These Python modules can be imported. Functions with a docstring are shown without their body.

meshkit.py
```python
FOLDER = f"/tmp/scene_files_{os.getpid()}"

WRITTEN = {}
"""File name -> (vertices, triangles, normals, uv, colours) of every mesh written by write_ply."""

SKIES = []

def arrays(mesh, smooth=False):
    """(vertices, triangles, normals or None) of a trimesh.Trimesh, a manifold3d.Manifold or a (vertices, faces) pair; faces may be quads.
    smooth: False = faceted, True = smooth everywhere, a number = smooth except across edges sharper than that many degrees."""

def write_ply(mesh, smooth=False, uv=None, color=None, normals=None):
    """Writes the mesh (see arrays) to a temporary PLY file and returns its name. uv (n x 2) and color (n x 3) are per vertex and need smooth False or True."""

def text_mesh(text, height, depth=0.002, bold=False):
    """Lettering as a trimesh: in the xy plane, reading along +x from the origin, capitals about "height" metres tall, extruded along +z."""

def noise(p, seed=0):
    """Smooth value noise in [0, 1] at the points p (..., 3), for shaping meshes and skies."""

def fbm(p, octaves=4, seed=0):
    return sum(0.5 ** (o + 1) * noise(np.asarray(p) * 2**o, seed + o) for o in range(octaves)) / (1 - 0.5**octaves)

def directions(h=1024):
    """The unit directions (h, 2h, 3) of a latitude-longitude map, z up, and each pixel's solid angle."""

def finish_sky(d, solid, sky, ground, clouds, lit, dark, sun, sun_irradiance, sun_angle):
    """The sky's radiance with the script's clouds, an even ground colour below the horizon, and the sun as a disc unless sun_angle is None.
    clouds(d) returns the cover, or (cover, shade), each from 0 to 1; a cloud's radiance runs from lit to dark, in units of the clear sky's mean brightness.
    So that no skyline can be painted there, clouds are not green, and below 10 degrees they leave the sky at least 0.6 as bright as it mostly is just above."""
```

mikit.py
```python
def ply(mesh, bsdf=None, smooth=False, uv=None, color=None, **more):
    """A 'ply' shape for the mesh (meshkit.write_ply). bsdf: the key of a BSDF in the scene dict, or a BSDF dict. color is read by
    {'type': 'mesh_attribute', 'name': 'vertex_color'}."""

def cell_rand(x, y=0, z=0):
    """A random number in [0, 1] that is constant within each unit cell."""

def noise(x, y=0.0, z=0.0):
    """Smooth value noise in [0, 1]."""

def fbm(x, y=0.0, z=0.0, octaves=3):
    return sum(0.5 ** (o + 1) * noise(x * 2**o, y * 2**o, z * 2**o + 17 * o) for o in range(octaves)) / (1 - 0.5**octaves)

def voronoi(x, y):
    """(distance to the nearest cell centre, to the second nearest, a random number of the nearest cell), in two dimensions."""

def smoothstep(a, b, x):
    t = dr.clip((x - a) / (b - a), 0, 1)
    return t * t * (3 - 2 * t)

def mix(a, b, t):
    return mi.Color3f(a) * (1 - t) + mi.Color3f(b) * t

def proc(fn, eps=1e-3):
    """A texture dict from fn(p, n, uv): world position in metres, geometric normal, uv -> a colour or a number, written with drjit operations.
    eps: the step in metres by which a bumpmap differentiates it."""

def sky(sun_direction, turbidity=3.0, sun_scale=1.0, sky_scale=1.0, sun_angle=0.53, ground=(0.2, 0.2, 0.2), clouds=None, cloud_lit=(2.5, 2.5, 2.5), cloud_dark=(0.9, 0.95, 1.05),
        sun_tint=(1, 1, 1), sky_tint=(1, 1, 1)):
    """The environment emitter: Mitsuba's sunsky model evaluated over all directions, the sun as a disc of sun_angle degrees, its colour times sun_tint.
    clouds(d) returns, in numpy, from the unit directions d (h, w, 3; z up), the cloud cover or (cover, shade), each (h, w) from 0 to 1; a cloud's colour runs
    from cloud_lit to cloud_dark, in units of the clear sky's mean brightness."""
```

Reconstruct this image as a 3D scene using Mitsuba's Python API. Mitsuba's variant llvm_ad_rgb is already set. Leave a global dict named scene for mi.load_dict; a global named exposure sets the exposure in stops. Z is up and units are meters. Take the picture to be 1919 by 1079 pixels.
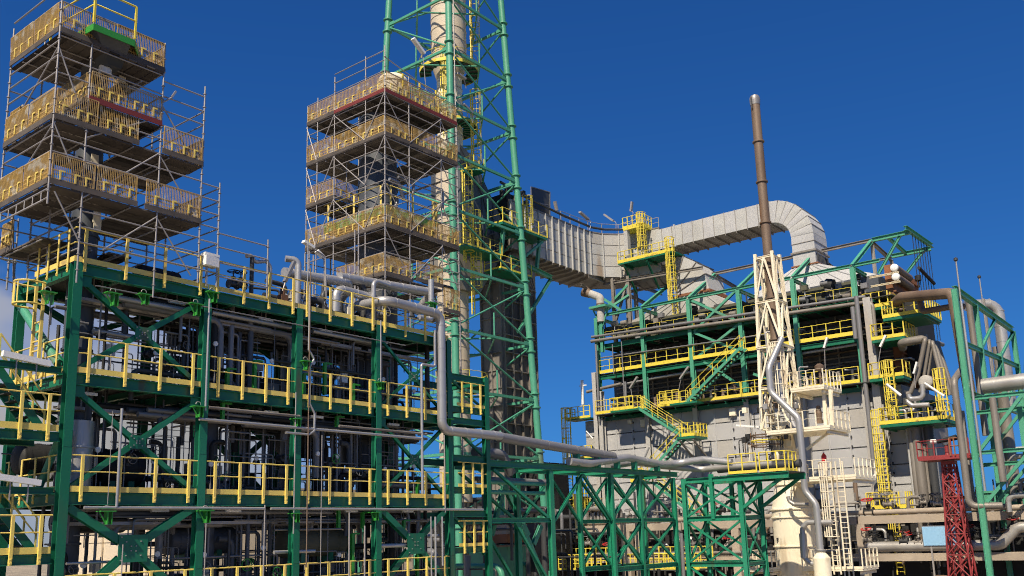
import math, random
import numpy as np, drjit as dr, mitsuba as mi
import mikit, meshkit
from mikit import proc, fbm, noise, smoothstep, mix, cell_rand

T = mi.ScalarTransform4f
scene, labels = {'type': 'scene'}, {}
rnd = random.Random(11)

# ------------------------------------------------------------------ camera, sky, exposure
# world: x runs along the long face of the left steel structure (away, to the right), y along the furnace front (away, to the left), z up, metres
EYE = np.array([0.0, 0.0, 5.4])
FOC, PPX, PPY = 1746.3, 960.0, 652.5                     # in pixels of the 1919 x 1079 photograph
PITCH, ROLL, YAW = 0.19835, -0.0293344, 0.671465
def _w(r, f, z): return np.array([r*math.sin(YAW)+f*math.cos(YAW), -r*math.cos(YAW)+f*math.sin(YAW), z])
FW = _w(0, math.cos(PITCH), math.sin(PITCH))
_u, _r = _w(0, -math.sin(PITCH), math.cos(PITCH)), _w(1, 0, 0)
RT, UP = math.cos(ROLL)*_r+math.sin(ROLL)*_u, -math.sin(ROLL)*_r+math.cos(ROLL)*_u
scene['camera'] = {'type': 'perspective', 'fov_axis': 'x', 'fov': math.degrees(2*math.atan(959.5/FOC)), 'near_clip': 0.1, 'far_clip': 6000.0,
                   'principal_point_offset_x': 0.0, 'principal_point_offset_y': -(PPY-539.5)/1079.0,
                   'to_world': T().look_at(origin=EYE.tolist(), target=(EYE+FW).tolist(), up=UP.tolist())}
SUN = np.array([-0.93, -0.255, 0.0]); SUN = SUN/np.linalg.norm(SUN)
SUN_EL = math.radians(47)
SUN = np.array([SUN[0]*math.cos(SUN_EL), SUN[1]*math.cos(SUN_EL), math.sin(SUN_EL)])
def clouds(d):
    az = np.degrees(np.arctan2(d[..., 1], d[..., 0])); el = np.degrees(np.arcsin(np.clip(d[..., 2], -1, 1)))
    q = d/np.maximum(d[..., 2:3]+0.12, 0.05)
    n = meshkit.fbm(np.concatenate([q[..., :2]*0.9+3.1, q[..., 2:]*0], -1), 6, 3)
    n2 = meshkit.fbm(np.concatenate([d*9.0], -1), 6, 8)
    m = meshkit.fbm(np.concatenate([d*2.2], -1), 3, 21)
    bank = 14.2+9*(n2-0.5)+7*(m-0.5)-0.5*np.maximum(62-az, 0)
    cov = np.clip((bank-el)/1.6, 0, 1)*np.clip((az-44)/12, 0, 1)
    cov = np.maximum(cov*np.clip(0.35+2.2*(n2-0.3), 0, 1), 0.5*np.clip((n-0.72)*5, 0, 1)*np.clip((40-el)/20, 0, 1)*(np.abs(az-70) > 45))
    return cov, np.clip(0.25+1.5*(n2-0.45)+0.02*(14-el), 0, 1)
scene['sky'] = mikit.sky(SUN.tolist(), turbidity=2.6, sun_scale=1.0, sky_scale=0.42, clouds=clouds, cloud_lit=(3.9, 3.7, 3.5), cloud_dark=(1.7, 1.75, 1.8),
                         ground=(0.16, 0.15, 0.13), sky_tint=(0.25, 0.78, 1.5), sun_tint=(0.94, 0.985, 1.03))
exposure = 2.1

# ------------------------------------------------------------------ survey: where a point of the photograph lies on a known plane of the plant
def _ray(px, py): return FW+RT*(px-PPX)/FOC-UP*(py-PPY)/FOC
def on_y(px, py, y): d = _ray(px, py); return EYE+d*(y/d[1])
def on_x(px, py, x): d = _ray(px, py); return EYE+d*(x/d[0])
def on_z(px, py, z): d = _ray(px, py); return EYE+d*((z-EYE[2])/d[2])
def V(*a): return np.array(a, float)

# ------------------------------------------------------------------ meshes: hard edges have vertices of their own, so every mesh is written with normals
def unit(a): a = np.asarray(a, float); return a/max(np.linalg.norm(a), 1e-12)
_BC = np.array([[x, y, z] for x in (-.5, .5) for y in (-.5, .5) for z in (-.5, .5)])
_BF = np.array([[0, 1, 3, 2], [4, 6, 7, 5], [0, 4, 5, 1], [2, 3, 7, 6], [0, 2, 6, 4], [1, 5, 7, 3]])
_BV = _BC[_BF.ravel()]; _BT = np.concatenate([np.array([[4*i, 4*i+1, 4*i+2], [4*i, 4*i+2, 4*i+3]]) for i in range(6)])
class M:
    def __init__(s): s.v, s.f, s.n = [], [], 0
    def add(s, v, f):
        s.v.append(np.asarray(v, float)); s.f.append(np.asarray(f, int)+s.n); s.n += len(v); return s
    def arr(s): return np.concatenate(s.v), np.concatenate(s.f)
    def box(s, c, size, rz=0.0):
        v = _BV*np.asarray(size, float)
        if rz: k, q = math.cos(rz), math.sin(rz); v = v@np.array([[k, q, 0], [-q, k, 0], [0, 0, 1.0]])
        return s.add(v+np.asarray(c, float), _BT)
    def span(s, a, b):                                  # axis-aligned box between two corners
        a, b = np.minimum(a, b), np.maximum(a, b); return s.box((a+b)/2, b-a)
    def bar(s, p, q, w, h=None, up=(0, 0, 1), ext=0.0):
        p, q = np.asarray(p, float), np.asarray(q, float); d = unit(q-p); h = w if h is None else h
        p, q = p-d*ext, q+d*ext
        sd = np.cross(d, up)
        if np.linalg.norm(sd) < 1e-3: sd = np.cross(d, (0, 1, 0.01))
        sd = unit(sd); u = np.cross(sd, d)
        R = np.array([d*np.linalg.norm(q-p), sd*w, u*h])
        return s.add(_BV@R+(p+q)/2, _BT)
    def ibeam(s, p, q, w, h, up=(0, 0, 1), t=0.025):
        p, q = np.asarray(p, float), np.asarray(q, float); d = unit(q-p)
        sd = np.cross(d, up)
        if np.linalg.norm(sd) < 1e-3: sd = np.cross(d, (0, 1, 0.01))
        u = np.cross(unit(sd), d)
        o = u*(h-t)/2
        return s.bar(p+o, q+o, w, t, up).bar(p-o, q-o, w, t, up).bar(p, q, t*0.8, h-2*t, up)
    def tube(s, p, q, r, n=10, r2=None, caps=True):
        return s.path([p, q], r, n, r2=r2, caps=caps)
    def path(s, pts, r, n=10, bend=None, r2=None, caps=True, seg=5):
        pts = [np.asarray(p, float) for p in pts]
        if bend and len(pts) > 2:
            out = [pts[0]]
            for a, b, c in zip(pts, pts[1:], pts[2:]):
                d1, d2 = unit(b-a), unit(c-b); ang = math.acos(max(-1, min(1, float(d1@d2))))
                if ang < 0.05: out.append(b); continue
                t = min(bend*math.tan(ang/2), 0.48*np.linalg.norm(b-a), 0.48*np.linalg.norm(c-b)); R = t/math.tan(ang/2)
                nrm = unit(d2-d1*(d1@d2)); cen = b-d1*t+nrm*R
                for i in range(seg+1):
                    x = ang*i/seg; out.append(cen-nrm*R*math.cos(x)+d1*R*math.sin(x))
            out.append(pts[-1]); pts = out
        m = len(pts); th = np.arange(n)*2*math.pi/n; rings = []
        d0 = unit(pts[1]-pts[0]); e = np.cross(d0, (0, 0, 1.0))
        if np.linalg.norm(e) < 1e-3: e = np.array([1.0, 0, 0])
        e = unit(e)
        for i in range(m):
            a = unit(pts[i]-pts[i-1]) if i else unit(pts[1]-pts[0]); b = unit(pts[i+1]-pts[i]) if i < m-1 else a
            d = unit(a+b); e = unit(e-d*(e@d)); g = np.cross(d, e); k = 1/max(0.4, float(d@a))
            rr = r if r2 is None else r+(r2-r)*i/(m-1)
            rings.append(pts[i]+rr*(np.cos(th)[:, None]*e+np.sin(th)[:, None]*g))
        v = np.concatenate(rings); f = []
        for i in range(m-1):
            a = i*n+np.arange(n); b = i*n+(np.arange(n)+1) % n
            f += [np.stack([a, b, b+n], 1), np.stack([a, b+n, a+n], 1)]
        s.add(v, np.concatenate(f))
        if caps:
            for ring, c, fl in ((rings[0], pts[0], 1), (rings[-1], pts[-1], 0)):
                k = np.arange(n); a, b = k+1, (k+1) % n+1
                s.add(np.vstack([c, ring]), np.stack([k*0, b, a] if fl else [k*0, a, b], 1))
        return s
    def lathe(s, base, prof, n=24, axis=(0, 0, 1), hard=True):  # prof: [(radius, distance along the axis)]; each band has its own vertices when hard
        ax = unit(axis); e = np.cross(ax, (0, 0, 1.0)); e = unit(e) if np.linalg.norm(e) > 1e-3 else np.array([1.0, 0, 0]); g = np.cross(ax, e)
        th = np.arange(n)*2*math.pi/n; c = np.cos(th)[:, None]*e+np.sin(th)[:, None]*g
        rings = [np.asarray(base, float)+ax*z+c*r for r, z in prof]; k = np.arange(n); k2 = (k+1) % n
        fq = np.concatenate([np.stack([k, k2, k2+n], 1), np.stack([k, k2+n, k+n], 1)])
        if hard:
            for a, b in zip(rings, rings[1:]): s.add(np.vstack([a, b]), fq)
        else: s.add(np.concatenate(rings), np.concatenate([fq+i*n for i in range(len(rings)-1)]))
        return s
    def drum(s, p, q, r, n=24, dome=0.35):              # vessel with dished ends
        p, q = np.asarray(p, float), np.asarray(q, float); L = np.linalg.norm(q-p); h = r*dome
        pr = [(0.001, -h)]+[(r*math.sin(a), -h*math.cos(a)) for a in np.linspace(0.25, math.pi/2, 5)]
        pr += [(x, L-z) for x, z in reversed(pr)]
        return s.lathe(p, pr, n, q-p, hard=False)
    def prism(s, poly, h, n=(0, 0, 1)):                 # convex polygon (3-D points, planar) pushed out by h along n
        a = np.asarray(poly, float); n = unit(n); k = len(a); b = a+n*h
        nn = np.cross(a[1]-a[0], a[2]-a[0])
        if nn@n < 0: a, b = a[::-1], b[::-1]
        fan = np.array([[0, i, i+1] for i in range(1, k-1)])
        s.add(b, fan); s.add(a, fan[:, ::-1])
        for i in range(k):
            j = (i+1) % k; s.add([a[i], a[j], b[j], b[i]], [[0, 1, 2], [0, 2, 3]])
        return s
    def hull8(s, lo, hi):                               # frustum: two quads of matching corners
        lo, hi = [np.asarray(x, float) for x in lo], [np.asarray(x, float) for x in hi]
        s.add(lo[::-1], [[0, 1, 2], [0, 2, 3]]); s.add(hi, [[0, 1, 2], [0, 2, 3]])
        for i in range(4):
            j = (i+1) % 4; s.add([lo[i], lo[j], hi[j], hi[i]], [[0, 1, 2], [0, 2, 3]])
        return s

_count = {}
def numbered(k):
    _count[k] = _count.get(k, 0)+1
    return k if _count[k] == 1 else f'{k}_{_count[k]-1:03d}'
CENTRE = {}
def _ply(mesh, mat, key=None):
    if isinstance(mesh, M): mesh = mesh.arr()
    CENTRE[key] = mesh[0].mean(0)
    return mikit.ply(mesh, mat, smooth=True)
def thing(name, label, cat, group=None, kind=None):
    k = numbered(name); labels[k] = {'label': label, 'category': cat}
    if group: labels[k]['group'] = group
    if kind: labels[k]['kind'] = kind
    return k
def part(root, name, mesh, mat, label=None, kind=None):
    k = numbered(root+'__'+name); scene[k] = _ply(mesh, mat, k)
    if label or kind:
        labels[k] = {}
        if label: labels[k]['label'] = label
        if kind: labels[k]['kind'] = kind
    return k
def solo(name, mesh, mat, label, cat, group=None, kind=None):
    k = thing(name, label, cat, group, kind); scene[k] = _ply(mesh, mat, k); return k
def struct(name, mesh, mat, label=None):
    k = numbered(name); scene[k] = _ply(mesh, mat, k); labels[k] = {'kind': 'structure'}
    if label: labels[k]['label'] = label
    return k

# ------------------------------------------------------------------ materials
def rgbt(c): return {'type': 'rgb', 'value': [float(x) for x in c]}
def mat(name, c, rough=0.5, metal=0.0, spec=0.5):
    scene[name] = {'type': 'twosided', 'bsdf': {'type': 'principled', 'base_color': c if isinstance(c, dict) else rgbt(c), 'roughness': rough, 'metallic': metal, 'specular': spec}}
def worn(a, b, s=1.5, amt=0.5, streak=0.0, third=None, cut=0.68):
    a, b = mi.Color3f(*a), mi.Color3f(*b)
    def fn(p, n, uv):
        t = fbm(p.x*s, p.y*s, p.z*s*(0.3 if streak else 1.0), 3)
        c = mix(a, b, dr.clip((t-0.5)*2.4*amt+0.35*amt, 0, 1))
        if third is not None:
            r = fbm(p.x*s*2.0+7, p.y*s*2.0, p.z*s*(0.3 if streak else 2.0)+3, 3)
            c = mix(c, mi.Color3f(*third), 0.85*smoothstep(cut-0.06, cut+0.14, r))
        return c
    return proc(fn)
mat('m_green', worn((.004, .125, .064), (.014, .165, .095), 0.9, 0.9, 1, (.055, .065, .035), 0.70), 0.45)
mat('m_teal', worn((.065, .29, .185), (.09, .33, .22), 0.6, 0.8, 1, (.13, .15, .10), 0.76), 0.45)
mat('m_green_mid', worn((.010, .195, .105), (.025, .235, .14), 0.9, 0.9, 1, (.07, .09, .05), 0.72), 0.45)
mat('m_bright_green', (.035, .27, .04), 0.45)
mat('m_yellow', worn((.72, .59, .06), (.64, .51, .09), 1.3, 0.8, 0, (.33, .20, .06), 0.72), 0.5)
mat('m_pale_yellow', worn((.76, .60, .14), (.64, .48, .15), 1.1, 0.8, 0, (.35, .24, .10), 0.74), 0.5)
mat('m_alu', worn((.46, .46, .46), (.36, .36, .37), 0.8, 0.8, 1), 0.42, 0.55)
mat('m_pipe_dark', (.055, .058, .062), 0.5, 0.2)
mat('m_pipe_grey', (.22, .22, .23), 0.45, 0.3)
mat('m_vessel', worn((.055, .066, .083), (.095, .105, .125), 1.0, 0.8, 1), 0.5)
mat('m_galv', (.36, .34, .33), 0.45, 0.35)
mat('m_plank', worn((.10, .085, .075), (.055, .048, .045), 2.0, 1.0), 0.8)
mat('m_plank_dark', (.035, .031, .029), 0.85); mat('m_plank_pale', worn((.15, .13, .115), (.09, .08, .07), 2.0, 1.0), 0.8)
mat('m_red_plank', (.16, .025, .025), 0.7)
mat('m_barrier', worn((.45, .29, .085), (.36, .25, .115), 1.7, 1.0, 0, (.56, .50, .38), 0.60), 0.6)
mat('m_rust', worn((.20, .145, .105), (.13, .088, .062), 0.9, 1.0, 1, (.25, .13, .06), 0.70), 0.6, 0.2)
mat('m_orange_rust', worn((.25, .10, .045), (.14, .07, .04), 1.2, 1.0, 1), 0.8)
mat('m_cream', worn((.80, .74, .58), (.68, .60, .45), 0.9, 0.8, 1, (.38, .28, .17), 0.73), 0.5)
mat('m_red', worn((.27, .036, .04), (.19, .03, .033), 1.2, 0.9), 0.5)
mat('m_concrete', worn((.40, .34, .27), (.27, .225, .18), 0.8, 1.0, 1), 0.85)
mat('m_beige', worn((.60, .51, .38), (.52, .44, .33), 0.2, 0.9), 0.8)
mat('m_stack', worn((.56, .49, .39), (.49, .41, .31), 0.3, 1.0, 1), 0.6)
mat('m_white', (.80, .80, .78), 0.45)
mat('m_painted_shade', worn((.105, .10, .09), (.07, .066, .06), 0.5, 1.0, 1), 0.7)  # near-black for the upright duct front: shade painted into the colour
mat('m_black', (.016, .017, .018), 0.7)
mat('m_blue', (.25, .47, .70), 0.6)
mat('m_panel', worn((.44, .445, .455), (.35, .355, .36), 0.35, 1.0, 1, (.33, .29, .24), 0.78), 0.6, 0.0, 0.3)
mat('m_panel_warm', worn((.42, .415, .40), (.35, .335, .31), 0.35, 1.0, 1, (.33, .25, .18), 0.72), 0.6, 0.0, 0.3)
mat('m_duct', worn((.44, .445, .44), (.37, .37, .355), 0.35, 1.0, 1, (.33, .26, .19), 0.76), 0.6, 0.0, 0.3)
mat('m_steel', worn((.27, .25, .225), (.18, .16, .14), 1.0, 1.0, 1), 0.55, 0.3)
mat('m_grating', (.045, .05, .046), 0.7)
mat('m_olive', (.085, .085, .055), 0.7)
mat('m_ground', worn((.20, .17, .13), (.12, .105, .085), 0.4, 1.0), 0.95)
mat('m_chrome', worn((.46, .45, .43), (.32, .30, .275), 1.0, 1.0, 1), 0.4, 0.5)
mat('m_fire_red', (.45, .02, .02), 0.4)
mat('m_lamp', (.78, .78, .76), 0.35)

# ------------------------------------------------------------------ builders used all over the plant
def poly_len(pts): return [float(np.linalg.norm(b-a)) for a, b in zip(pts, pts[1:])]
def along(pts, s):
    for a, b in zip(pts, pts[1:]):
        L = float(np.linalg.norm(b-a))
        if s <= L+1e-9: return a+(b-a)*(s/L), unit(b-a)
        s -= L
    return pts[-1], unit(pts[-1]-pts[-2])
def guardrail(label, pts, n=None, mt='m_yellow', h=1.08, style='tube', r=0.024, toe=0.14, name='guardrail', group=None, out=None, mids=1, gap=1.3):
    """posts, rails and kick plate along a deck edge; style flat: wide posts bolted over the edge beam"""
    pts = [np.asarray(p, float) for p in pts]; Z = V(0, 0, 1)
    root = thing(name, label, 'guardrail', group)
    for a, b in zip(pts, pts[1:]):
        L = np.linalg.norm(b-a); k = n if n else max(2, int(round(L/gap))+1); d = unit(b-a); o = np.cross(d, Z) if out is None else np.asarray(out, float)
        for i in range(k):
            if a is not pts[0] and i == 0 and style == 'tube': continue
            q = a+(b-a)*((i+0.0)/(k-1)) if style == 'tube' else a+d*(0.32+(L-0.64)*i/(k-1))
            m = M()
            if style == 'tube': m.bar(q, q+Z*h, 2*r, 2*r, d)
            else:
                m.bar(q+o*0.055-Z*0.30, q+o*0.055+Z*h, 0.085, 0.018, o).bar(q+o*0.03-d*0.038-Z*0.30, q+o*0.03-d*0.038+Z*h, 0.012, 0.06, o)
                m.box(q+o*0.068-Z*0.12, (0.04, 0.04, 0.04)).box(q+o*0.068-Z*0.24, (0.04, 0.04, 0.04))
            part(root, 'post', m, mt)
    if toe:
        m = M()
        for a, b in zip(pts, pts[1:]): m.bar(a+Z*toe/2, b+Z*toe/2, 0.012, toe)
        part(root, 'kick_plate', m, mt)
    part(root, 'top_rail', M().path([p+Z*h for p in pts], r, 8), mt)
    for i in range(mids): part(root, 'middle_rail', M().path([p+Z*(0.12+(h-0.12)*(i+1)/(mids+1)) for p in pts], r*0.85, 8), mt)
    return root
def caged_ladder(label, base, height, face, mt='m_yellow', w=0.5, cage_from=2.2, name='caged_ladder', group=None, r=0.03, step=0.3, hoops=None):
    base, face, Z = np.asarray(base, float), unit(face), V(0, 0, 1); sd = np.cross(face, Z)
    root = thing(name, label, 'ladder', group)
    for k in (-1, 1): part(root, 'side_rail', M().bar(base+sd*k*w/2, base+sd*k*w/2+Z*(height+1.0), 0.09, 0.07, sd), mt)
    m = M()
    for i in range(int(height/step)): m.bar(base-sd*w/2+Z*(0.2+i*step), base+sd*w/2+Z*(0.2+i*step), 0.045, 0.04)
    part(root, 'rung', m, mt, kind='stuff')
    if height+1 > cage_from:
        k = hoops or max(2, int((height+1-cage_from)/0.9)+1)
        arc = [base+sd*(w/2+0.1)*-1]+[base+face*(0.38+0.38*math.sin(a))+sd*0.38*-math.cos(a) for a in np.linspace(0, math.pi, 9)]+[base+sd*(w/2+0.1)]
        for i in range(k):
            z = cage_from+(height+1-cage_from)*i/(k-1)
            part(root, 'hoop', M().path([p+Z*z for p in arc], 0.034, 5), mt)
        for j in (2, 4, 5, 6, 8): part(root, 'cage_strip', M().bar(arc[j]+Z*cage_from, arc[j]+Z*(height+1), 0.065, 0.015, face), mt)
    return root
def stair(label, a, b, w=0.9, side=(1, 0, 0), mt='m_green', rail='m_yellow', name='stair_flight', group=None, sdir=None):
    """flight between two level points; side: horizontal direction across the treads"""
    a, b, sd, Z = np.asarray(a, float), np.asarray(b, float), unit(side), V(0, 0, 1)
    root = thing(name, label, 'stairs', group); n = max(4, int(abs(b[2]-a[2])/0.2))
    for k in (-1, 1): part(root, 'stringer', M().bar(a+sd*k*w/2, b+sd*k*w/2, 0.03, 0.24, Z, 0.05), mt)
    m = M(); d = unit((b-a)*V(1, 1, 0))
    for i in range(1, n):
        q = a+(b-a)*i/n; m.bar(q-sd*(w/2-0.02), q+sd*(w/2-0.02), 0.24, 0.03)
    part(root, 'tread', m, 'm_grating', kind='stuff')
    for k in (-1, 1):
        o = sd*k*w/2
        part(root, 'handrail', M().path([a+o+Z*1.0, b+o+Z*1.0], 0.026, 8), rail); part(root, 'middle_rail', M().path([a+o+Z*.52, b+o+Z*.52], 0.022, 8), rail)
        mm = max(2, int(np.linalg.norm(b-a)/1.3))
        for i in range(mm+1):
            q = a+o+(b-a)*i/mm; part(root, 'post', M().bar(q, q+Z*1.0, 0.045, 0.045, sd), rail)
    return root
def lamp(label, head_a, head_b, foot, name='floodlight', group=None, w=0.2, h=0.11, mt='m_lamp', mid=None):
    """tubular light fitting on a bent pole"""
    root = thing(name, label, 'light', group)
    part(root, 'light_housing', M().bar(head_a, head_b, w, h), mt)
    part(root, 'pole', M().path([foot]+([mid] if mid is not None else [])+[np.asarray(head_a)+(np.asarray(head_b)-np.asarray(head_a))*0.1-V(0, 0, h/2)], 0.03, 8, bend=0.15), 'm_galv')
    return root
def pipe(label, pts, r, mt='m_alu', name='pipe', n=12, bend=None, group=None, rings=0, ringmat=None, cat='pipe'):
    pts = [np.asarray(p, float) for p in pts]
    if not rings: return solo(name, M().path(pts, r, n, bend=bend if bend else r*2.2), mt, label, cat, group)
    root = thing(name, label, cat, group); part(root, 'pipe_run', M().path(pts, r, n, bend=bend if bend else r*2.2), mt)
    if rings:
        for a, b in zip(pts, pts[1:]):
            L = np.linalg.norm(b-a); d = unit(b-a); k = int(L/rings)
            for i in range(k):
                q = a+d*(L*(i+0.5)/k); part(root, 'band', M().tube(q-d*0.03, q+d*0.03, r*1.05, n), ringmat or mt)
    return root
def valve(label, p, r=0.09, axis=(1, 0, 0), mt='m_pipe_dark', wheel='m_bright_green', group=None, up=(0, 0, 1)):
    p, ax, up = np.asarray(p, float), unit(axis), unit(up); root = thing('valve', label, 'valve', group)
    m = M().tube(p-ax*r*1.8, p-ax*r*1.4, r*1.6, 10).tube(p+ax*r*1.4, p+ax*r*1.8, r*1.6, 10).tube(p-ax*r*1.4, p+ax*r*1.4, r, 10).tube(p, p+up*r*2.6, r*0.8, 8)
    part(root, 'valve_body', m, mt); part(root, 'stem', M().tube(p+up*r*2.6, p+up*r*4.6, r*0.22, 6), mt)
    e = np.cross(up, ax); R = r*2.0; c = p+up*r*4.4
    m = M().path([c+R*(math.cos(t)*ax+math.sin(t)*e) for t in np.linspace(0, 2*math.pi, 13)], r*0.18, 6, caps=False)
    for t in (0.3, 2.4, 4.5): m.tube(c, c+R*(math.cos(t)*ax+math.sin(t)*e), r*0.14, 5)
    part(root, 'handwheel', m, wheel); return root
# ================================================================== ground and setting
g = M(); NG = 60; gx = np.linspace(-60, 260, NG); gy = np.linspace(-120, 200, NG)
g.add([[-3000, -3000, -0.05], [3000, -3000, -0.05], [3000, 3000, -0.05], [-3000, 3000, -0.05]], [[0, 1, 2], [0, 2, 3]])
struct('ground', g, 'm_ground')
g = M().span(V(5, 20, -0.3), V(60, 40, 0.02)); struct('concrete_pad', g, 'm_concrete')

# ================================================================== left steel structure
YF, YB, YR = 27.5, 31.2, 33.9
XC = [13.25, 17.78, 21.7, 25.72, 29.95]                  # front columns
X6 = 32.5
ZD = [3.55, 7.04, 10.6, 14.02]                           # decks: ground walkway, lower, middle, top
DN = ['bottom', 'lower', 'middle', 'top']
BN = ['first', 'second', 'third', 'fourth']
st = thing('process_structure', 'dark green open steel structure on the left with three railed decks full of pipes', 'steel structure')
Z = V(0, 0, 1)
for i, x in enumerate(XC):
    part(st, 'column', M().ibeam((x, YF, 0), (x, YF, ZD[3]-0.02), 0.28, 0.30, (0, 1, 0)), 'm_green')
    m = M()
    for z in (4.9, 8.6, 12.0): m.box((x, YF-0.152, z), (0.24, 0.012, 0.5))
    part(st, 'splice_plate', m, 'm_green', kind='stuff')
    yb = YB if i < 2 else YR
    part(st, 'column', M().ibeam((x, YB, 0), (x, YB, ZD[3]-0.02), 0.26, 0.28, (0, 1, 0)), 'm_green')
    if i >= 2: part(st, 'column', M().ibeam((x, YR, 0), (x, YR, ZD[3]-0.02), 0.26, 0.28, (0, 1, 0)), 'm_green')
for k, z in enumerate(ZD):
    zb = z-0.2
    for i in range(4):
        a, b = XC[i]+0.15, XC[i+1]-0.15
        part(st, 'beam', M().ibeam((a, YF, zb), (b, YF, zb), 0.22, 0.36), 'm_green')
        part(st, 'beam', M().ibeam((a, YB, zb), (b, YB, zb), 0.2, 0.34), 'm_green')
        if i >= 2: part(st, 'beam', M().ibeam((a, YR, zb), (b, YR, zb), 0.2, 0.34), 'm_green')
        for t in (0.33, 0.67): part(st, 'joist', M().ibeam((a+(b-a)*t, YF+.12, zb+0.03), (a+(b-a)*t, YB-.1, zb+0.03), 0.14, 0.2), 'm_green')
        part(st, 'deck_grating', M().span(V(XC[i]+.01, YF+.02, z-.015), V(XC[i+1]-.01, YB-.02, z+.012)), 'm_grating')
        if i >= 2: part(st, 'deck_grating', M().span(V(XC[i]+.01, YB+.02, z-.015), V(XC[i+1]-.01, YR-.02, z+.012)), 'm_grating')
    for i, x in enumerate(XC):
        part(st, 'cross_beam', M().ibeam((x, YF+.15, zb), (x, YB-.14, zb), 0.2, 0.34), 'm_green')
        if i >= 2: part(st, 'cross_beam', M().ibeam((x, YB+.14, zb), (x, YR-.14, zb), 0.2, 0.34), 'm_green')
def brace(root, p, q, w=0.16, mt='m_green', up=(0, 1, 0)):
    part(root, 'brace', M().ibeam(p, q, w, w*0.9, up, 0.02), mt)
def gusset(root, c, w, h, mt='m_green', ax=1, bolts=True):
    m = M(); s = [w, h]; sz = (s[0], 0.02, s[1]) if ax == 1 else (0.02, s[0], s[1]); m.box(c, sz); part(root, 'gusset_plate', m, mt)
    if bolts:
        m = M()
        for i in range(5):
            for a, b in ((-.42+.17*i, .42-.17*i), (-.42+.17*i, -.42+.17*i)):
                o = V(a*w, -0.02, b*h) if ax == 1 else V(-0.02, a*w, b*h); m.box(np.asarray(c)+o, (.035, .03, .035) if ax == 1 else (.03, .035, .035))
        part(root, 'bolt', m, 'm_galv', kind='stuff')
yb = YF+0.05
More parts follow.
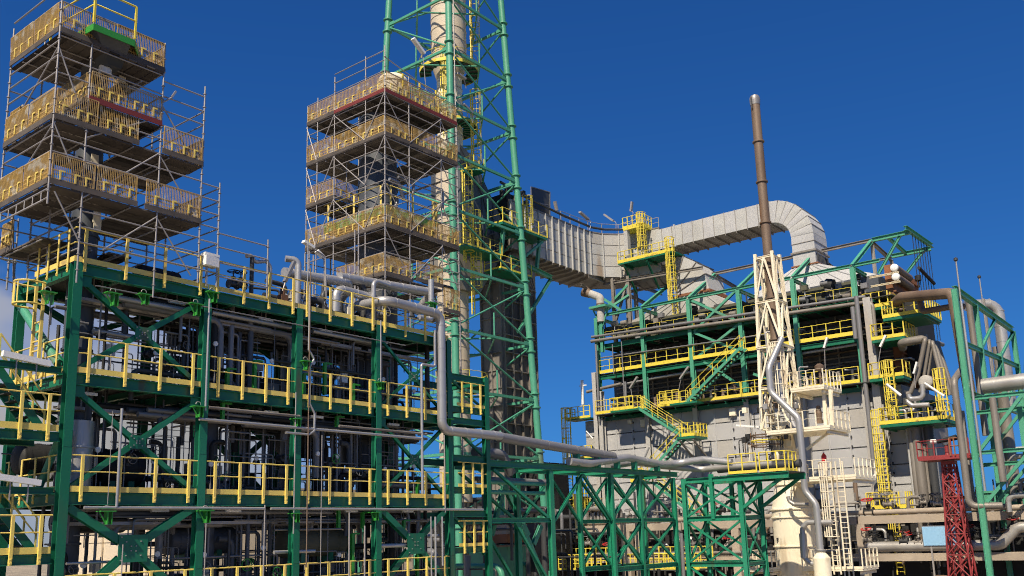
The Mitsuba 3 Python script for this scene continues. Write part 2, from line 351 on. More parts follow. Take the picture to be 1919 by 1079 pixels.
def xbrace(i, z0, z1, w=0.16, y=yb, drop=1.0):
    a, b = XC[i]+.2, XC[i+1]-.2; c = V((a+b)/2, y, (z0+z1)/2)
    for p in (V(a, y, z1-.1), V(b, y, z1-.1), V(a, y, z0+.1), V(b, y, z0+.1)):
        brace(st, p, c+(p-c)*0.06, w)
    gusset(st, c-V(0, w*.5+.015, 0), 0.55, 0.42)
    for p in (V(a+.1, y-.09, z1-.16), V(b-.1, y-.09, z1-.16)): gusset(st, p, 0.34, 0.34, bolts=False)
xbrace(0, ZD[2], ZD[3]-.4); xbrace(0, ZD[1], ZD[2]-.4)
xbrace(3, ZD[2], ZD[3]-.4, .11); xbrace(3, ZD[1], ZD[2]-.4, .13)
def vbrace(i, ztop, zc, w=0.24):                          # braces that meet at one big bolted plate
    a, b = XC[i]+.2, XC[i+1]-.2; c = V((a+b)/2, yb, zc)
    for p in (V(a, yb, ztop-.45), V(b, yb, ztop-.45), V(a, yb, ZD[0]+.05), V(b, yb, ZD[0]+.05)): brace(st, p, c+(p-c)*0.16, w)
    gusset(st, c-V(0, w*.5+.015, 0), 0.95, 0.82)
vbrace(0, ZD[1], 5.35); vbrace(3, ZD[1], 5.2)
for i in range(4):                                        # braces of the row behind
    if i in (0, 2):
        for k in range(1, 3):
            c = V((XC[i]+XC[i+1])/2, YB, ZD[k]+2.1)
            brace(st, V(XC[i]+.2, YB, ZD[k+1]-.4), c, .2); brace(st, V(XC[i+1]-.2, YB, ZD[k+1]-.4), c, .2); brace(st, c, V(c[0]+.1, YB, ZD[k]+.02), .24)
    if i >= 2:
        for k in range(0, 3):
            if (i+k) % 2: brace(st, V(XC[i]+.2, YR, ZD[k]+.1), V(XC[i+1]-.2, YR, ZD[k+1]-.4), .2); brace(st, V(XC[i+1]-.2, YR, ZD[k]+.1), V(XC[i]+.2, YR, ZD[k+1]-.4), .2)
# end face of the structure, seen on the left: one round brace in each storey
part(st, 'tube_brace', M().tube((XC[0], YB-.15, 13.2), (XC[0], YF+.75, 10.95), 0.14, 14), 'm_teal', label='round light green diagonal brace on the end face')
part(st, 'tube_brace', M().tube((XC[0], YF+2.3, 9.9), (XC[0], YB-.3, 7.6), 0.12, 14), 'm_teal')
part(st, 'tube_brace', M().tube((XC[0]+.05, YF+.3, 8.9), (XC[0]+.05, YF+1.6, 7.2), 0.11, 14), 'm_teal')
brace(st, V(XC[0]+.1, YB-.2, 12.9), V(XC[0]+.1, YF+.4, 10.8), .12, up=(1, 0, 0))
# the narrow bay at the right end
for z in (12.55, 10.6, 8.95, 6.55):
    part(st, 'beam', M().ibeam((XC[4]+.15, YF, z-.15), (X6-.14, YF, z-.15), 0.18, 0.28), 'm_green')
    part(st, 'beam', M().ibeam((XC[4]+.15, YF+2.2, z-.15), (X6-.14, YF+2.2, z-.15), 0.18, 0.28), 'm_green')
    part(st, 'cross_beam', M().ibeam((X6, YF+.13, z-.15), (X6, YF+2.08, z-.15), 0.18, 0.28), 'm_green')
part(st, 'column', M().ibeam((X6, YF, 0), (X6, YF, 12.6), 0.26, 0.26, (0, 1, 0)), 'm_green')
part(st, 'column', M().ibeam((X6, YF+2.2, 0), (X6, YF+2.2, 12.6), 0.22, 0.22, (0, 1, 0)), 'm_green')
for z in (11.12, 7.55, 5.0): part(st, 'deck_grating', M().span(V(XC[4]+.2, YF+.1, z-.015), V(X6-.15, YF+2.1, z+.012)), 'm_grating')
for z in (11.12, 7.55, 5.0): part(st, 'beam', M().ibeam((XC[4]+.15, YF, z-.16), (X6-.14, YF, z-.16), 0.18, 0.26), 'm_green')
brace(st, V(XC[4]+.2, yb, 10.3), V(X6-.2, yb, 9.0), .11); brace(st, V(XC[4]+.2, yb, 6.4), V(X6-.2, yb, 4.6), .11); brace(st, V(XC[4]+.2, yb, 12.3), V(X6-.2, yb, 11.2), .09)
ends = ['short pale yellow guardrail of the narrow end bay, highest of the three', 'short pale yellow guardrail of the narrow end bay, middle of the three', 'short pale yellow guardrail of the narrow end bay, lowest of the three']
for z, l in zip((11.12, 7.55, 5.0), ends): guardrail(l, [V(XC[4]+.5, YF-.1, z), V(X6-.15, YF-.1, z)], 3, 'm_pale_yellow', style='flat', out=(0, -1, 0))
# guardrails along the front, one to each bay and deck
for k in (3, 2, 1, 0):
    for i in range(4):
        a, b = XC[i]+(.17 if i or k < 3 else -.15), XC[i+1]-.17
        if k == 3: b = XC[i+1]-.01; a = XC[i]+.01 if i else XC[0]-.15
        guardrail(f'pale yellow guardrail on the {DN[k]} deck of the green structure, {BN[i]} bay from the left', [V(a, YF-.12, ZD[k]), V(b, YF-.12, ZD[k])], 4, 'm_pale_yellow', style='flat', out=(0, -1, 0), toe=0.17)
guardrail('pale yellow guardrail round the left end of the top deck under the tall scaffold', [V(XC[0]-.13, 30.0, ZD[3]), V(XC[0]-.13, YF-.1, ZD[3])], 4, 'm_pale_yellow', style='flat', out=(-1, 0, 0), toe=0.17)
guardrail('pale yellow guardrail at the left end of the middle deck above the stairs', [V(XC[0]-.13, 31.0, ZD[2]), V(XC[0]-.13, YF+.2, ZD[2])], 4, 'm_pale_yellow', style='flat', out=(-1, 0, 0), toe=0.17)
guardrail('pale yellow guardrail at the left end of the lower deck, half in shade', [V(XC[0]-.13, 31.0, ZD[1]), V(XC[0]-.13, YF+.2, ZD[1])], 4, 'm_pale_yellow', style='flat', out=(-1, 0, 0), toe=0.17)
# stair tower at the left end
tw = thing('stair_tower', 'green stair tower with yellow landings at the left edge of the photo', 'stair tower')
XL = 9.2
for z, nm in ((8.78, 'upper'), (5.28, 'lower')):
    part(tw, 'landing', M().span(V(XL, YF+.05, z-.03), V(13.0, YF+1.5, z)), 'm_grating')
    part(tw, 'beam', M().ibeam((XL, YF, z-.16), (13.05, YF, z-.16), .18, .28), 'm_green'); part(tw, 'beam', M().ibeam((XL, YF+1.55, z-.16), (13.05, YF+1.55, z-.16), .18, .28), 'm_green')
    guardrail(f'pale yellow guardrail of the {nm} stair landing left of the first green column', [V(XL, YF-.1, z), V(12.98, YF-.1, z)], 5, 'm_pale_yellow', style='flat', out=(0, -1, 0), toe=0.19)
for z in (10.6, 7.04):
    part(tw, 'beam', M().ibeam((XL, YF+.1, z+.02), (13.05, YF+.1, z+.02), .18, .2), 'm_green')
    part(tw, 'beam', M().ibeam((XL, YF+3.0, z-.2), (13.05, YF+3.0, z-.2), .18, .28), 'm_green')
    part(tw, 'landing', M().span(V(XL, YF+1.9, z-.03), V(11.4, YF+3.0, z)), 'm_grating')
for x, y in ((9.4, YF), (9.4, YB)): part(tw, 'column', M().ibeam((x, y, 0), (x, y, 14), .24, .26, (0, 1, 0)), 'm_green')
stair('upper stair flight with yellow handrails falling to the right beside the first column', (11.35, YF+.75, 10.55), (12.75, YF+.75, 8.8), .8, (0, 1, 0), rail='m_pale_yellow')
stair('second stair flight with yellow handrails falling to the left below the upper landing', (11.3, YF+1.0, 8.75), (9.6, YF+1.0, 7.06), .8, (0, 1, 0), rail='m_pale_yellow')
stair('lower stair flight with yellow handrails falling to the right beside the first column', (11.3, YF+.75, 7.0), (12.75, YF+.75, 5.3), .8, (0, 1, 0), rail='m_pale_yellow')
stair('lowest stair flight at the left edge', (11.3, YF+1.0, 5.25), (9.8, YF+1.0, 3.6), .8, (0, 1, 0), rail='m_pale_yellow')
for (a, b), l in zip((((5, 662), (94, 682)), ((-4, 893), (76, 905))), ('long white strip light over the upper stair flight at the left edge', 'long white strip light over the lower stair flight at the left edge')):
    p, q = on_y(*a, YF-.05), on_y(*b, YF-.05); root = thing('strip_light', l, 'light'); d = unit(q-p)
    part(root, 'light_housing', M().bar(p, q, .16, .17), 'm_lamp')
    for t in (.3, .72): part(root, 'bracket', M().bar(p+(q-p)*t-Z*.6, p+(q-p)*t-Z*.08, .03, .03), 'm_galv')
# ladder on the end face
caged_ladder('yellow ladder with part of a cage on the left end of the top storey', (XC[0]-.4, 28.95, 10.6), 1.9, (-1, 0, 0), 'm_pale_yellow', hoops=2)
# ================================================================== vessels inside the left structure
def column_vessel(label, x, y, z0, z1, r, mt='m_vessel', rings=(), top=True, n=28, cat='vessel', name='column_vessel'):
    root = thing(name, label, cat)
    pr = [(r, 0), (r, z1-z0)]
    part(root, 'shell', M().lathe((x, y, z0), pr, n), mt)
    if top: part(root, 'head', M().lathe((x, y, z1), [(r*math.cos(a), r*.5*math.sin(a)) for a in np.linspace(0, math.pi/2-.01, 6)], n, hard=False), mt)
    for z in rings: part(root, 'band', M().lathe((x, y, z), [(r, 0), (r+.05, .01), (r+.05, .07), (r, .08)], n), mt)
    return root
column_vessel('tall slim dark grey column rising from the left bay up through the tall scaffold', 14.25, 29.2, 0, 22.3, .43, rings=(5.5, 8, 9.3, 11.6, 13, 15.4, 17, 18.8, 20.6))
part_z = [(9.0, 6.9)]
vv = column_vessel('light grey clad column section standing on the lower deck in the left bay', 14.05, 28.35, 7.04, 9.25, .44, 'm_alu', rings=(7.6, 8.4), top=False)
column_vessel('dark column with stepped rings in the second bay, near the second green column', 18.95, 29.0, 0, 13.6, .40, rings=(4.6, 6.1, 8.2, 10.2, 11.3, 11.55, 12.6))
column_vessel('dark grey column just right of the third green column', 23.6, 30.2, 6, 13.7, .42, rings=(8, 10.2, 12.6))
column_vessel('broad dark column under the right scaffold, running up inside it', 30.6, 32.6, 6.5, 27.2, .95, rings=(9, 12, 15, 17.5, 20, 22.5, 25))
column_vessel('broad dark blue-grey vessel in the fourth bay behind the cross brace', 27.4, 30.3, 8.6, 13.6, .9, rings=(9.5, 11.2, 13.0))
column_vessel('slim dark column in the third bay behind the lower cross pipes', 22.9, 29.3, 0, 7, .35, rings=(1, 5))
column_vessel('pale capped vessel head standing out of the top of the right scaffold', 30.1, 31.0, 26.3, 27.7, .75, 'm_cream', rings=(26.8, 27.5), cat='vessel')
column_vessel('small dark column at the back of the second bay', 19.9, 30.6, 3.6, 14, .28, rings=(7, 9, 12))
column_vessel('second small dark column at the back of the third bay', 23.0, 33.0, 3.6, 14, .33, rings=(7, 9, 12))
def drum(label, p, q, r, mt, saddles=True, name='drum'):
    p, q = np.asarray(p, float), np.asarray(q, float); root = thing(name, label, 'vessel'); part(root, 'shell', M().drum(p, q, r), mt); d = unit(q-p)
    for t in (.12, .5, .88):
        c = p+(q-p)*t; part(root, 'band', M().tube(c-d*.04, c+d*.04, r*1.03, 24), mt)
    if saddles:
        for t in (.25, .75):
            c = p+(q-p)*t; part(root, 'saddle', M().box(c-Z*(r*1.0), (.2, r*1.4, r*.8), math.atan2(d[1], d[0])), 'm_green')
    return root
drum('grey horizontal drum at the bottom of the photo in the second bay', (17.9, 29.5, 5.55), (20.4, 29.5, 5.55), .47, 'm_vessel')
drum('brownish horizontal drum with light seams at the bottom of the third bay', (22.3, 28.9, 5.35), (25.0, 28.9, 5.35), .52, 'm_olive')
drum('black domed drum beside the lower stair at the left end', (13.2, 30.3, 8.2), (14.3, 30.3, 8.2), .5, 'm_black')
drum('dark horizontal drum under the lower deck in the left bay', (14.1, 29.6, 6.2), (16.3, 29.6, 6.2), .34, 'm_pipe_dark')
drum('rounded black drum on the lower deck behind the first bay guardrail', (15.3, 29.5, 7.95), (16.6, 29.5, 7.95), .62, 'm_black')
drum('dark bell-shaped vessel hanging under the middle deck in the third bay', (23.6, 30.5, 9.5), (25.0, 30.5, 9.5), .75, 'm_black', False)
drum('long dark drum under the top deck at the back of the second bay', (18.4, 30.6, 12.9), (21.4, 30.6, 12.9), .3, 'm_pipe_dark', False)
drum('black drum lying on the top deck behind the scaffold foot', (16.1, 29.0, 14.5), (17.5, 29.0, 14.5), .36, 'm_black')
# ------------------------------------------------------------------ named pipes on the front of the structure
yp = YF-.32
GP = ('big shiny grey pipe turning down the fourth bay and running out to the right')
A = on_y(722, 562, yp); B = on_y(822, 590, yp); C = on_y(829, 806, yp); D = on_y(938, 822, yp)
B = V(C[0], yp, B[2]+.05); A2 = V(A[0], yp+2.2, A[2]+.05)
pipe(GP, [A2, A, B, C, V(D[0], yp, C[2])], .205, 'm_alu', 'insulated_pipe', 20, .42, rings=.9)
pipe('long dull grey pipe continuing to the right along the top of the green bridge', [V(D[0]+.05, yp+.1, C[2]-.04), on_y(1150, 855, yp+.1)], .23, 'm_pipe_grey', 'insulated_pipe', 20, rings=2.4)
for a, b, l in (((592, 520), (660, 530), 'grey insulated pipe elbow nearest the left of the right scaffold foot'), ((690, 528), (810, 548), 'grey insulated pipe lying behind the right scaffold foot')):
    p, q = on_y(*a, 29.2), on_y(*b, 29.2); pipe(l, [p-V(1.6, 0, .1), p, q, q+V(0, 1.0, -.8)], .2, 'm_alu', 'insulated_pipe', 16, .4, rings=.8)
p = on_y(630, 540, 28.6); q = on_y(705, 560, 28.6); pipe('bent grey insulated pipe running into the big elbow on the top deck', [p-V(0, 0, 1.0), p, q, q+V(0, .9, 0)], .19, 'm_alu', 'insulated_pipe', 16, .4, rings=.7)
p = on_y(808, 524, 28.4); pipe('upright grey vent pipe ending behind the big elbow', [p, p-Z*1.9, p-Z*1.9-V(.8, 0, 0)], .13, 'm_alu', 'vent_pipe', 14, .2)
p = on_y(505, 490, 28.3); pipe('grey gooseneck pipe with a raised hook on the top deck', [on_y(462, 480, 28.3), on_y(473, 478, 28.3), on_y(477, 491, 28.3), on_y(500, 489, 28.3), on_y(507, 500, 28.3), on_y(507, 535, 28.3)], .075, 'm_alu', 'vent_pipe', 10, .15)
p = on_y(473, 482, 28.3); pipe('thick lower leg of the gooseneck on the top deck', [p, p-Z*1.4], .08, 'm_pipe_dark', 'vent_pipe', 10)
def front(label, a, b, r, y=None, mt='m_alu', drop=None, name='pipe', rise=None):
    y = YF-.28 if y is None else y; p, q = on_y(*a, y), on_y(*b, y); q[2] = p[2] if drop is None and abs(p[2]-q[2]) < .5 else q[2]
    pipe(label, [p, q], r, mt, name, 10)
    for t in np.arange(.15, 1, .3):
        pass
front('long thin grey pipe under the lower deck, left length', (158, 951), (495, 954), .05)
front('long thin grey pipe under the lower deck, right length to the end bay', (508, 953), (906, 960), .05)
front('upper thin brown pipe under the middle deck of the second bay', (392, 763), (562, 782), .05, mt='m_steel')
front('long thin pipe under the middle deck running from the second to the fourth bay', (374, 785), (792, 810), .055, mt='m_alu')
front('thin pipe with a rounded end under the middle deck of the third bay', (636, 798), (800, 806), .05, mt='m_steel')
front('thin dark conduit along the face of the top edge beam', (180, 535), (760, 627), .022, YF-.2, 'm_pipe_grey')
front('grey pipe slung under the top deck of the second bay', (397, 585), (545, 612), .09, YF+.5, 'm_alu')
front('grey pipe slung under the top deck of the third bay', (586, 620), (700, 640), .09, YF+.5, 'm_alu')
front('grey pipe slung under the top deck of the first bay', (195, 553), (345, 575), .10, YF+.4, 'm_alu')
front('short grey pipe across the first bay above the middle deck', (175, 620), (262, 629), .09, YF+1.0, 'm_alu')
front('thin pipe near the bottom of the first bay', (125, 1056), (235, 1054), .045, YF+.3)
front('grey pipe near the bottom of the fourth bay', (712, 1023), (760, 1021), .09, YF+.1)
front('thin pipe low in the second and third bays', (515, 993), (640, 990), .04, YF+.2, 'm_steel')
front('fat thin-walled pipe end low in the third bay', (514, 1035), (590, 1031), .07, YF+.2)
# uprights in front
for px, y0, y1, r, l, mt in ((578, 440, 545, .02, 'thin conduit beside the third column, highest', 'm_alu'), (393, 560, 770, .035, 'thin grey downpipe on the face of the second column', 'm_alu'), (555, 735, 1000, .025, 'thin cable on the face of the third column', 'm_galv'), (229, 765, 950, .045, 'thin grey standpipe in front of the first bay lower guardrail', 'm_alu'), (212, 770, 945, .012, 'thin hanging cable in the first bay', 'm_galv'),
                          (231, 1020, 1085, .02, 'thin tube low in the first bay', 'm_galv'), (497, 946, 1085, .025, 'thin tube low in the second bay', 'm_galv'), (387, 975, 1085, .02, 'second thin tube low in the second bay', 'm_galv'), (604, 815, 1085, .016, 'long thin cable in the third bay', 'm_galv'), (655, 960, 1085, .03, 'thin tube low in the third bay', 'm_galv'), (684, 985, 1085, .03, 'thin tube right of the drum low in the third bay', 'm_galv'),
                          (714, 600, 715, .03, 'thin downpipe on the fourth column', 'm_alu'), (833, 815, 960, .03, 'thin tube in front of the fifth column', 'm_galv'), (808, 968, 1085, .03, 'thin tube low in the fourth bay, leftmost of three', 'm_alu'), (816, 968, 1085, .045, 'thin tube low in the fourth bay, middle of three', 'm_alu'), (829, 968, 1060, .04, 'thin tube low in the fourth bay, rightmost of three', 'm_alu')):
    p, q = on_y(px, y0, YF-.3), on_y(px, y1, YF-.3); q[0] = p[0]; pipe(l, [p, q], r, mt, 'riser', 8)
p = on_y(790, 682, YF-.3); q = on_y(816, 682, YF-.3); pipe('thin bent pipe left of the big grey downpipe', [q+Z*1.5, V(q[0], YF-.3, p[2]), p, V(p[0], YF-.3, 7.2)], .06, 'm_alu', 'pipe', 10, .12)
p = on_y(580, 627, YF-.3); pipe('thin kinked pipe that drops past the third column', [p+Z*1.9, p-Z*.6, p+V(.25, 0, -.9), p+V(.05, 0, -1.2), p+V(.05, 0, -2.6), p+V(.3, 0, -2.95), p+V(.3, 0, -3.6), p+V(.05, 0, -3.75), p+V(-1.0, 0, -3.75)], .045, 'm_alu', 'pipe', 10, .1)
p = on_y(582, 540, YF-.34); pipe('pair of thin copper-brown tubes down the third column', [p+Z*.8, V(p[0], YF-.34, 4.5)], .022, 'm_rust', 'riser', 8)
# pipe supports in bright green on the edge beams
for i, (px, py, s) in enumerate(((212, 550, 1), (270, 552, .8), (367, 570, 1), (200, 958, 1), (372, 762, .9), (385, 957, 1.0), (553, 962, .8), (555, 785, .7), (810, 568, 1.1), (702, 960, .8), (838, 785, 1.2), (573, 677, .8), (712, 717, .7), (90, 548, .9), (398, 548, .9))):
    p = on_y(px, py, YF-.25); root = thing('pipe_support', 'small bright green pipe support bracket bolted to the green structure', 'bracket', 'bright green pipe supports on the green structure')
    part(root, 'base_plate', M().box(p, (.5*s, .3, .03)), 'm_bright_green'); part(root, 'web', M().box(p-Z*.2*s, (.03, .22, .38*s)).box(p-Z*.2*s+V(.14, 0, 0), (.02, .2, .38*s)).bar(p+V(-.22*s, 0, -.02), p+V(0, 0, -.38*s), .03, .03), 'm_bright_green')
    part(root, 'clamp', M().path([p+V(math.cos(a)*.09, 0, math.sin(a)*.09+.08) for a in np.linspace(0, math.pi, 7)], .015, 5), 'm_galv')
for px, y0, y1 in ((427, 690, 725), (478, 675, 730), (661, 1000, 1080), (680, 960, 990), (757, 975, 1000), (782, 1040, 1080), (783, 900, 930), (635, 945, 990), (609, 680, 740), (570, 700, 740), (398, 930, 950), (632, 780, 800), (662, 720, 760), (418, 755, 790)):
    p, q = on_y(px, y0, YF+.4), on_y(px, y1, YF+.4); q[0] = p[0]
    root = thing('support_post', 'slim bright green support post standing among the pipes of the green structure', 'support', 'bright green posts among the pipes')
    part(root, 'post', M().ibeam(q, p, .12, .12, (0, 1, 0), .015), 'm_bright_green'); part(root, 'arm', M().bar(p, p+V(.35, 0, 0), .1, .06), 'm_bright_green')
# ------------------------------------------------------------------ the thicket of pipes and valves inside
rnd.seed(5)
lv = ['below the green lower deck', 'below the green middle deck', 'below the green top deck']
def bay_of(x): return sum(x > c for c in XC[1:4])
def ymax(x): return 30.9 if x < XC[2] else 33.6
TONE = {'m_pipe_dark': 'dark grey', 'm_vessel': 'blue-grey', 'm_pipe_grey': 'grey', 'm_black': 'black'}
thin = M()
def clutter(way, name, k, x, pts, r, mt):
    if r < .045: thin.path(pts, r, 6, bend=r*3); return
    w = 'thick' if r > .09 else 'slim'
    pipe(f'{w} {TONE[mt]} {way} pipe {lv[k]}, {BN[bay_of(x)]} bay', pts, r, mt, name, 8, r*3, group=f'{way} pipes {lv[k]}')
for k in range(3):
    zlo, zhi = ZD[k], ZD[k+1]-.4
    for j in range(84):
        x0 = rnd.uniform(13.6, 27.5); x1 = min(29.7, x0+rnd.uniform(1.5, 7)); y = 28.1+(ymax(x0)-28.1)*rnd.random()**1.7; r = rnd.choice([.025, .03, .035, .04, .05, .06, .08, .1, .13])
        z = zhi-rnd.uniform(.08, .6) if rnd.random() < .72 else zlo+rnd.uniform(.15, 1.6)
        if 13.6 < x0 < 17.5 and k > 0 and z < zhi-.6 and rnd.random() < .6: continue
        mt = rnd.choice(['m_pipe_dark', 'm_vessel', 'm_pipe_grey', 'm_pipe_grey', 'm_black']); pts = [V(x0, y, z), V(x1, y, z)]
        e = rnd.random()
        if e < .4: pts.append(V(x1, y, max(zlo, z-rnd.uniform(.6, 2.4))))
        elif e < .6: pts.append(V(x1, min(y+rnd.uniform(.6, 2), ymax(x0)), z))
        if rnd.random() < .3: pts.insert(0, V(x0, y, z+rnd.choice([-1, -.6, .3])))
        clutter('cross', 'process_pipe', k, x0, pts, r, mt)
    for j in range(90):
        x = rnd.uniform(13.7, 29.7); y = 28.2+(ymax(x)-28.2)*rnd.random()**1.7; r = rnd.choice([.02, .025, .03, .04, .05, .06, .08, .11])
        if x < 17.5 and rnd.random() < .35: continue
        a, b = (zlo, zhi+.3) if rnd.random() < .5 else (zlo, zlo+rnd.uniform(.8, 2.4))
        pts = [V(x, y, a), V(x, y, b)]
        if b < zhi-.3 and rnd.random() < .7: pts.append(V(x+rnd.choice([-1, 1])*rnd.uniform(.3, 1.2), y, b))
        clutter('upright', 'riser', k, x, pts, r, rnd.choice(['m_pipe_dark', 'm_pipe_dark', 'm_vessel', 'm_pipe_grey', 'm_black']))
    for j in range(26):
        x = rnd.uniform(14, 29.6); y = rnd.uniform(28.1, 30.5); z = zlo+rnd.uniform(.25, 1.5); wh = rnd.choice(['m_pipe_grey', 'm_bright_green', 'm_black'])
        valve(f'small valve with a {dict(m_pipe_grey="grey", m_bright_green="green", m_black="black")[wh]} handwheel {lv[k]}, {BN[bay_of(x)]} bay', (x, y, z), rnd.uniform(.06, .11), rnd.choice([(1, 0, 0), (0, 1, 0), (0, 0, 1)]), wheel=wh, group=f'small valves {lv[k]}', up=(0, -1, .2))
    for j in range(9):
        x = rnd.uniform(18.2, 29.4); y = rnd.uniform(29, ymax(x)-.4); w = rnd.uniform(.3, .8); h = rnd.uniform(.4, 1.3)
        root = thing('equipment_cabinet', f'dark boxy equipment {lv[k]}, {BN[bay_of(x)]} bay', 'equipment', f'dark equipment {lv[k]}')
        part(root, 'body', M().box((x, y, zlo+.12+h/2), (w, w*.8, h)), rnd.choice(['m_pipe_dark', 'm_vessel', 'm_black'])); part(root, 'base', M().box((x, y, zlo+.06), (w*1.1, w*.9, .11)), 'm_black'); part(root, 'cover', M().box((x, y-w*.4-.015, zlo+.12+h*.55), (w*.7, .03, h*.5)), 'm_pipe_grey')
for k in range(3):                                       # very thin tubing and cables, cable trays, gauges, lamps
    zlo, zhi = ZD[k], ZD[k+1]-.4
    for j in range(90):
        x, y = rnd.uniform(13.6, 29.6), rnd.uniform(28.0, 30.8); z = rnd.uniform(zlo+.1, zhi); L = rnd.uniform(.4, 2.2)
        thin.path([V(x, y, z), V(min(x+L, 29.7), y, z), V(min(x+L, 29.7), y, max(zlo, z-rnd.uniform(.2, 1.5)))] if j % 3 else [V(x, y, zlo), V(x, y, min(zhi, zlo+L*1.5))], rnd.choice([.012, .018, .024]), 5, bend=.08)
    for i in range(4):
        x0_, x1_ = XC[i]+.2, XC[i+1]-.2; y = 28.35+.35*(k % 2); z = zhi-.55
        root = thing('cable_tray', f'grey cable tray slung {lv[k]}, {BN[i]} bay', 'cable tray', 'cable trays of the green structure'); part(root, 'tray', M().bar(V(x0_, y, z), V(x1_, y, z), .3, .02).bar(V(x0_, y-.15, z+.04), V(x1_, y-.15, z+.04), .02, .1).bar(V(x0_, y+.15, z+.04), V(x1_, y+.15, z+.04), .02, .1), 'm_galv')
        m = M()
        for c in range(4): m.path([V(x0_, y-.1+.06*c, z+.04), V((x0_+x1_)/2, y-.1+.06*c+.02, z+.05), V(x1_, y-.1+.06*c, z+.04)], .02, 5)
        part(root, 'cable', m, 'm_black', kind='stuff'); part(root, 'hanger', M().bar(V(x0_+.8, y, z), V(x0_+.8, y, zhi+.3), .03), 'm_galv'); part(root, 'hanger', M().bar(V(x1_-.8, y, z), V(x1_-.8, y, zhi+.3), .03), 'm_galv')
        for q in range(2):
            p = V((x0_+x1_)/2+(q-.5)*rnd.uniform(.6, 2.6), rnd.uniform(27.9, 28.4), zlo+rnd.uniform(.9, 1.7)); root = thing('gauge', f'{["left", "right"][q]} of two white gauges {lv[k]}, {BN[i]} bay', 'gauge', 'gauges of the green structure')
            part(root, 'dial', M().lathe(p, [(.001, -.03), (.09, -.03), (.09, .03), (.001, .03)], 12, (0, 1, 0)), 'm_white'); part(root, 'stem', M().tube(p-Z*.09, V(p[0], p[1], zlo), .018, 6), 'm_galv')
        p = V(rnd.uniform(x0_+.5, x1_-.5), 28.0, zhi-.12); root = thing('deck_lamp', f'small white lamp fixed {lv[k]}, {BN[i]} bay', 'light', 'small lamps under the decks of the green structure'); part(root, 'housing', M().bar(p-V(.3, 0, 0), p+V(.3, 0, 0), .1, .09), 'm_lamp'); part(root, 'stem', M().tube(p, p+Z*.25, .02, 6), 'm_galv')
        p = V(rnd.uniform(x0_+.3, x1_-.3), rnd.uniform(28.2, 29.5), zlo+rnd.uniform(.8, 1.3)); root = thing('junction_box', f'small pale control box on a post {lv[k]}, {BN[i]} bay', 'box', 'control boxes of the green structure'); part(root, 'body', M().box(p, (.3, .16, .38)), rnd.choice(['m_cream', 'm_pipe_grey', 'm_white'])); part(root, 'post', M().bar(p-Z*.19, V(p[0], p[1], zlo), .05), 'm_galv')
solo('small_tubing', thin, 'm_pipe_grey', 'maze of very thin grey tubing between the vessels of the green structure', 'tubing', kind='stuff')
# top deck furniture
for px, py, l in ((438, 510, 'dark valve spindle with a handwheel on the top deck, leftmost of the pair'), (452, 512, 'dark valve spindle with a handwheel on the top deck, rightmost of the pair')):
    valve(l, on_y(px, py, 28.2)-Z*.45, .11, (1, 0, 0), wheel='m_black')
for i in range(16):
    x = rnd.uniform(22.2, 29.3); y = rnd.uniform(28.2, 30.2)
    valve('valve with handwheel on the top deck under the right scaffold', (x, y, ZD[3]+rnd.uniform(.3, 1.2)), rnd.uniform(.07, .12), rnd.choice([(1, 0, 0), (0, 0, 1)]), rnd.choice(['m_pipe_dark', 'm_alu']), wheel='m_pipe_grey', group='valves on the top deck under the right scaffold', up=(0, -1, .3))
for i in range(26):
    x = rnd.uniform(21.9, 29.5); y = rnd.uniform(28.3, 31.5); a = ZD[3]; b = a+rnd.uniform(.7, 2.6); r = rnd.choice([.05, .07, .1, .13])
    pts = [V(x, y, a), V(x, y, b)]
    if rnd.random() < .7: pts.append(V(x+rnd.uniform(-1.4, 1.4), y+rnd.uniform(-.1, .5), b))
    mq = rnd.choice(['m_alu', 'm_pipe_dark', 'm_pipe_grey', 'm_pipe_dark'])
    pipe(f'{dict(m_alu="silvery", m_pipe_dark="dark", m_pipe_grey="grey")[mq]} upright pipe on the top deck under the right scaffold', pts, r, mq, 'riser', 10, r*2.5, group='upright pipes on the top deck under the right scaffold')
for px, py in ((568, 575), (655, 585), (665, 600)):
    p = on_y(px, py, 28.6)
    root = thing('junction_box', 'pale box on a post on the top deck, right scaffold', 'box', 'small boxes on the top deck'); part(root, 'body', M().box(p, (.3, .2, .4)), 'm_cream'); part(root, 'post', M().bar(p-Z*.2, p-Z*.95, .05, .05), 'm_galv')
# wrapped instrument box and lights on the top rail
p = on_y(393, 490, YF-.2); root = thing('wrapped_box', 'white plastic-wrapped box on the top guardrail by the second column', 'box'); part(root, 'wrapping', M().box(p, (.55, .35, .36), .1).prism([p+V(-.29, -.19, .18), p+V(.29, -.16, .18), p+V(.24, .17, .2), p+V(-.22, .18, .2)], .08), 'm_white'); part(root, 'bracket', M().bar(p-V(.1, 0, .18), p-V(.1, 0, .9), .06, .06), 'm_galv')
lamp('dark tubular floodlight leaning right on the top deck between the scaffolds', on_y(534, 528, 27.7), on_y(552, 490, 27.7), on_y(530, 545, 27.7), mt='m_pipe_grey', w=.16)
lamp('white tubular floodlight at the left foot of the right scaffold, upper of two', on_y(588, 464, 28.5), on_y(569, 452, 28.5), on_y(612, 560, 28.5), mid=on_y(610, 480, 28.5))
lamp('white tubular floodlight at the left foot of the right scaffold, lower of two', on_y(606, 482, 28.6), on_y(594, 470, 28.6), on_y(609, 545, 28.6), mid=on_y(608, 486, 28.6))
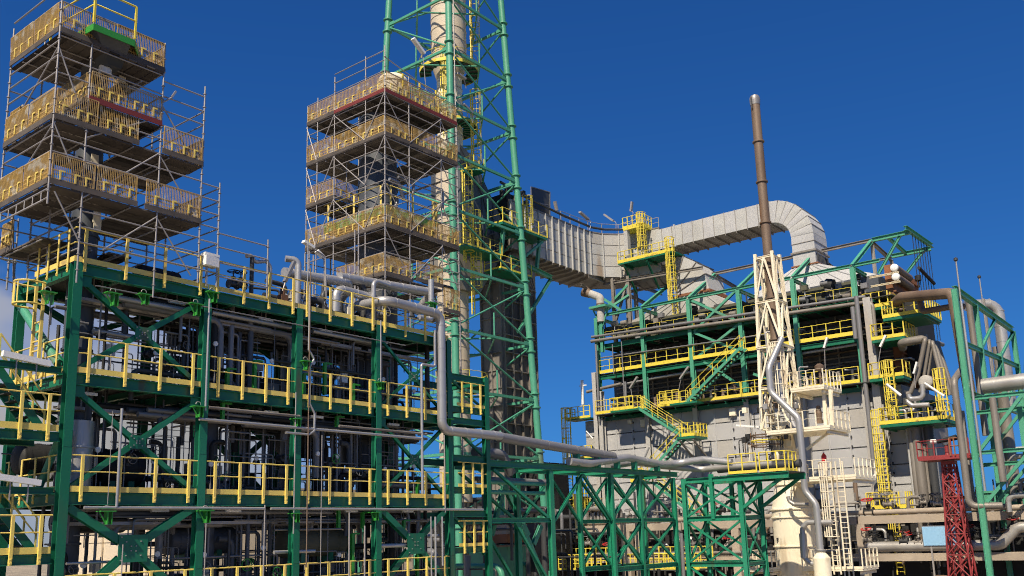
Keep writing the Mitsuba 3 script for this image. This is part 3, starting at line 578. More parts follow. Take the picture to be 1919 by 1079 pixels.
for px, py, y, l in ((687, 916, 30.5, 'red fire extinguisher behind the lower guardrail of the third bay'),):
    p = on_y(px, py, y); root = thing('fire_extinguisher', l, 'fire extinguisher'); part(root, 'cylinder', M().lathe(p-Z*.25, [(.1, 0), (.1, .42), (.04, .52), (.04, .56)], 14), 'm_fire_red'); part(root, 'handle', M().box(p+Z*.36, (.12, .05, .05)), 'm_black')
p = on_y(530, 565, 28.5); root = thing('orange_valve_box', 'small weathered orange pump on the top deck', 'pump'); part(root, 'body', M().box(p, (.3, .3, .5)).tube(p+Z*.2, p+Z*.5, .1), 'm_orange_rust'); part(root, 'foot', M().box(p-Z*.35, (.36, .36, .2)), 'm_pipe_dark')
# ================================================================== scaffold towers
def standard(root, x, y, z0, z1):
    part(root, 'standard', M().tube((x, y, z0), (x, y, z1), .030, 8), 'm_galv')
    m = M()
    for z in np.arange(z0+.4, z1-.1, .5): m.lathe((x, y, z), [(.03, 0), (.06, .004), (.06, .022), (.03, .026)], 8)
    part(root, 'rosette', m, 'm_galv', kind='stuff')
def ledger(root, p, q, name='ledger'): part(root, name, M().tube(p, q, .026, 7), 'm_galv')
def planks(root, x0, x1, y0, y1, z, hole=None, mt='m_plank', axis='x'):
    w = .31
    if axis == 'x':
        k = max(1, int(round((y1-y0)/w))); s = (y1-y0)/k
        for i in range(k):
            a, b = y0+i*s+.012, y0+(i+1)*s-.012; c = (a+b)/2; segs = [(x0, x1)]
            if hole and abs(c-hole[1]) < hole[2]: segs = [(x0, hole[0]-hole[2]), (hole[0]+hole[2], x1)]
            for u, v in segs:
                if v-u > .2: part(root, 'plank', M().span(V(u-rnd.uniform(0, .07), a, z-.055+.01*(i % 2)), V(v+rnd.uniform(0, .07), b, z)), rnd.choice(['m_plank', 'm_plank_dark', 'm_plank_pale', 'm_plank']))
        for x in np.arange(x0+.03, x1, max(.8, (x1-x0)/4)): part(root, 'transom', M().tube((x, y0, z-.09), (x, y1, z-.09), .026, 7), 'm_galv')
    else:
        k = max(1, int(round((x1-x0)/w))); s = (x1-x0)/k
        for i in range(k):
            a, b = x0+i*s+.012, x0+(i+1)*s-.012; c = (a+b)/2; segs = [(y0, y1)]
            if hole and abs(c-hole[0]) < hole[2]: segs = [(y0, hole[1]-hole[2]), (hole[1]+hole[2], y1)]
            for u, v in segs:
                if v-u > .2: part(root, 'plank', M().span(V(a, u-rnd.uniform(0, .07), z-.055+.01*(i % 2)), V(b, v+rnd.uniform(0, .07), z)), rnd.choice(['m_plank', 'm_plank_dark', 'm_plank_pale', 'm_plank']))
        for y in np.arange(y0+.03, y1, max(.8, (y1-y0)/4)): part(root, 'transom', M().tube((x0, y, z-.09), (x1, y, z-.09), .026, 7), 'm_galv')
def barriers(root, p, q, z, toe='m_plank', h=1.0, gapchance=0.0, red=None):
    """a row of wire barriers hung on the guard tubes between two corners, with hooks and a toe board"""
    p, q = V(p[0], p[1], z), V(q[0], q[1], z); L = np.linalg.norm(q-p); d = unit(q-p); k = max(1, int(round(L/1.45))); o = np.cross(d, Z)
    for i in range(k):
        a, b = p+d*(L*i/k+.05), p+d*(L*(i+1)/k-.05); w = np.linalg.norm(b-a); lift = rnd.uniform(-.03, .06); a = a+Z*(.12+lift); b = b+Z*(.12+lift); hh = h-.12
        tilt = o*rnd.uniform(-.03, .05)
        m = M()
        for t in (0, .42, 1.0): m.bar(a+Z*hh*t+tilt*t, b+Z*hh*t+tilt*t, .022, .022)
        for s in np.arange(0, w+.01, .058): m.bar(a+d*s, a+d*s+Z*hh+tilt, .018, .016, d)
        for s in (0, w): m.bar(a+d*s, a+d*s+Z*hh+tilt, .03, .03, d)
        for t in (.12, .27): m.bar(a+Z*hh*t, b+Z*hh*t, .008, .03)
        part(root, 'barrier_panel', m, 'm_barrier')
        m = M()
        for s in (.18*w, .5*w, .8*w):
            s += rnd.uniform(-.06, .06); c = a+d*s+Z*.10; m.bar(c+o*.03, c+o*.03+Z*.3, .05, .02, o).bar(c+o*.03+Z*.28, c+o*.03+Z*.28+d*.14, .05, .02, o)
        part(root, 'hook', m, 'm_pale_yellow', kind='stuff')
    part(root, 'toe_board', M().bar(p+Z*.09+o*.01, q+Z*.09+o*.01, .03, .18), red or toe)

sc = thing('scaffold_tower', 'tall stepped tube scaffold with yellow wire barriers at the left edge, narrowing to the top', 'scaffold')
y0, y1, y2 = 27.25, 29.0, 30.62; xs = [12.12, 13.15, 15.67, 17.27, 18.0, 20.1]
for x, a, b in ((12.12, 15.55, 22.9), (13.15, 13.3, 23.0), (15.67, 13.3, 22.3), (17.27, 14.1, 21.3), (18.0, 14.1, 17.9), (20.1, 14.1, 16.3)): standard(sc, x, y0, a, b)
for x, a, b in ((12.12, 13.7, 22.6), (13.15, 14.1, 22.6), (15.67, 14.1, 22.2), (17.27, 14.1, 20.6), (18.0, 14.1, 17.6)): standard(sc, x, y2, a, b)
for x, y, a, b in ((12.12, 31.7, 13.6, 17.2), (12.7, 31.0, 13.7, 17.0), (12.7, 32.2, 13.6, 16.0), (13.4, 32.2, 13.6, 16.6), (13.15, y1+.3, 14.1, 20), (12.6, 32.8, 13.6, 15.4)): standard(sc, x, y, a, b)
for z in (14.3, 15.0, 15.7, 16.5): ledger(sc, (12.12, 31.7, z), (13.4, 32.2, z)); ledger(sc, (12.12, y2, z-.1), (12.7, 32.2, z-.1))
for z in (15.75, 16.7, 17.25, 17.75, 18.8, 19.3, 19.85, 20.4, 20.9, 21.7, 22.25, 22.8): ledger(sc, (12.12, y0, z), (12.12, y2, z)); 
for z in (17.25, 17.75, 18.8, 19.85, 20.4, 21.7, 22.25): ledger(sc, (12.12, y0, z), (13.15, y0, z)); ledger(sc, (13.15, y0, z), (15.67, y0, z))
for z in (14.6, 15.1, 15.6, 16.7, 17.2, 18.8, 19.7, 20.2, 22.2): ledger(sc, (13.15, y0, z), (15.67, y0, z))
for z in (14.6, 15.15, 15.7, 16.7, 17.2, 17.75, 18.8, 19.3, 19.85, 20.35, 20.9): ledger(sc, (15.67, y0, z), (17.27, y0, z))
for z in (14.6, 15.1, 15.65, 16.2, 16.7, 17.2, 17.7): ledger(sc, (17.27, y0, z), (18.0, y0, z)); ledger(sc, (18.0, y0, z), (18.0, y2, z)); 
for z in (14.5, 15.0, 15.55, 16.05): ledger(sc, (18.0, y0, z), (20.1, y0, z))
for z in (14.6, 15.6, 16.7, 17.2, 17.75, 18.8, 19.3, 20.35, 21.7, 22.2): ledger(sc, (12.12, y2, z), (15.67, y2, z)); ledger(sc, (15.67, y0, z), (15.67, y2, z))
for z in (16.7, 17.2, 18.8, 19.3, 19.85, 20.35): ledger(sc, (17.27, y0, z), (17.27, y2, z)); ledger(sc, (15.67, y2, z), (17.27, y2, z))
hole = (14.25, 29.2, .62)
planks(sc, 12.15, 15.64, y0, y2, 21.2, hole, axis='y'); planks(sc, 13.2, 15.64, y0, y2, 19.25, hole); planks(sc, 12.15, 17.24, y0, y2, 18.3, hole); planks(sc, 12.15, 17.24, y0, y2, 16.2, hole); planks(sc, 12.6, 15.6, 28.6, 31.4, 14.95, hole)
L1 = dict(red=None)
barriers(sc, (12.09, y2), (12.09, y0), 21.2); barriers(sc, (12.12, y0-.03), (15.67, y0-.03), 21.2); barriers(sc, (15.7, y0), (15.7, y2), 21.2)
barriers(sc, (13.12, y2-.9), (13.12, y0), 19.25); barriers(sc, (13.15, y0-.03), (15.67, y0-.03), 19.25, red='m_red_plank')
barriers(sc, (12.09, y2), (12.09, y0), 18.3); barriers(sc, (12.12, y0-.03), (14.9, y0-.03), 18.3); barriers(sc, (15.72, y0-.03), (17.27, y0-.03), 18.3); barriers(sc, (17.3, y0), (17.3, y2), 18.3)
barriers(sc, (12.09, y2), (12.09, y0), 16.2); barriers(sc, (12.12, y0-.03), (14.95, y0-.03), 16.2); barriers(sc, (15.2, y0-.03), (17.27, y0-.03), 16.2); barriers(sc, (17.3, y0), (17.3, y2), 16.2)
barriers(sc, (12.6, y2+.9), (12.6, y2-.1), 19.0); barriers(sc, (12.6, y2+.9), (12.6, y2), 14.95)
for p, q in (((12.12, y0, 20.7), (12.12, y2, 18.6)), ((12.12, y0, 18.1), (12.12, y2, 16.2)), ((12.12, y0, 20.7), (13.15, y0, 18.4)), ((12.12, y0, 18.2), (13.15, y0, 16.2)), ((13.15, y0, 18.0), (15.67, y0, 19.6)), ((13.15, y0, 16.0), (15.67, y0, 18.3)), ((15.67, y0, 18.2), (16.6, y0, 17.0)), ((15.67, y0, 20.0), (17.0, y0, 18.3)), ((13.9, y0, 14.5), (15.67, y0, 16.05)), ((15.67, y0, 16.0), (17.0, y0, 14.3)),
             ((12.3, y0, 16.0), (13.15, y0, 14.6)), ((12.12, y2, 16.1), (12.5, 31.4, 14.2)), ((15.67, y2, 21.0), (17.27, y2, 18.5)), ((12.7, 31.0, 16.6), (13.4, 32.2, 14.2)), ((12.2, 31.7, 16.8), (12.7, 32.2, 13.8))):
    ledger(sc, p, q, 'diagonal_brace')
for z in (14.4, 14.9, 15.4, 15.95): ledger(sc, (13.15, y2, z), (15.67, y2, z)); ledger(sc, (13.15, y0, z), (13.15, y2, z)); ledger(sc, (15.67, y2, z), (18.0, y2, z))
for z in (14.7, 16.9, 18.9, 19.6, 20.6): ledger(sc, (13.15, y1+.3, z), (15.67, y1+.3, z)); ledger(sc, (14.9, y0, z), (14.9, y2, z))
for x in (14.4, 16.5): standard(sc, x, y2, 14.1, 19.0)
# lattice beam under the lowest deck
m = M().tube((12.1, y0-.02, 16.02), (12.1, y2, 16.02), .026, 7).tube((12.1, y0+.3, 15.72), (12.1, y2-.2, 15.72), .026, 7)
for t in np.arange(y0+.4, y2-.2, .55): m.tube((12.1, t, 15.72), (12.1, t, 16.02), .02, 6)
part(sc, 'lattice_beam', m, 'm_galv')
lamp('small lamp on a bent arm at the right side of the tall left scaffold', on_y(322, 182, 27.2), on_y(330, 171, 27.2), on_y(306, 191, 27.2), w=.07, h=.06, mt='m_galv')

# platform and fittings on the vessel top inside it
vp = thing('vessel_platform', 'bright green vessel top platform with yellow handrail jutting out of the tall left scaffold', 'platform')
pts = [V(12.95, 26.8, 21.62), V(14.33, 26.8, 21.62), V(15.0, 27.6, 21.62), V(15.0, 29.3, 21.62), V(12.75, 29.3, 21.62)]
part(vp, 'floor', M().prism(pts, .03), 'm_grating')
part(vp, 'under_plate', M().hull8([V(13.9, 27.6, 20.95), V(14.35, 27.6, 20.95), V(14.35, 29.0, 20.95), V(13.9, 29.0, 20.95)], [V(13.05, 26.85, 21.55), V(14.25, 26.85, 21.55), V(14.9, 29.2, 21.55), V(13.0, 29.2, 21.55)]), 'm_vessel')
m = M()
for a, b in zip(pts[:3], pts[1:4]): m.bar(a-Z*.06, b-Z*.06, .03, .22)
m.bar(pts[4]-Z*.06, pts[0]-Z*.06, .03, .22); part(vp, 'edge_plate', m, 'm_bright_green')
guardrail('yellow handrail round the green vessel platform at the top of the tall left scaffold', [pts[4]+Z*.1, pts[0]+Z*.1, pts[1]+Z*.1], 2, 'm_yellow', style='tube', r=.032, toe=0, h=1.15)
root = thing('manway', 'white vessel top nozzle with a bent white pipe on the green platform', 'nozzle')
part(root, 'bent_pipe', M().path([V(14.4, 28.2, 21.3), V(14.4, 28.2, 22.35), V(14.05, 28.2, 22.35)], .16, 14, .22), 'm_white'); part(root, 'flange', M().lathe((14.4, 28.2, 21.85), [(.16, 0), (.26, 0), (.26, .06), (.16, .06)], 16), 'm_galv'); part(root, 'blind_flange', M().lathe((14.9, 27.9, 21.5), [(.001, .55), (.14, .55), (.14, 0)], 14), 'm_cream')
for i in range(6): valve('small valve on the green platform atop the tall left scaffold', (14.3+.12*i, 27.6+.2*(i % 3), 21.75+.2*(i % 2)), .07, (1, 0, 0), 'm_pipe_grey', 'm_black', group='valves on the green vessel platform')
p = on_y(198, 125, 28.0); root = thing('relief_valve', 'pale cone-topped relief valve under the top deck of the tall left scaffold', 'valve'); part(root, 'bonnet', M().lathe(p-Z*.3, [(.2, 0), (.2, .35), (.07, .5), (.06, .75)], 14), 'm_white'); part(root, 'body', M().lathe(p-Z*.8, [(.1, 0), (.14, .2), (.1, .5)], 12), 'm_pipe_dark')
for px, py, y in ((230, 145, 28.4), (178, 300, 28.7), (182, 407, 28.6), (183, 420, 28.6)):
    p = on_y(px, py, y); root = thing('name_plate', 'small pale plate on the slim dark column in the tall left scaffold', 'plate', 'pale plates on the scaffolded column'); part(root, 'plate', M().box(p, (.25, .03, .4)), 'm_cream'); part(root, 'bracket', M().box(p+V(0, .1, 0), (.05, .2, .05)), 'm_galv')

# ------------------------------------------------------------------ second scaffold
s2 = thing('scaffold_tower', 'broad square tube scaffold with decks of yellow wire barriers before the lattice tower', 'scaffold')
X = [28.6, 30.2, 32.45, 33.67]; Y = [30.0, 31.34, 33.6, 34.9, 35.7]
for i, x in enumerate(X): standard(s2, x, Y[0], (16.2, 14.1, 14.1, 0)[i], (28.7, 27.7, 27.6, 26.6)[i])
for j, y in enumerate(Y[1:]): standard(s2, X[0], y, 14.1, (28.6, 28.3, 27.6, 27.4)[j])
for x in X[1:]:
    for y in (33.6, 35.7): standard(s2, x, y, 14.1, 27.3)
zz = [14.7, 15.3, 15.9, 16.6, 17.25, 17.8, 18.35, 19.0, 19.6, 20.15, 20.7, 21.25, 21.85, 22.4, 22.95, 23.5, 24.1, 24.65, 25.2, 25.75, 26.3, 26.85, 27.4]
for i, z in enumerate(zz):
    if z > 16: ledger(s2, (X[0], Y[0], z), (X[0], Y[1], z)); ledger(s2, (X[0], Y[0], z), (X[1], Y[0], z))
    if z > 18.5: ledger(s2, (X[0], Y[1], z), (X[0], Y[2], z)); ledger(s2, (X[0], Y[2], z), (X[0], Y[4], z))
    ledger(s2, (X[1], Y[0], z), (X[2], Y[0], z))
    if z > 15.5: ledger(s2, (X[2], Y[0], z), (X[3], Y[0], z))
    if i % 2 and z > 18: ledger(s2, (X[0], Y[4], z), (X[3], Y[4], z)); ledger(s2, (X[3], Y[0], z), (X[3], Y[4], z)); ledger(s2, (X[1], Y[0], z), (X[1], Y[4], z)); ledger(s2, (X[0], Y[2], z), (X[3], Y[2], z))
for x in (29.4, 31.4): standard(s2, x, 33.6, 14.1, 26); standard(s2, x, 31.0, 14.1, 18)
for z in (15.2, 16.2, 18.2, 18.9, 20.9, 22.9, 25.3): ledger(s2, (X[0], 31.34, z), (X[3], 31.34, z)); ledger(s2, (31.4, Y[0], z), (31.4, Y[4], z)); ledger(s2, (X[2], Y[0], z), (X[2], Y[4], z))
for z in (27.95, 28.45): ledger(s2, (X[0], Y[0], z), (X[0], Y[2], z))
ledger(s2, (X[0], Y[0], 28.1), (X[2], Y[0], 27.4))
h2 = (30.6, 32.6, 1.1)
for z in (26.3, 24.1, 19.6): planks(s2, X[0]+.03, X[3]-.03, Y[0], Y[4], z, h2, axis='y' if z == 24.1 else 'x')
planks(s2, X[0]+.03, 30.6, Y[2], Y[4], 21.85); planks(s2, X[0]+.03, X[2]-.03, Y[0], 33.3, 17.25, h2); planks(s2, X[2], X[3], Y[0], 32, 16.2)
for z, red in ((26.3, 'm_red_plank'), (24.1, None), (19.6, None)):
    barriers(s2, (X[0]-.03, Y[4]), (X[0]-.03, Y[2]), z); barriers(s2, (X[0]-.03, Y[2]), (X[0]-.03, Y[0]), z, red=red); barriers(s2, (X[0], Y[0]-.03), (X[3], Y[0]-.03), z, red=red); barriers(s2, (X[0], Y[4]+.03), (X[3], Y[4]+.03), z); barriers(s2, (X[3]+.03, Y[0]), (X[3]+.03, Y[4]), z)
barriers(s2, (X[0]-.03, Y[4]), (X[0]-.03, Y[2]), 21.85); barriers(s2, (X[0], Y[2]-.03), (30.6, Y[2]-.03), 21.85)
barriers(s2, (X[0]-.03, 33.3), (X[0]-.03, Y[0]), 17.25); barriers(s2, (X[0], Y[0]-.03), (X[1]+.1, Y[0]-.03), 17.25); barriers(s2, (X[1]+.35, Y[0]-.03), (X[2], Y[0]-.03), 17.35); barriers(s2, (X[2], Y[0]-.03), (X[3], Y[0]-.03), 16.2, h=1.2)
rows = [(26.3, 24.1), (24.1, 21.85), (21.85, 19.6), (19.6, 17.25)]
for a, b in rows:
    ledger(s2, (X[0], Y[0], a-.1), (X[1], Y[0], b+.1), 'diagonal_brace'); ledger(s2, (X[1], Y[0]-.05, b+.1), (X[2], Y[0]-.05, a-.1), 'diagonal_brace'); ledger(s2, (X[2], Y[0], a-.1), (X[3], Y[0], b+.1), 'diagonal_brace')
    if b > 18: ledger(s2, (X[0]-.05, Y[0], a-.1), (X[0]-.05, Y[1], b+.1), 'diagonal_brace'); ledger(s2, (X[0]-.05, Y[1], b+.1), (X[0]-.05, Y[2], a-.1), 'diagonal_brace'); ledger(s2, (X[0]-.05, Y[2], a-.1), (X[0]-.05, Y[3], b+.1), 'diagonal_brace'); ledger(s2, (X[0]-.05, Y[4], a-.1), (X[0]-.05, Y[3], b+.1), 'diagonal_brace')
for dx in (0, .12, .3): standard(s2, 28.0-dx*2, Y[1]+dx, 14.1, 17.9-dx); 
for z in (15.0, 16.0, 17.0): ledger(s2, (27.3, Y[1]+.3, z), (X[0], Y[1], z))
for k, (px, y0_, y1_) in enumerate(((571, 475, 540), (579, 470, 540), (587, 478, 540), (665, 430, 540), (672, 420, 540))):
    p, q = on_y(px, y1_, 29.6+.2*k), on_y(px, y0_, 29.6+.2*k); standard(s2, p[0], p[1], 14.1, q[2])
gp = thing('vessel_platform', 'green edged vessel platform half hidden in the broad scaffold', 'platform')
pts = [V(28.75, 30.12, 20.5), V(32.3, 30.12, 20.5), V(33.3, 31.5, 20.5), V(33.3, 34.5, 20.5), V(28.75, 34.5, 20.5)]
part(gp, 'floor', M().prism(pts, .03), 'm_grating'); m = M()
for a, b in zip(pts, pts[1:]+pts[:1]): m.bar(a-Z*.02, b-Z*.02, .03, .36)
part(gp, 'edge_plate', m, 'm_bright_green')
guardrail('yellow guardrail of the green vessel platform inside the broad scaffold', [pts[4]+Z*.15, pts[0]+Z*.15, pts[1]+Z*.15, pts[2]+Z*.15], 3, 'm_pale_yellow', style='flat', toe=0, out=(-.7, -.7, 0))
gp = thing('vessel_platform', 'green edged platform at the very top of the broad scaffold', 'platform')
pts = [V(29.6, 30.15, 26.55), V(32.6, 30.15, 26.55), V(33.2, 31.5, 26.55), V(33.2, 33, 26.55), V(29.6, 33, 26.55)]
part(gp, 'floor', M().prism(pts, .03), 'm_grating'); m = M()
for a, b in zip(pts, pts[1:]+pts[:1]): m.bar(a, b, .03, .28)
part(gp, 'edge_plate', m, 'm_bright_green')
guardrail('yellow guardrail of the platform at the very top of the broad scaffold', [pts[0]+Z*.15, pts[1]+Z*.15, pts[2]+Z*.15, pts[3]+Z*.15], 3, 'm_yellow', style='flat', toe=0, out=(0, -1, 0))
for i in range(14):
    x, y = rnd.uniform(28.9, 33.2), rnd.uniform(30.4, 31.6); z = rnd.choice([17.3, 19.7, 21.0, 22.0, 24.2])+rnd.uniform(.2, 1.0)
    pipe('short dark pipe stub inside the broad scaffold', [V(x, y, z), V(x+rnd.uniform(.5, 1.4), y, z), V(x+1, y, z-rnd.uniform(.4, 1.0))], rnd.uniform(.04, .1), rnd.choice(['m_pipe_dark', 'm_pipe_grey', 'm_alu']), 'pipe', 8, group='pipe stubs inside the broad scaffold')
# ================================================================== lattice tower with the chimney
TX, TY = (50.85, 56.95), (45.45, 51.6)
lt = thing('lattice_tower', 'tall teal lattice tower of round tubes that carries the chimney', 'tower')
RZ = [52.7, 47.9, 43.15, 38.5, 34.1, 29.6, 25.0, 20.3, 15.8, 11.2, 6.6]
TCX, TCY = 53.63, 48.77
def tc(i, z): h = 3.37+(50.7-z)*.0365; return V(TCX+(-h, h, h, -h)[i], TCY+(-h, -h, h, h)[i], z)   # the tower tapers upwards
for i in range(4):
    part(lt, 'leg', M().tube(tc(i, 0), tc(i, 56), .27, 16), 'm_teal'); m = M()
    for z in RZ:
        for o in (-.55, .55): m.lathe(tc(i, z+o-.05), [(.27, 0), (.40, 0), (.40, .09), (.27, .09)], 14)
    part(lt, 'flange', m, 'm_teal', kind='stuff')
for k, z in enumerate(RZ):
    mids = []
    for i in range(4):
        a, b = tc(i, z), tc((i+1) % 4, z); d = unit(b-a)
        part(lt, 'ring_beam', M().bar(a+d*.25, b-d*.25, .17, .2), 'm_teal'); mids.append((a+b)/2)
        part(lt, 'gusset_plate', M().bar(a+d*.2, a+d*.75, .03, .5), 'm_teal'); part(lt, 'gusset_plate', M().bar(b-d*.75, b-d*.2, .03, .5), 'm_teal')
        if k:
            zt = RZ[k-1]; lo, hi = tc(i, z), tc((i+1) % 4, zt)
            part(lt, 'diagonal_brace', M().tube(tc(i, zt)+d*.3-Z*.3, tc((i+1) % 4, z)-d*.3+Z*.3, .075, 8), 'm_teal')
            if i == 0 and k % 2: part(lt, 'diagonal_brace', M().tube(lo+d*.3+Z*.3, hi-d*.3-Z*.3, .065, 8), 'm_teal')
            part(lt, 'hanger', M().tube(mids[-1]-Z*.0, mids[-1]+Z*1.9, .07, 8), 'm_teal')
    for i in range(4): part(lt, 'plan_brace', M().tube(mids[i]-Z*.12, mids[(i+1) % 4]-Z*.12, .07, 8), 'm_teal')
part(lt, 'conduit', M().tube(tc(0, 10)+V(.1, -.42, 0), tc(0, 56)+V(.1, -.42, 0), .05, 6), 'm_galv')
CX, CY_ = 53.75, 48.6
ch = thing('chimney', 'round pale stone coloured chimney with narrow bands inside the lattice tower', 'chimney')
part(ch, 'lower_shell', M().lathe((CX, CY_, 8), [(1.25, 0), (1.25, 27.3)], 32), 'm_stack'); part(ch, 'cone', M().lathe((CX, CY_, 35.3), [(1.25, 0), (1.05, 1.5)], 32), 'm_stack')
part(ch, 'middle_shell', M().lathe((CX, CY_, 36.8), [(1.05, 0), (1.05, 6.2)], 32), 'm_cream'); part(ch, 'flare', M().lathe((CX, CY_, 43.0), [(1.05, 0), (1.5, 1.4)], 32), 'm_stack'); part(ch, 'upper_shell', M().lathe((CX, CY_, 44.4), [(1.5, 0), (1.45, 12)], 36), 'm_stack')
for z in np.arange(9.5, 56, 1.05):
    r = 1.25 if z < 35 else (1.07 if z < 43 else 1.5)
    if 35 < z < 36.9 or 42.9 < z < 44.6: continue
    part(ch, 'band', M().lathe((CX, CY_, z), [(r, 0), (r+.035, .005), (r+.035, .05), (r, .055)], 32), 'm_stack')
def round_platform(z, r0, r1, a0, a1, label):
    root = thing('chimney_platform', label, 'platform', None); n = 14; an = np.radians(np.linspace(a0, a1, n)); m = M(); e = M(); under = M()
    pt = lambda r, a, dz=0: V(CX+r*math.cos(a), CY_+r*math.sin(a), z+dz)
    for a, b in zip(an, an[1:]):
        m.prism([pt(r0, a), pt(r1, a), pt(r1, b), pt(r0, b)], .04); e.bar(pt(r1, a, .02), pt(r1, b, .02), .03, .28)
        under.bar(pt(r0, a, -.06), pt(r1, a, -.06), .08, .1)
    part(root, 'floor', m, 'm_grating'); part(root, 'kick_plate', e, 'm_yellow'); part(root, 'bracket', under, 'm_green')
    for a in an[::2]: part(root, 'post', M().tube(pt(r1, a), pt(r1, a, 1.1), .03, 6), 'm_yellow')
    for dz, nm in ((1.1, 'top_rail'), (.6, 'middle_rail')): part(root, nm, M().path([pt(r1, a, dz) for a in an], .025, 6), 'm_yellow')
round_platform(43.7, 1.5, 2.5, 120, 370, 'round yellow railed platform highest on the chimney')
round_platform(38.7, 1.1, 2.3, 200, 400, 'round yellow railed platform second on the chimney, just above the broad scaffold')
round_platform(16.8, 1.3, 2.6, 190, 380, 'round yellow railed platform low on the chimney beside the scaffold foot')
caged_ladder('yellow caged ladder on the left of the chimney between its two top platforms', (CX-1.4, CY_-.9, 37.2), 6.8, unit((-1, -.6, 0)), hoops=9)
q = on_y(887, 322, 46.2); caged_ladder('yellow caged ladder on the right of the chimney under the second platform', q, 6.0, (.4, -1, 0), hoops=8, cage_from=.8)
q2 = on_y(872, 490, 46.0); caged_ladder('yellow caged ladder on the right of the chimney below the small ladder landing', q2, 6.4, (.4, -1, 0), hoops=8, cage_from=.8)
caged_ladder('yellow caged ladder on the right side of the chimney at the very top', (55.3, 47.4, 43.9), 9, (.5, -1, 0), hoops=8)
caged_ladder('long yellow caged ladder right of the scaffold above the low chimney platform', on_y(888, 590, 46.0), 7.4, (.3, -1, 0), hoops=9)
rp = thing('ladder_platform', 'small yellow ladder landing on the right of the chimney', 'platform'); zc = float(q[2])
part(rp, 'floor', M().span(V(q[0]-.7, 45.5, zc-.1), V(q[0]+.6, 47.0, zc)), 'm_green'); guardrail('yellow guardrail of the small ladder landing on the right of the chimney', [V(q[0]-.7, 47.0, zc), V(q[0]-.7, 45.5, zc), V(q[0]+.6, 45.5, zc), V(q[0]+.6, 47.0, zc)], 3, toe=.25, r=.04)
lamp('white tubular light hanging in the lattice tower at the top, left of the chimney', on_y(795, 101, 44.6), on_y(774, 72, 44.6), on_y(800, 180, 44.6), w=.34, h=.2)
lamp('tubular light beside the lattice tower front leg above the second platform', on_y(872, 148, 45), on_y(857, 137, 45), on_y(874, 165, 45), w=.3, h=.15, mt='m_galv')
lamp('tubular light on the right of the chimney ladder, half way down', on_y(885, 212, 45), on_y(868, 195, 45), on_y(886, 230, 45), w=.3, h=.15, mt='m_galv')
# platforms on the tower ring where the flue gas duct meets the chimney
for z, x0, x1, y, l in ((27.3, 51.2, 55.6, 44.9, 'yellow guardrail on the lattice tower ring beam left of the dark hopper'), (26.3, 55.4, 59.4, 44.9, 'lower yellow guardrail on the lattice tower beside the right leg')):
    root = thing('ring_platform', l.replace('yellow guardrail', 'green floored platform'), 'platform'); part(root, 'floor', M().span(V(x0, y, z-.12), V(x1, y+1.7, z)), 'm_green'); part(root, 'grating', M().span(V(x0+.05, y+.05, z), V(x1-.05, y+1.65, z+.03)), 'm_grating')
    guardrail(l, [V(x0, y+1.7, z), V(x0, y, z), V(x1, y, z), V(x1, y+1.7, z)], None, gap=1.3, r=.032)
p0 = on_y(943, 424, 44.6); p1 = on_y(1026, 436, 44.6); zp = 30.1
root = thing('ring_platform', 'platform with valves round the right leg of the lattice tower', 'platform'); part(root, 'floor', M().span(V(p0[0], 44.6, zp-.2), V(p1[0], 46.3, zp)), 'm_green')
for x in (p0[0]+.6, p1[0]-.6): part(root, 'bracket', M().ibeam((x, 45.0, zp-.2), (x, 45.4, zp-2.6), .25, .25), 'm_teal')
part(root, 'bracket', M().ibeam((p1[0]-.3, 44.9, zp-.3), (57.2, 45.3, zp-3.4), .2, .2, (0, 1, 0)), 'm_teal')
guardrail('yellow guardrail round the platform at the right leg of the lattice tower', [V(p0[0], 46.2, zp), V(p0[0], 44.6, zp), V(p1[0], 44.6, zp), V(p1[0], 46.2, zp)], None, gap=1.1, r=.035, h=1.2)
part(lt, 'outrigger', M().ibeam((57.1, 45.3, 27.6), (62.8, 45.3, 27.0), .3, .35), 'm_teal'); part(lt, 'outrigger', M().ibeam((62.7, 45.35, 26.9), (58.0, 45.4, 21.5), .22, .24, (0, 1, 0)), 'm_teal')
caged_ladder('yellow ladder cage on the platform at the right leg of the lattice tower', (59.7, 45.6, zp), 2.4, (0, -1, 0), cage_from=1.0, hoops=4)
# ------------------------------------------------------------------ ducts
def face(root, p00, p10, p11, p01, nu, nv, mt, t=.05, gap=.05, name='panel', mts=None, wob=.01):
    p00, p10, p11, p01 = [np.asarray(p, float) for p in (p00, p10, p11, p01)]; n = unit(np.cross(p10-p00, p01-p00))
    at = lambda u, v: (p00*(1-u)+p10*u)*(1-v)+(p01*(1-u)+p11*u)*v
    lu, lv_ = max(np.linalg.norm(p10-p00), .1), max(np.linalg.norm(p01-p00), .1); gu, gv = gap/2/lu, gap/2/lv_
    for i in range(nu):
        for j in range(nv):
            u0, u1, v0, v1 = i/nu+gu, (i+1)/nu-gu, j/nv+gv, (j+1)/nv-gv
            q = [at(u0, v0), at(u1, v0), at(u1, v1), at(u0, v1)]; o = n*rnd.uniform(0, wob)
            tilt = [n*rnd.uniform(-wob, wob) for _ in range(4)]
            part(root, name, M().hull8([x+o*0 for x in q], [x+n*t+o+w for x, w in zip(q, tilt)]), rnd.choice(mts) if mts else mt)
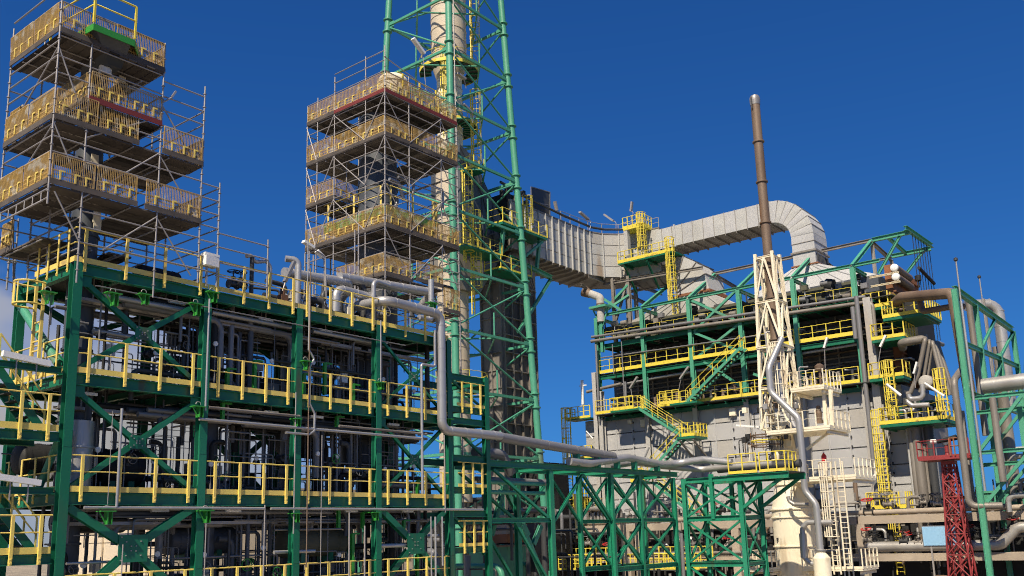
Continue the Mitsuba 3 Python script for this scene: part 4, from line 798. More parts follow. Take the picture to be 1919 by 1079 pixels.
def dented(q, n, t, amp, seed, k=8):                    # sheet metal panel with shallow buckles
    q = [np.asarray(p, float) for p in q]; g = np.linspace(0, 1, k+1); U, W = np.meshgrid(g, g, indexing='ij'); U, W = U.ravel()[:, None], W.ravel()[:, None]
    P = (q[0]*(1-U)+q[1]*U)*(1-W)+(q[3]*(1-U)+q[2]*U)*W
    h = meshkit.fbm(P*1.1+seed*7.3, 2, 5)-.5
    P2 = P+np.asarray(n)*(t+amp*h[:, None]*np.sin(math.pi*U)*np.sin(math.pi*W)*2+amp*.6*np.sin(math.pi*U)*np.sin(math.pi*W))
    idx = np.arange((k+1)**2).reshape(k+1, k+1); a, b, c, d = idx[:-1, :-1].ravel(), idx[1:, :-1].ravel(), idx[1:, 1:].ravel(), idx[:-1, 1:].ravel()
    m = M().add(P2, np.concatenate([np.stack([a, b, c], 1), np.stack([a, c, d], 1)]))
    for i in range(4):
        j = (i+1) % 4; m.add([q[i], q[j], q[j]+np.asarray(n)*t, q[i]+np.asarray(n)*t], [[0, 1, 2], [0, 2, 3]])
    return m
md = thing('flue_gas_duct', 'big grey panelled flue duct curving from the lattice tower to the furnace roof', 'duct')
FR = [(58.6, 46.4), (61.5, 46.4), (64.5, 46.4), (67.5, 46.4), (70.4, 46.3), (71.9, 45.8), (73.1, 44.7), (73.9, 43.2), (74.0, 40.8)]
BK = [(58.6, 50), (61.5, 50), (64.5, 50), (67.5, 50), (72.0, 50), (74.5, 49.2), (76.3, 47.5), (77.4, 45), (77.6, 40.8)]
ZB, ZT = 29.0, 33.2
for i, ((a, b), (c, d)) in enumerate(zip(zip(FR, FR[1:]), zip(BK, BK[1:]))):
    q = [a, b, d, c]; part(md, 'casing', M().hull8([V(*p, ZB) for p in q], [V(*p, ZT) for p in q]), 'm_steel')
    L = math.dist(a, b); face(md, V(*a, ZB), V(*b, ZB), V(*b, ZT), V(*a, ZT), max(1, round(L/(1.0 if i < 4 else 1.6))), 4, 'm_duct', mts=['m_duct', 'm_duct', 'm_panel_warm', 'm_duct'], t=.04, gap=.07)
    a3, b3 = V(*a, 0), V(*b, 0); d3 = unit(b3-a3); n3 = np.cross(d3, Z)
    k = max(1, round(L/(1.0 if i < 4 else 1.6)))
    for j in range(k):
        p = a3+(b3-a3)*(j/k); c3 = V(*c, 0)+(V(*d, 0)-V(*c, 0))*(j/k)
        part(md, 'stiffener', M().bar(p+n3*.1+Z*(ZB-.08), p+n3*.1+Z*(ZT+.05), .08, .2, n3), 'm_duct')
        part(md, 'under_rib', M().bar(p+n3*.05+Z*(ZB-.1), c3+Z*(ZB-.1), .1, .2), 'm_steel')
    part(md, 'top_angle', M().bar(V(*a, ZT+.06), V(*b, ZT+.06), .16, .12), 'm_steel')
guardrail('grey guardrail along the top of the curved flue duct', [V(66.5, 46.7, ZT+.1), V(70.6, 46.5, ZT+.1), V(72.2, 46.0, ZT+.1), V(73.4, 44.9, ZT+.1), V(74.1, 43.4, ZT+.1), V(74.3, 41, ZT+.1)], None, 'm_galv', toe=0, gap=1.5, r=.03)
pipe('dark pipe that follows the top edge of the curved flue duct', [V(60.2, 46.2, 34.0), V(66, 46.2, 33.75), V(70.6, 46.15, 33.7), V(72, 45.6, 33.7), V(73.1, 44.5, 33.7), V(73.9, 42.8, 33.7)], .11, 'm_pipe_dark', 'pipe', 10)
for (hx, hy), (lx, ly), fx, fy, l in (((1044, 394), (1040, 377), 1050, 413, 'first'), ((1103, 411), (1087, 397), 1106, 430, 'second'), ((1150, 414), (1133, 402), 1155, 433, 'third'), ((1183, 396), (1185, 378), 1182, 410, 'fourth')):
    y = 46.3 if fx < 1060 else 46.0 if fx < 1110 else None
    f = on_y(fx, fy, y) if y else on_x(fx, fy, 73.6); q = on_y if y else on_x; w = y or 73.6
    lamp(f'tubular floodlight on the flue duct, {l} of four from the left', q(hx, hy, w), q(lx, ly, w), f, w=.28, h=.16, mt='m_galv', mid=q(hx+5, hy+2, w))
# transition hopper, upright duct and damper
hp = thing('duct_hopper', 'dark grey sloping hopper that joins the flue duct to the chimney', 'duct')
pl = [V(53.0, 46.9, 36.6), V(54.6, 46.9, 36.0), V(58.5, 46.9, 31.0), V(58.5, 46.9, 29.0), V(57.6, 46.9, 27.6), V(52.9, 46.9, 27.6)]
part(hp, 'casing', M().prism(pl, 3.2, (0, 1, 0)), 'm_vessel')
for a, b in ((0, 3), (1, 4), (2, 5)): part(hp, 'stiffener', M().bar(pl[a]-V(0, .05, .2), pl[b]-V(0, .05, -.2), .1, .1, (0, 1, 0)), 'm_vessel')
for x in (54.2, 55.6, 57.0): part(hp, 'stiffener', M().bar(V(x, 46.85, 27.7), V(x, 46.85, 36.2-(max(x-54.4, 0))*1.25), .08, .1, (0, 1, 0)), 'm_vessel')
part(hp, 'throat', M().prism([V(52.6, 47.0, 27.6), V(57.6, 47.0, 27.6), V(55.2, 47.0, 24.5), V(52.7, 47.0, 24.5)], 3.0, (0, 1, 0)), 'm_steel')
dm = thing('damper_drive', 'black damper housing and drive between the hopper and the flue duct', 'machine')
part(dm, 'housing', M().span(V(58.5, 46.6, 29.1), V(59.6, 49.9, 33.9)), 'm_black'); part(dm, 'bellows', M().span(V(59.6, 46.9, 29.6), V(60.3, 49.8, 33.2)).span(V(59.75, 46.7, 29.4), V(59.9, 50, 33.4)).span(V(60.05, 46.7, 29.4), V(60.2, 50, 33.4)), 'm_pipe_dark')
for i in range(7): part(dm, 'actuator', M().box((57.8+.55*i, 46.5-.1*(i % 2), 33.6+.35*(i % 3)), (.3, .35, .5)), rnd.choice(['m_black', 'm_pipe_dark', 'm_steel']))
part(dm, 'shaft', M().tube((57.5, 46.4, 34.5), (61.5, 46.4, 34.2), .12), 'm_pipe_dark')
a, b, c, d = on_y(996, 403, 46.6), on_y(1031, 410, 46.6), on_y(1031, 360, 46.6), on_y(996, 350, 46.6)
root = thing('wind_screen', 'dark rectangular screen standing above the flue duct by the lattice tower', 'screen'); part(root, 'sheet', M().prism([a, b, c, d], .06, (0, 1, 0)), 'm_pipe_dark'); part(root, 'frame', M().bar(a, b, .08).bar(b, c, .08).bar(c, d, .08).bar(d, a, .08).bar((a+d)/2, (b+c)/2, .05), 'm_pipe_grey')
vd = thing('upright_duct', 'tall dark panelled duct rising from the ground into the flue duct behind the lattice tower', 'duct')
x0, x1, ya, yb_ = 57.9, 62.2, 46.95, 49.1
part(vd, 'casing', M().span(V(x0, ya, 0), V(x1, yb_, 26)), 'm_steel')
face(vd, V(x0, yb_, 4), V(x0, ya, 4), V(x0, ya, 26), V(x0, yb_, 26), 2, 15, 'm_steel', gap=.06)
face(vd, V(x0, ya, 4), V(x1, ya, 4), V(x1, ya, 26), V(x0, ya, 26), 4, 15, 'm_painted_shade', gap=.06)  # front face coloured darker than the left one to paint its shade
for x in np.linspace(x0, x1, 5): part(vd, 'stiffener', M().bar(V(x, ya-.16, 4), V(x, ya-.16, 26), .08, .22, (0, 1, 0)), 'm_steel')
for y in np.linspace(ya, yb_, 3): part(vd, 'stiffener', M().bar(V(x0-.14, y, 4), V(x0-.14, y, 26), .08, .2, (1, 0, 0)), 'm_steel')
for z in np.linspace(4, 26, 16): part(vd, 'stiffener', M().bar(V(x0, ya-.13, z), V(x1, ya-.13, z), .2, .08), 'm_steel'); part(vd, 'stiffener', M().bar(V(x0-.1, ya, z), V(x0-.1, yb_, z), .14, .07), 'm_steel')
cen = V(62.6, 0, 25.6); R1, R2 = .3, 4.7; N = 6
arc = lambda R, t: V(cen[0]-R*math.cos(t), 0, cen[2]+R*math.sin(t))
for i in range(N):
    t0, t1 = math.pi/2*i/N, math.pi/2*(i+1)/N
    q = [arc(R1, t0), arc(R2, t0), arc(R2, t1), arc(R1, t1)]
    part(vd, 'elbow_segment', M().prism([p+V(0, ya, 0) for p in q], 2.2, (0, 1, 0)), 'm_steel')
    part(vd, 'elbow_rib', M().bar(arc(R1, t0)+V(0, ya-.04, 0), arc(R2, t0)+V(0, ya-.04, 0), .08, .1, (0, 1, 0)), 'm_steel')
part(vd, 'black_base', M().span(V(60.5, 45.6, 0), V(64.5, 50, 11.2)), 'm_black')
# the high duct over the furnace and its two drops
d2 = thing('overhead_duct', 'long light grey duct high over the furnace with a quarter-round elbow at its right end', 'duct')
xa, xb = 74.0, 77.0; yS, yE, zb2, zt2 = 41.6, 30.0, 31.13, 33.05
part(d2, 'casing', M().span(V(xa, yE, zb2), V(xb, yS+2, zt2)), 'm_steel')
for i in range(11):
    y0_, y1_ = yS+(yE-yS)*i/11-.018, yS+(yE-yS)*(i+1)/11+.018
    part(d2, 'panel', dented([V(xa, y0_, zb2), V(xa, y1_, zb2), V(xa, y1_, zt2), V(xa, y0_, zt2)], V(-1, 0, 0), .035, .05, i), ['m_duct', 'm_panel'][i % 2])
for i in range(12):
    y = yS+(yE-yS)*i/11; part(d2, 'seam', M().bar(V(xa-.035, y, zb2-.06), V(xa-.035, y, zt2+.06), .05, .03, (1, 0, 0)), 'm_steel'); part(d2, 'under_rib', M().bar(V(xa-.05, y, zb2-.08), V(xb, y, zb2-.08), .07, .16), 'm_steel')
for y in (39.2, 30.7): part(d2, 'flange', M().bar(V(xa-.08, y, zb2-.1), V(xa-.08, y, zt2+.1), .16, .14, (1, 0, 0)), 'm_panel')
cy, cz, N = 30.0, 29.45, 7
ar = lambda R, t, x: V(x, cy-R*math.sin(t), cz+R*math.cos(t))
for i in range(N):
    t0, t1 = math.pi/2*i/N+.008, math.pi/2*(i+1)/N-.008
    q = [ar(1.68, t0, xa), ar(3.6, t0, xa), ar(3.6, t1, xa), ar(1.68, t1, xa)]
    part(d2, 'elbow_segment', M().prism(q, 3.0, (1, 0, 0)), rnd.choice(['m_panel', 'm_duct'])); part(d2, 'elbow_panel', dented([q[0], q[1], q[2], q[3]], V(-1, 0, 0), .02, .04, 20+i), ['m_panel', 'm_duct'][i % 2])
    part(d2, 'elbow_seam', M().bar(ar(1.66, t0, xa-.005), ar(3.62, t0, xa-.005), .05, .03, (1, 0, 0)).bar(ar(3.62, t0, xa), ar(3.62, t0, xb), .05, .05, (0, 1, 0)), 'm_steel')
part(d2, 'drop', M().span(V(xa, cy-3.6, 26.8), V(xb, cy-1.68, cz)), 'm_panel'); part(d2, 'flange', M().span(V(xa-.12, cy-3.72, 27.9), V(xb+.12, cy-1.56, 28.05)), 'm_steel'); part(d2, 'drop_seam', M().span(V(xa-.05, cy-3.65, 28.75), V(xb+.05, cy-1.63, 28.8)), 'm_steel')
for i in range(9): part(d2, 'bellows_bolt', M().box((xa+.3+i*.3, cy-3.65, 27.4), (.08, .1, .6)), 'm_pipe_dark')
d3 = thing('duct_drop', 'short faceted duct elbow turning down into the left end of the furnace roof', 'duct')
xa, xb = 73.4, 76.8; cy, cz = 39.6, 26.3
m = M(); nk = [(74.0+1.7*(1-math.cos(t)), 29.6-1.5*math.sin(t)) for t in np.linspace(0, math.pi, 9)]
m.prism([V(x, cy, z) for x, z in nk], 4.4, (0, 1, 0)); part(d3, 'neck', m, 'm_steel')
for i in range(6): part(d3, 'neck_rib', M().path([V(x, cy+.3+i*.75, z-.05) for x, z in nk], .06, 5), 'm_steel')
for i in range(4):
    t0, t1 = math.pi/2*i/4, math.pi/2*(i+1)/4
    q = [ar(.6, t0, xa), ar(3.7, t0, xa), ar(3.7, t1, xa), ar(.6, t1, xa)]
    part(d3, 'elbow_segment', M().prism(q, xb-xa, (1, 0, 0)), ['m_panel_warm', 'm_duct', 'm_panel_warm', 'm_duct'][i])
    part(d3, 'elbow_seam', M().bar(ar(.6, t0, xa-.04), ar(3.75, t0, xa-.04), .06, .1, (1, 0, 0)).bar(ar(3.75, t0, xa), ar(3.75, t0, xb), .06, .08, (0, 1, 0)), 'm_steel')
part(d3, 'collar', M().span(V(xa-.1, cy-3.8, 25.9), V(xb+.1, cy-.5, 26.3)), 'm_orange_rust')
# duct platform with its ladder cages
root = thing('duct_platform', 'green platform with yellow rails under the overhead duct', 'platform'); zq = 30.0
part(root, 'floor', M().span(V(71.9, 38.3, zq-.15), V(73.9, 44.2, zq)), 'm_green')
for y in (39.0, 41.2, 43.6): part(root, 'bracket', M().ibeam((72.0, y, zq-.25), (74.2, y, zq-.25), .2, .22), 'm_green'); part(root, 'strut', M().ibeam((72.1, y, zq-.4), (74.0, y, zq-2.6), .14, .16, (0, 1, 0)), 'm_green')
guardrail('yellow guardrail of the long platform under the overhead duct', [V(71.9, 44.2, zq), V(71.9, 38.3, zq)], None, gap=.75, r=.035, toe=.3)
root = thing('duct_platform', 'little yellow platform on top of the flue duct with a ladder', 'platform'); part(root, 'floor', M().span(V(72.3, 41.6, 33.2), V(74.0, 43.7, 33.35)), 'm_yellow')
guardrail('yellow guardrail of the little platform on top of the flue duct', [V(72.3, 43.7, 33.35), V(72.3, 41.6, 33.35), V(74, 41.6, 33.35)], None, gap=.6, r=.035, toe=.25)
part(root, 'post', M().box((72.6, 43.5, 31.6), (.5, .4, 3.2)), 'm_duct')
caged_ladder('yellow caged ladder from the duct platform up to the top of the flue duct', (72.2, 41.5, zq), 3.3, (-1, 0, 0), cage_from=1.0, hoops=7)
caged_ladder('yellow caged ladder from the furnace roof up to the duct platform', (72.0, 38.6, 24.0), 6.2, (-1, 0, 0), cage_from=1.2, hoops=10)
# bent steelwork that carries the ducts on the furnace roof
ds = thing('duct_support', 'grey steel posts and braces under the flue duct on the furnace roof', 'support')
for px, ya_, yb2, x in ((1149, 530, 612, 72.6), (1178, 525, 600, 72.8), (1190, 520, 620, 74.5)):
    p = on_x(px, ya_, x); part(ds, 'post', M().ibeam(V(x, p[1], 22.3), V(x, p[1], ZB-.05), .3, .3, (1, 0, 0)), 'm_steel')
pA, pB = on_x(1149, 530, 72.6), on_x(1178, 525, 72.8)
part(ds, 'brace', M().ibeam(V(72.6, pA[1], 24.5), V(72.8, pB[1], 28.6), .2, .2, (1, 0, 0)), 'm_steel'); part(ds, 'brace', M().ibeam(V(72.6, pA[1]+2, 25.4), V(72.7, pB[1], 28.0), .22, .22, (1, 0, 0)), 'm_teal')
part(ds, 'brace', M().ibeam(on_x(1135, 582, 72), V(72.6, pB[1]-.1, 27.0), .2, .2, (1, 0, 0)), 'm_teal'); part(ds, 'brace', M().ibeam(on_x(1132, 560, 72), on_x(1170, 585, 72), .2, .2, (1, 0, 0)), 'm_teal')
part(ds, 'beam', M().ibeam(V(72.7, 46.5, 28.6), V(72.7, 36, 28.1), .2, .25), 'm_steel'); part(ds, 'beam', M().ibeam(V(72.7, pB[1], 28.3), V(79.0, pB[1], 28.3), .2, .25), 'm_steel')
part(ds, 'beam', M().ibeam(V(69.8, 46.2, 28.8), V(72.7, 46.2, 28.8), .2, .3), 'm_steel'); part(ds, 'brace', M().ibeam(on_y(1090, 533, 46.2), on_y(1112, 552, 46.2), .22, .22), 'm_steel')
# ================================================================== furnace
FX = 70.0; FYS = [45.66, 40.86, 36.23, 31.65, 27.0, 22.25]
fu = thing('furnace', 'large box furnace with grey panelled walls under a teal steel frame, right of centre', 'furnace')
WX = 70.35; RW = [15.4, 13.98, 12.54, 11.1, 9.65, 8.21, 6.8, 5.4, 4.0]
part(fu, 'casing', M().span(V(WX, 19.75, 3), V(82, 47.6, 15.42)), 'm_steel')
seams = [47.6, 45.9, 44.3, 42.6, 40.86, 39.3, 37.8, 36.23, 34.7, 33.2, 31.65, 30.1, 28.6, 27.0, 25.4, 23.8, 22.25, 21.0, 19.75]
for a, b in zip(seams, seams[1:]):
    for z1, z0 in zip(RW, RW[1:]):
        face(fu, V(WX, a-.02, z0+.03), V(WX, b+.02, z0+.03), V(WX, b+.02, z1-.03), V(WX, a-.02, z1-.03), 1, 1, 'm_panel', t=.05, gap=.02, name='wall_panel', mts=['m_panel', 'm_panel', 'm_panel', 'm_panel', 'm_panel_warm'], wob=.012)
for i, y in enumerate(seams[1:-1]):
    if y in FYS: continue
    part(fu, 'wall_stiffener', M().bar(V(WX-.03, y, 3), V(WX-.03, y, 15.4), .09, .14, (1, 0, 0)), 'm_panel')
    if i % 2 == 0: 
        m = M()
        for z in np.arange(4, 15, .72): m.box((WX-.14, y-.12, z), (.08, .1, .16))
        part(fu, 'wall_clamp', m, 'm_pipe_dark', kind='stuff')
for z in RW[1:-1]: part(fu, 'wall_joint_angle', M().bar(V(WX-.045, 19.8, z), V(WX-.045, 47.5, z), .07, .05), 'm_pipe_dark')
for y in FYS:
    part(fu, 'column', M().ibeam((FX, y, 15.6), (FX, y, 24.7), .34, .36, (1, 0, 0)), 'm_teal')
    part(fu, 'lower_column', M().ibeam((FX, y, 3), (FX, y, 15.6), .42, .42, (1, 0, 0)), 'm_panel_warm')
    part(fu, 'back_column', M().ibeam((76.5, y, 15.4), (76.5, y, 24.8), .34, .36, (1, 0, 0)), 'm_teal')
    part(fu, 'rafter', M().ibeam((FX, y, 24.84), (75.5, y, 28.1), .26, .28), 'm_teal')
    part(fu, 'tie_beam', M().ibeam((FX, y, 24.7), (76.4, y, 24.7), .22, .26), 'm_teal')
    part(fu, 'ridge_post', M().ibeam((75.6, y, 24.8), (75.6, y, 28.0), .24, .24, (1, 0, 0)), 'm_steel')
    part(fu, 'roof_tie', M().ibeam((75.6, y, 28.0), (80.5, y, 27.6), .24, .28), 'm_steel')
    part(fu, 'roof_tie_post', M().ibeam((80.5, y, 24.8), (80.5, y, 27.6), .24, .24, (1, 0, 0)), 'm_steel')
for a, b in zip(FYS, FYS[1:]):
    part(fu, 'eaves_beam', M().ibeam((FX, a-.15, 24.84), (FX, b+.15, 24.84), .24, .26), 'm_teal')
    part(fu, 'ridge_beam', M().ibeam((75.6, a, 28.2), (75.6, b, 28.2), .24, .26), 'm_steel'); part(fu, 'ridge_beam', M().ibeam((80.5, a, 27.8), (80.5, b, 27.8), .2, .22), 'm_steel')
    for z in (19.3, 15.55): part(fu, 'deck_beam', M().ibeam((FX, a-.15, z-.2), (FX, b+.15, z-.2), .22, .34), 'm_green')
    part(fu, 'deck_beam', M().ibeam((FX+.05, a-.15, 21.95), (FX+.05, b+.15, 21.95), .24, .4), 'm_green')
part(fu, 'eaves_beam', M().ibeam((FX, 22.0, 24.84), (FX, 20.2, 24.84), .24, .26), 'm_teal')
# crossed braces in two bays of the frame
for (a, z0), (b, z1) in (((35.9, 21.9), (31.9, 24.7)), ((31.9, 22.1), (35.9, 24.6)), ((35.9, 19.6), (31.9, 21.8)), ((31.9, 19.6), (35.9, 21.8)), ((31.9, 16.6), (35.2, 19.2)), ((27.3, 15.8), (30.9, 17.6))): part(fu, 'brace', M().ibeam(V(FX+.05, a, z0), V(FX+.05, b, z1), .2, .2, (1, 0, 0)), 'm_teal')
# the hoist gantry at the right end
part(fu, 'gantry_beam', M().ibeam((75.6, 22.2, 28.2), (75.6, 19.3, 28.2), .3, .34), 'm_teal'); part(fu, 'gantry_beam', M().ibeam((80.5, 22.2, 27.9), (80.5, 19.0, 27.9), .3, .34), 'm_teal')
part(fu, 'gantry_beam', M().ibeam((75.0, 19.4, 28.45), (81.8, 19.2, 28.45), .3, .34), 'm_teal'); part(fu, 'gantry_beam', M().ibeam((75.6, 21.0, 28.2), (80.5, 21.0, 27.9), .22, .26), 'm_teal')
part(fu, 'gantry_strut', M().ibeam((75.6, 22.0, 25.3), (75.6, 20.0, 28.1), .2, .22), 'm_teal'); part(fu, 'gantry_strut', M().ibeam((80.5, 22.0, 25.3), (80.5, 19.6, 27.8), .2, .22), 'm_teal')
root = thing('chain_hoist', 'black hoist chains hanging from the end of the furnace roof gantry', 'hoist')
for i, (x, z) in enumerate(((76.4, 20), (77.2, 20.5), (78, 22), (78.8, 21), (79.6, 22), (80.4, 20), (81.2, 20.2))): part(root, 'chain', M().tube((x, 19.3, 28.3), (x, 19.3, z), .03, 5), 'm_black')
part(root, 'hook_block', M().lathe((77.0, 19.4, 24.4), [(.001, 0), (.25, .1), (.25, .5), (.001, .6)], 12).box((77.0, 19.4, 24.2), (.2, .1, .5)), 'm_black'); part(root, 'chain_bundle', M().tube((77.2, 19.3, 25.6), (81.0, 19.2, 25.0), .14, 8), 'm_black')
# decks, dark convection section behind, roof
for z, x0, x1 in ((22.15, FX+.1, 75.4), (19.45, FX-.1, 74.2), (15.72, 69.1, 72.5)):
    for a, b in zip(FYS, FYS[1:]): part(fu, 'deck_grating', M().span(V(x0, a-.01, z-.06), V(x1, b+.01, z)), 'm_grating')
    part(fu, 'deck_grating', M().span(V(x0, 22.2, z-.06), V(x1, 19.6, z)), 'm_grating')
for z in (15.6, 19.35, 22.05):
    for y in np.arange(21, 46, 1.52): part(fu, 'deck_bearer', M().ibeam((69.2 if z < 16 else 70.1, y, z-.14), (73.2, y, z-.14), .12, .16), 'm_green')
cv = part(fu, 'convection_casing', M().span(V(73.6, 20.6, 15.4), V(81, 46.4, 22)), 'm_vessel')
rnd.seed(8)
for z in np.arange(16.0, 21.8, .42):
    if abs(z-19.45) < .3: continue
    part(fu, 'tube_header', M().bar(V(73.45, 20.9, z), V(73.45, 46.0, z), .12, .12), rnd.choice(['m_steel', 'm_rust', 'm_pipe_grey', 'm_pipe_dark']))
bn0 = ['first', 'second', 'third', 'fourth', 'fifth']
for y in np.arange(22.0, 46, 1.55): part(fu, 'casing_stiffener', M().bar(V(73.5, y, 15.8), V(73.5, y, 21.9), .14, .2, (1, 0, 0)), 'm_steel')
for i in range(110):
    y, z = rnd.uniform(21, 46), rnd.choice([15.75, 19.5])+rnd.uniform(.2, 1.9); L = rnd.uniform(.5, 3)
    pipe(f'pipe in the shade {"above the lower" if z < 19 else "above the upper"} furnace walkway, {bn0[min(4, sum(y < q for q in FYS[1:5]))]} bay', [V(rnd.uniform(71, 73), y, z), V(rnd.uniform(71.5, 73), y-L, z), V(73, y-L, z+rnd.uniform(-.6, .6))], rnd.uniform(.04, .12), rnd.choice(['m_pipe_dark', 'm_steel', 'm_rust', 'm_pipe_grey', 'm_alu']), 'process_pipe', 7, group='dark pipes in the shade of the furnace decks')
for i in range(22):
    y = 45-i*1.08; k = rnd.random()
    root = thing('burner', 'brown burner fitting standing on the lower furnace walkway', 'burner', 'burner fittings on the lower furnace walkway'); part(root, 'body', M().lathe((71.1, y, 15.75), [(.22, 0), (.22, .5), (.12, .7), (.12, 1.1+.3*k)], 10), rnd.choice(['m_rust', 'm_pipe_dark', 'm_steel'])); part(root, 'elbow', M().path([(71.1, y, 16.6), (71.1, y-.4, 16.6), (71.1, y-.4, 16.2)], .06, 7, .1), rnd.choice(['m_rust', 'm_steel', 'm_pale_yellow']))
# roof hoods and drums
def hood(label, y0, y1, x0, x1, z0, z1, yt0, yt1, xt0, xt1, mt):
    root = thing('roof_hood', label, 'duct'); lo = [V(x0, y0, z0), V(x1, y0, z0), V(x1, y1, z0), V(x0, y1, z0)]; hi = [V(xt0, yt0, z1), V(xt1, yt0, z1), V(xt1, yt1, z1), V(xt0, yt1, z1)]
    part(root, 'skirt', M().span(V(x0, y0, z0-1.3), V(x1, y1, z0)), 'm_vessel'); part(root, 'sloped_hood', M().hull8(lo, hi), mt)
    for t in np.linspace(0, 1, 9)[1:-1]: part(root, 'stiffener', M().bar(V(x0-.03, y0+(y1-y0)*t, z0-1.2), V(x0-.03, y0+(y1-y0)*t, z0), .06, .08, (1, 0, 0)).bar(V(x0-.02, y0+(y1-y0)*t, z0), V(xt0-.02, yt0+(yt1-yt0)*t, z1), .06, .08, (1, 0, 0)), mt)
    part(root, 'top_flange', M().span(V(xt0-.1, yt0-.1, z1), V(xt1+.1, yt1+.1, z1+.12)), 'm_orange_rust')
hood('grey sloped roof hood of the furnace under the right duct elbow', 21.3, 32.2, 73.0, 79.0, 24.6, 26.75, 26.3, 28.4, 74, 77, 'm_panel')
hood('cream sloped roof hood of the furnace under the left duct drop', 33.0, 45.0, 72.9, 79.0, 24.2, 25.9, 35.8, 39.2, 72.8, 76.4, 'm_panel_warm')
rnd.seed(9)
for i, (a, b) in enumerate(zip(FYS, FYS[1:])):
    root = thing('air_duct_trough', f'dark olive rounded trough slung under the furnace roof, {["first", "second", "third", "fourth", "fifth"][i]} bay from the left', 'duct')
    c_, w_, d_ = (a+b)/2, abs(a-b)/2-.15, (1.25, 1.05, 1.2, .95, 1.15)[i]; top = 24.0
    cs = [V(0, c_+w_*math.cos(t), top-d_*math.sin(t)) for t in np.linspace(0, math.pi, 13)]
    part(root, 'curved_shell', M().prism([V(71.2, p[1], p[2]) for p in cs], 2.0, (1, 0, 0)), 'm_olive'); m = M()
    for p, q in zip(cs, cs[1:]): m.bar(p+V(71.15, 0, 0), q+V(71.15, 0, 0), .1, .1)
    part(root, 'rim', m, 'm_pipe_dark'); part(root, 'end_bracket', M().bar(cs[0]+V(71.2, 0, 0), cs[0]+V(71.2, 0, .7), .1, .1), 'm_pipe_dark')
for i in range(46):
    y = rnd.uniform(21.5, 45.5); z = 22.3+rnd.uniform(0, 1.9); mt = rnd.choice(['m_pipe_dark', 'm_steel', 'm_olive', 'm_alu', 'm_pipe_grey', 'm_rust', 'm_black']); x = rnd.uniform(70.4, 72.6)
    root = thing('burner_fitting', f'{dict(m_pipe_dark="dark", m_steel="brownish", m_olive="olive", m_alu="silvery", m_pipe_grey="grey", m_rust="rusty", m_black="black")[mt]} {"boxy" if i % 3 else "round"} fitting above the twin pipes under the furnace eaves', 'equipment', 'fittings under the furnace eaves'); part(root, 'body', M().box((x, y, z), (.4, .5, .4)) if i % 3 else M().tube((x, y-.3, z), (x, y+.3, z), .22), mt); part(root, 'pipe_stub', M().path([(x, y, z), (x, y, z-.7), (x, y-.5, z-.7)], .05, 7, .1), rnd.choice(['m_alu', 'm_pipe_dark', 'm_steel']))
for py, l in ((39, 'left'), (28.4, 'right')): root = thing('fan_housing', f'black round fan drive under the furnace eaves, {l} of two', 'machine'); part(root, 'housing', M().lathe((70.9, py-2.6 if l == 'left' else py-4.0, 23.9), [(.001, -.35), (.5, -.3), (.5, .3), (.001, .35)], 16, (0, 1, .3)), 'm_black'); part(root, 'mount', M().box((71.1, py-2.6 if l == 'left' else py-4.0, 23.2), (.6, .6, .5)), 'm_pipe_dark')
# pipes along the front
pipe('upper of two long grey pipes along the furnace front under the eaves', [V(69.6, 46.0, 22.93), V(69.6, 21.4, 22.2)], .12, 'm_pipe_grey', 'pipe', 12)
pipe('lower of two long grey pipes along the furnace front, bending down at right', [V(69.65, 46.1, 22.55), V(69.65, 20.95, 21.75), V(69.65, 20.95, 19.0)], .15, 'm_steel', 'pipe', 12, .5)
pipe('thin pipe on the furnace front below the twin pipes', [V(69.7, 45.2, 20.9), V(69.7, 27.5, 20.55)], .06, 'm_pipe_grey', 'pipe', 8)
pipe('long grey pipe between the two furnace walkways, left part', [V(69.75, 46.9, 18.0), V(69.75, 43.2, 18.3)], .14, 'm_steel', 'pipe', 12)
pipe('long grey pipe between the two furnace walkways', [V(70.4, 46.3, 18.2), V(70.4, 40, 18.5), V(70.4, 22.6, 18.85)], .12, 'm_alu', 'pipe', 12)
for px, y0_, y1_, r, l in ((1605, 555, 940, .17, 'tall grey downpipe in front of the right furnace column, running to the ground'), (1598, 575, 635, .17, 'short grey capped pipe beside the tall downpipe'), (1117, 645, 790, .10, 'brown-grey pipe at the left end of the furnace frame'), (1165, 640, 750, .05, 'thin pipe left of the second furnace column'), (1148, 645, 700, .05, 'thin pipe beside the left furnace column'), (1172, 715, 760, .1, 'thick short pipe on the lower walkway at the left')):
    p, q = on_x(px, y0_, 69.3), on_x(px+(y1_-y0_)*.075, y1_, 69.3); q[1] = p[1]; pipe(l, [p, q], r, 'm_pipe_grey', 'riser', 12)
for px, y0_, y1_, l in ((1627, 560, 965, 'grey box column right of the last teal furnace column'), (1117, 700, 850, 'grey-brown post at the left end of the furnace, outer of two'), (1128, 735, 850, 'grey-brown post at the left end of the furnace, inner of two')):
    p, q = on_x(px, y0_, 69.9), on_x(px, y1_, 69.9); root = thing('grey_post', l, 'post'); part(root, 'post', M().ibeam(V(69.75, p[1], 3), V(69.75, p[1], p[2]), .55 if px > 1600 else .4, .5, (1, 0, 0)), 'm_panel_warm'); part(root, 'cap', M().box((69.75, p[1], p[2]+.03), (.5, .5, .06)), 'm_panel_warm')
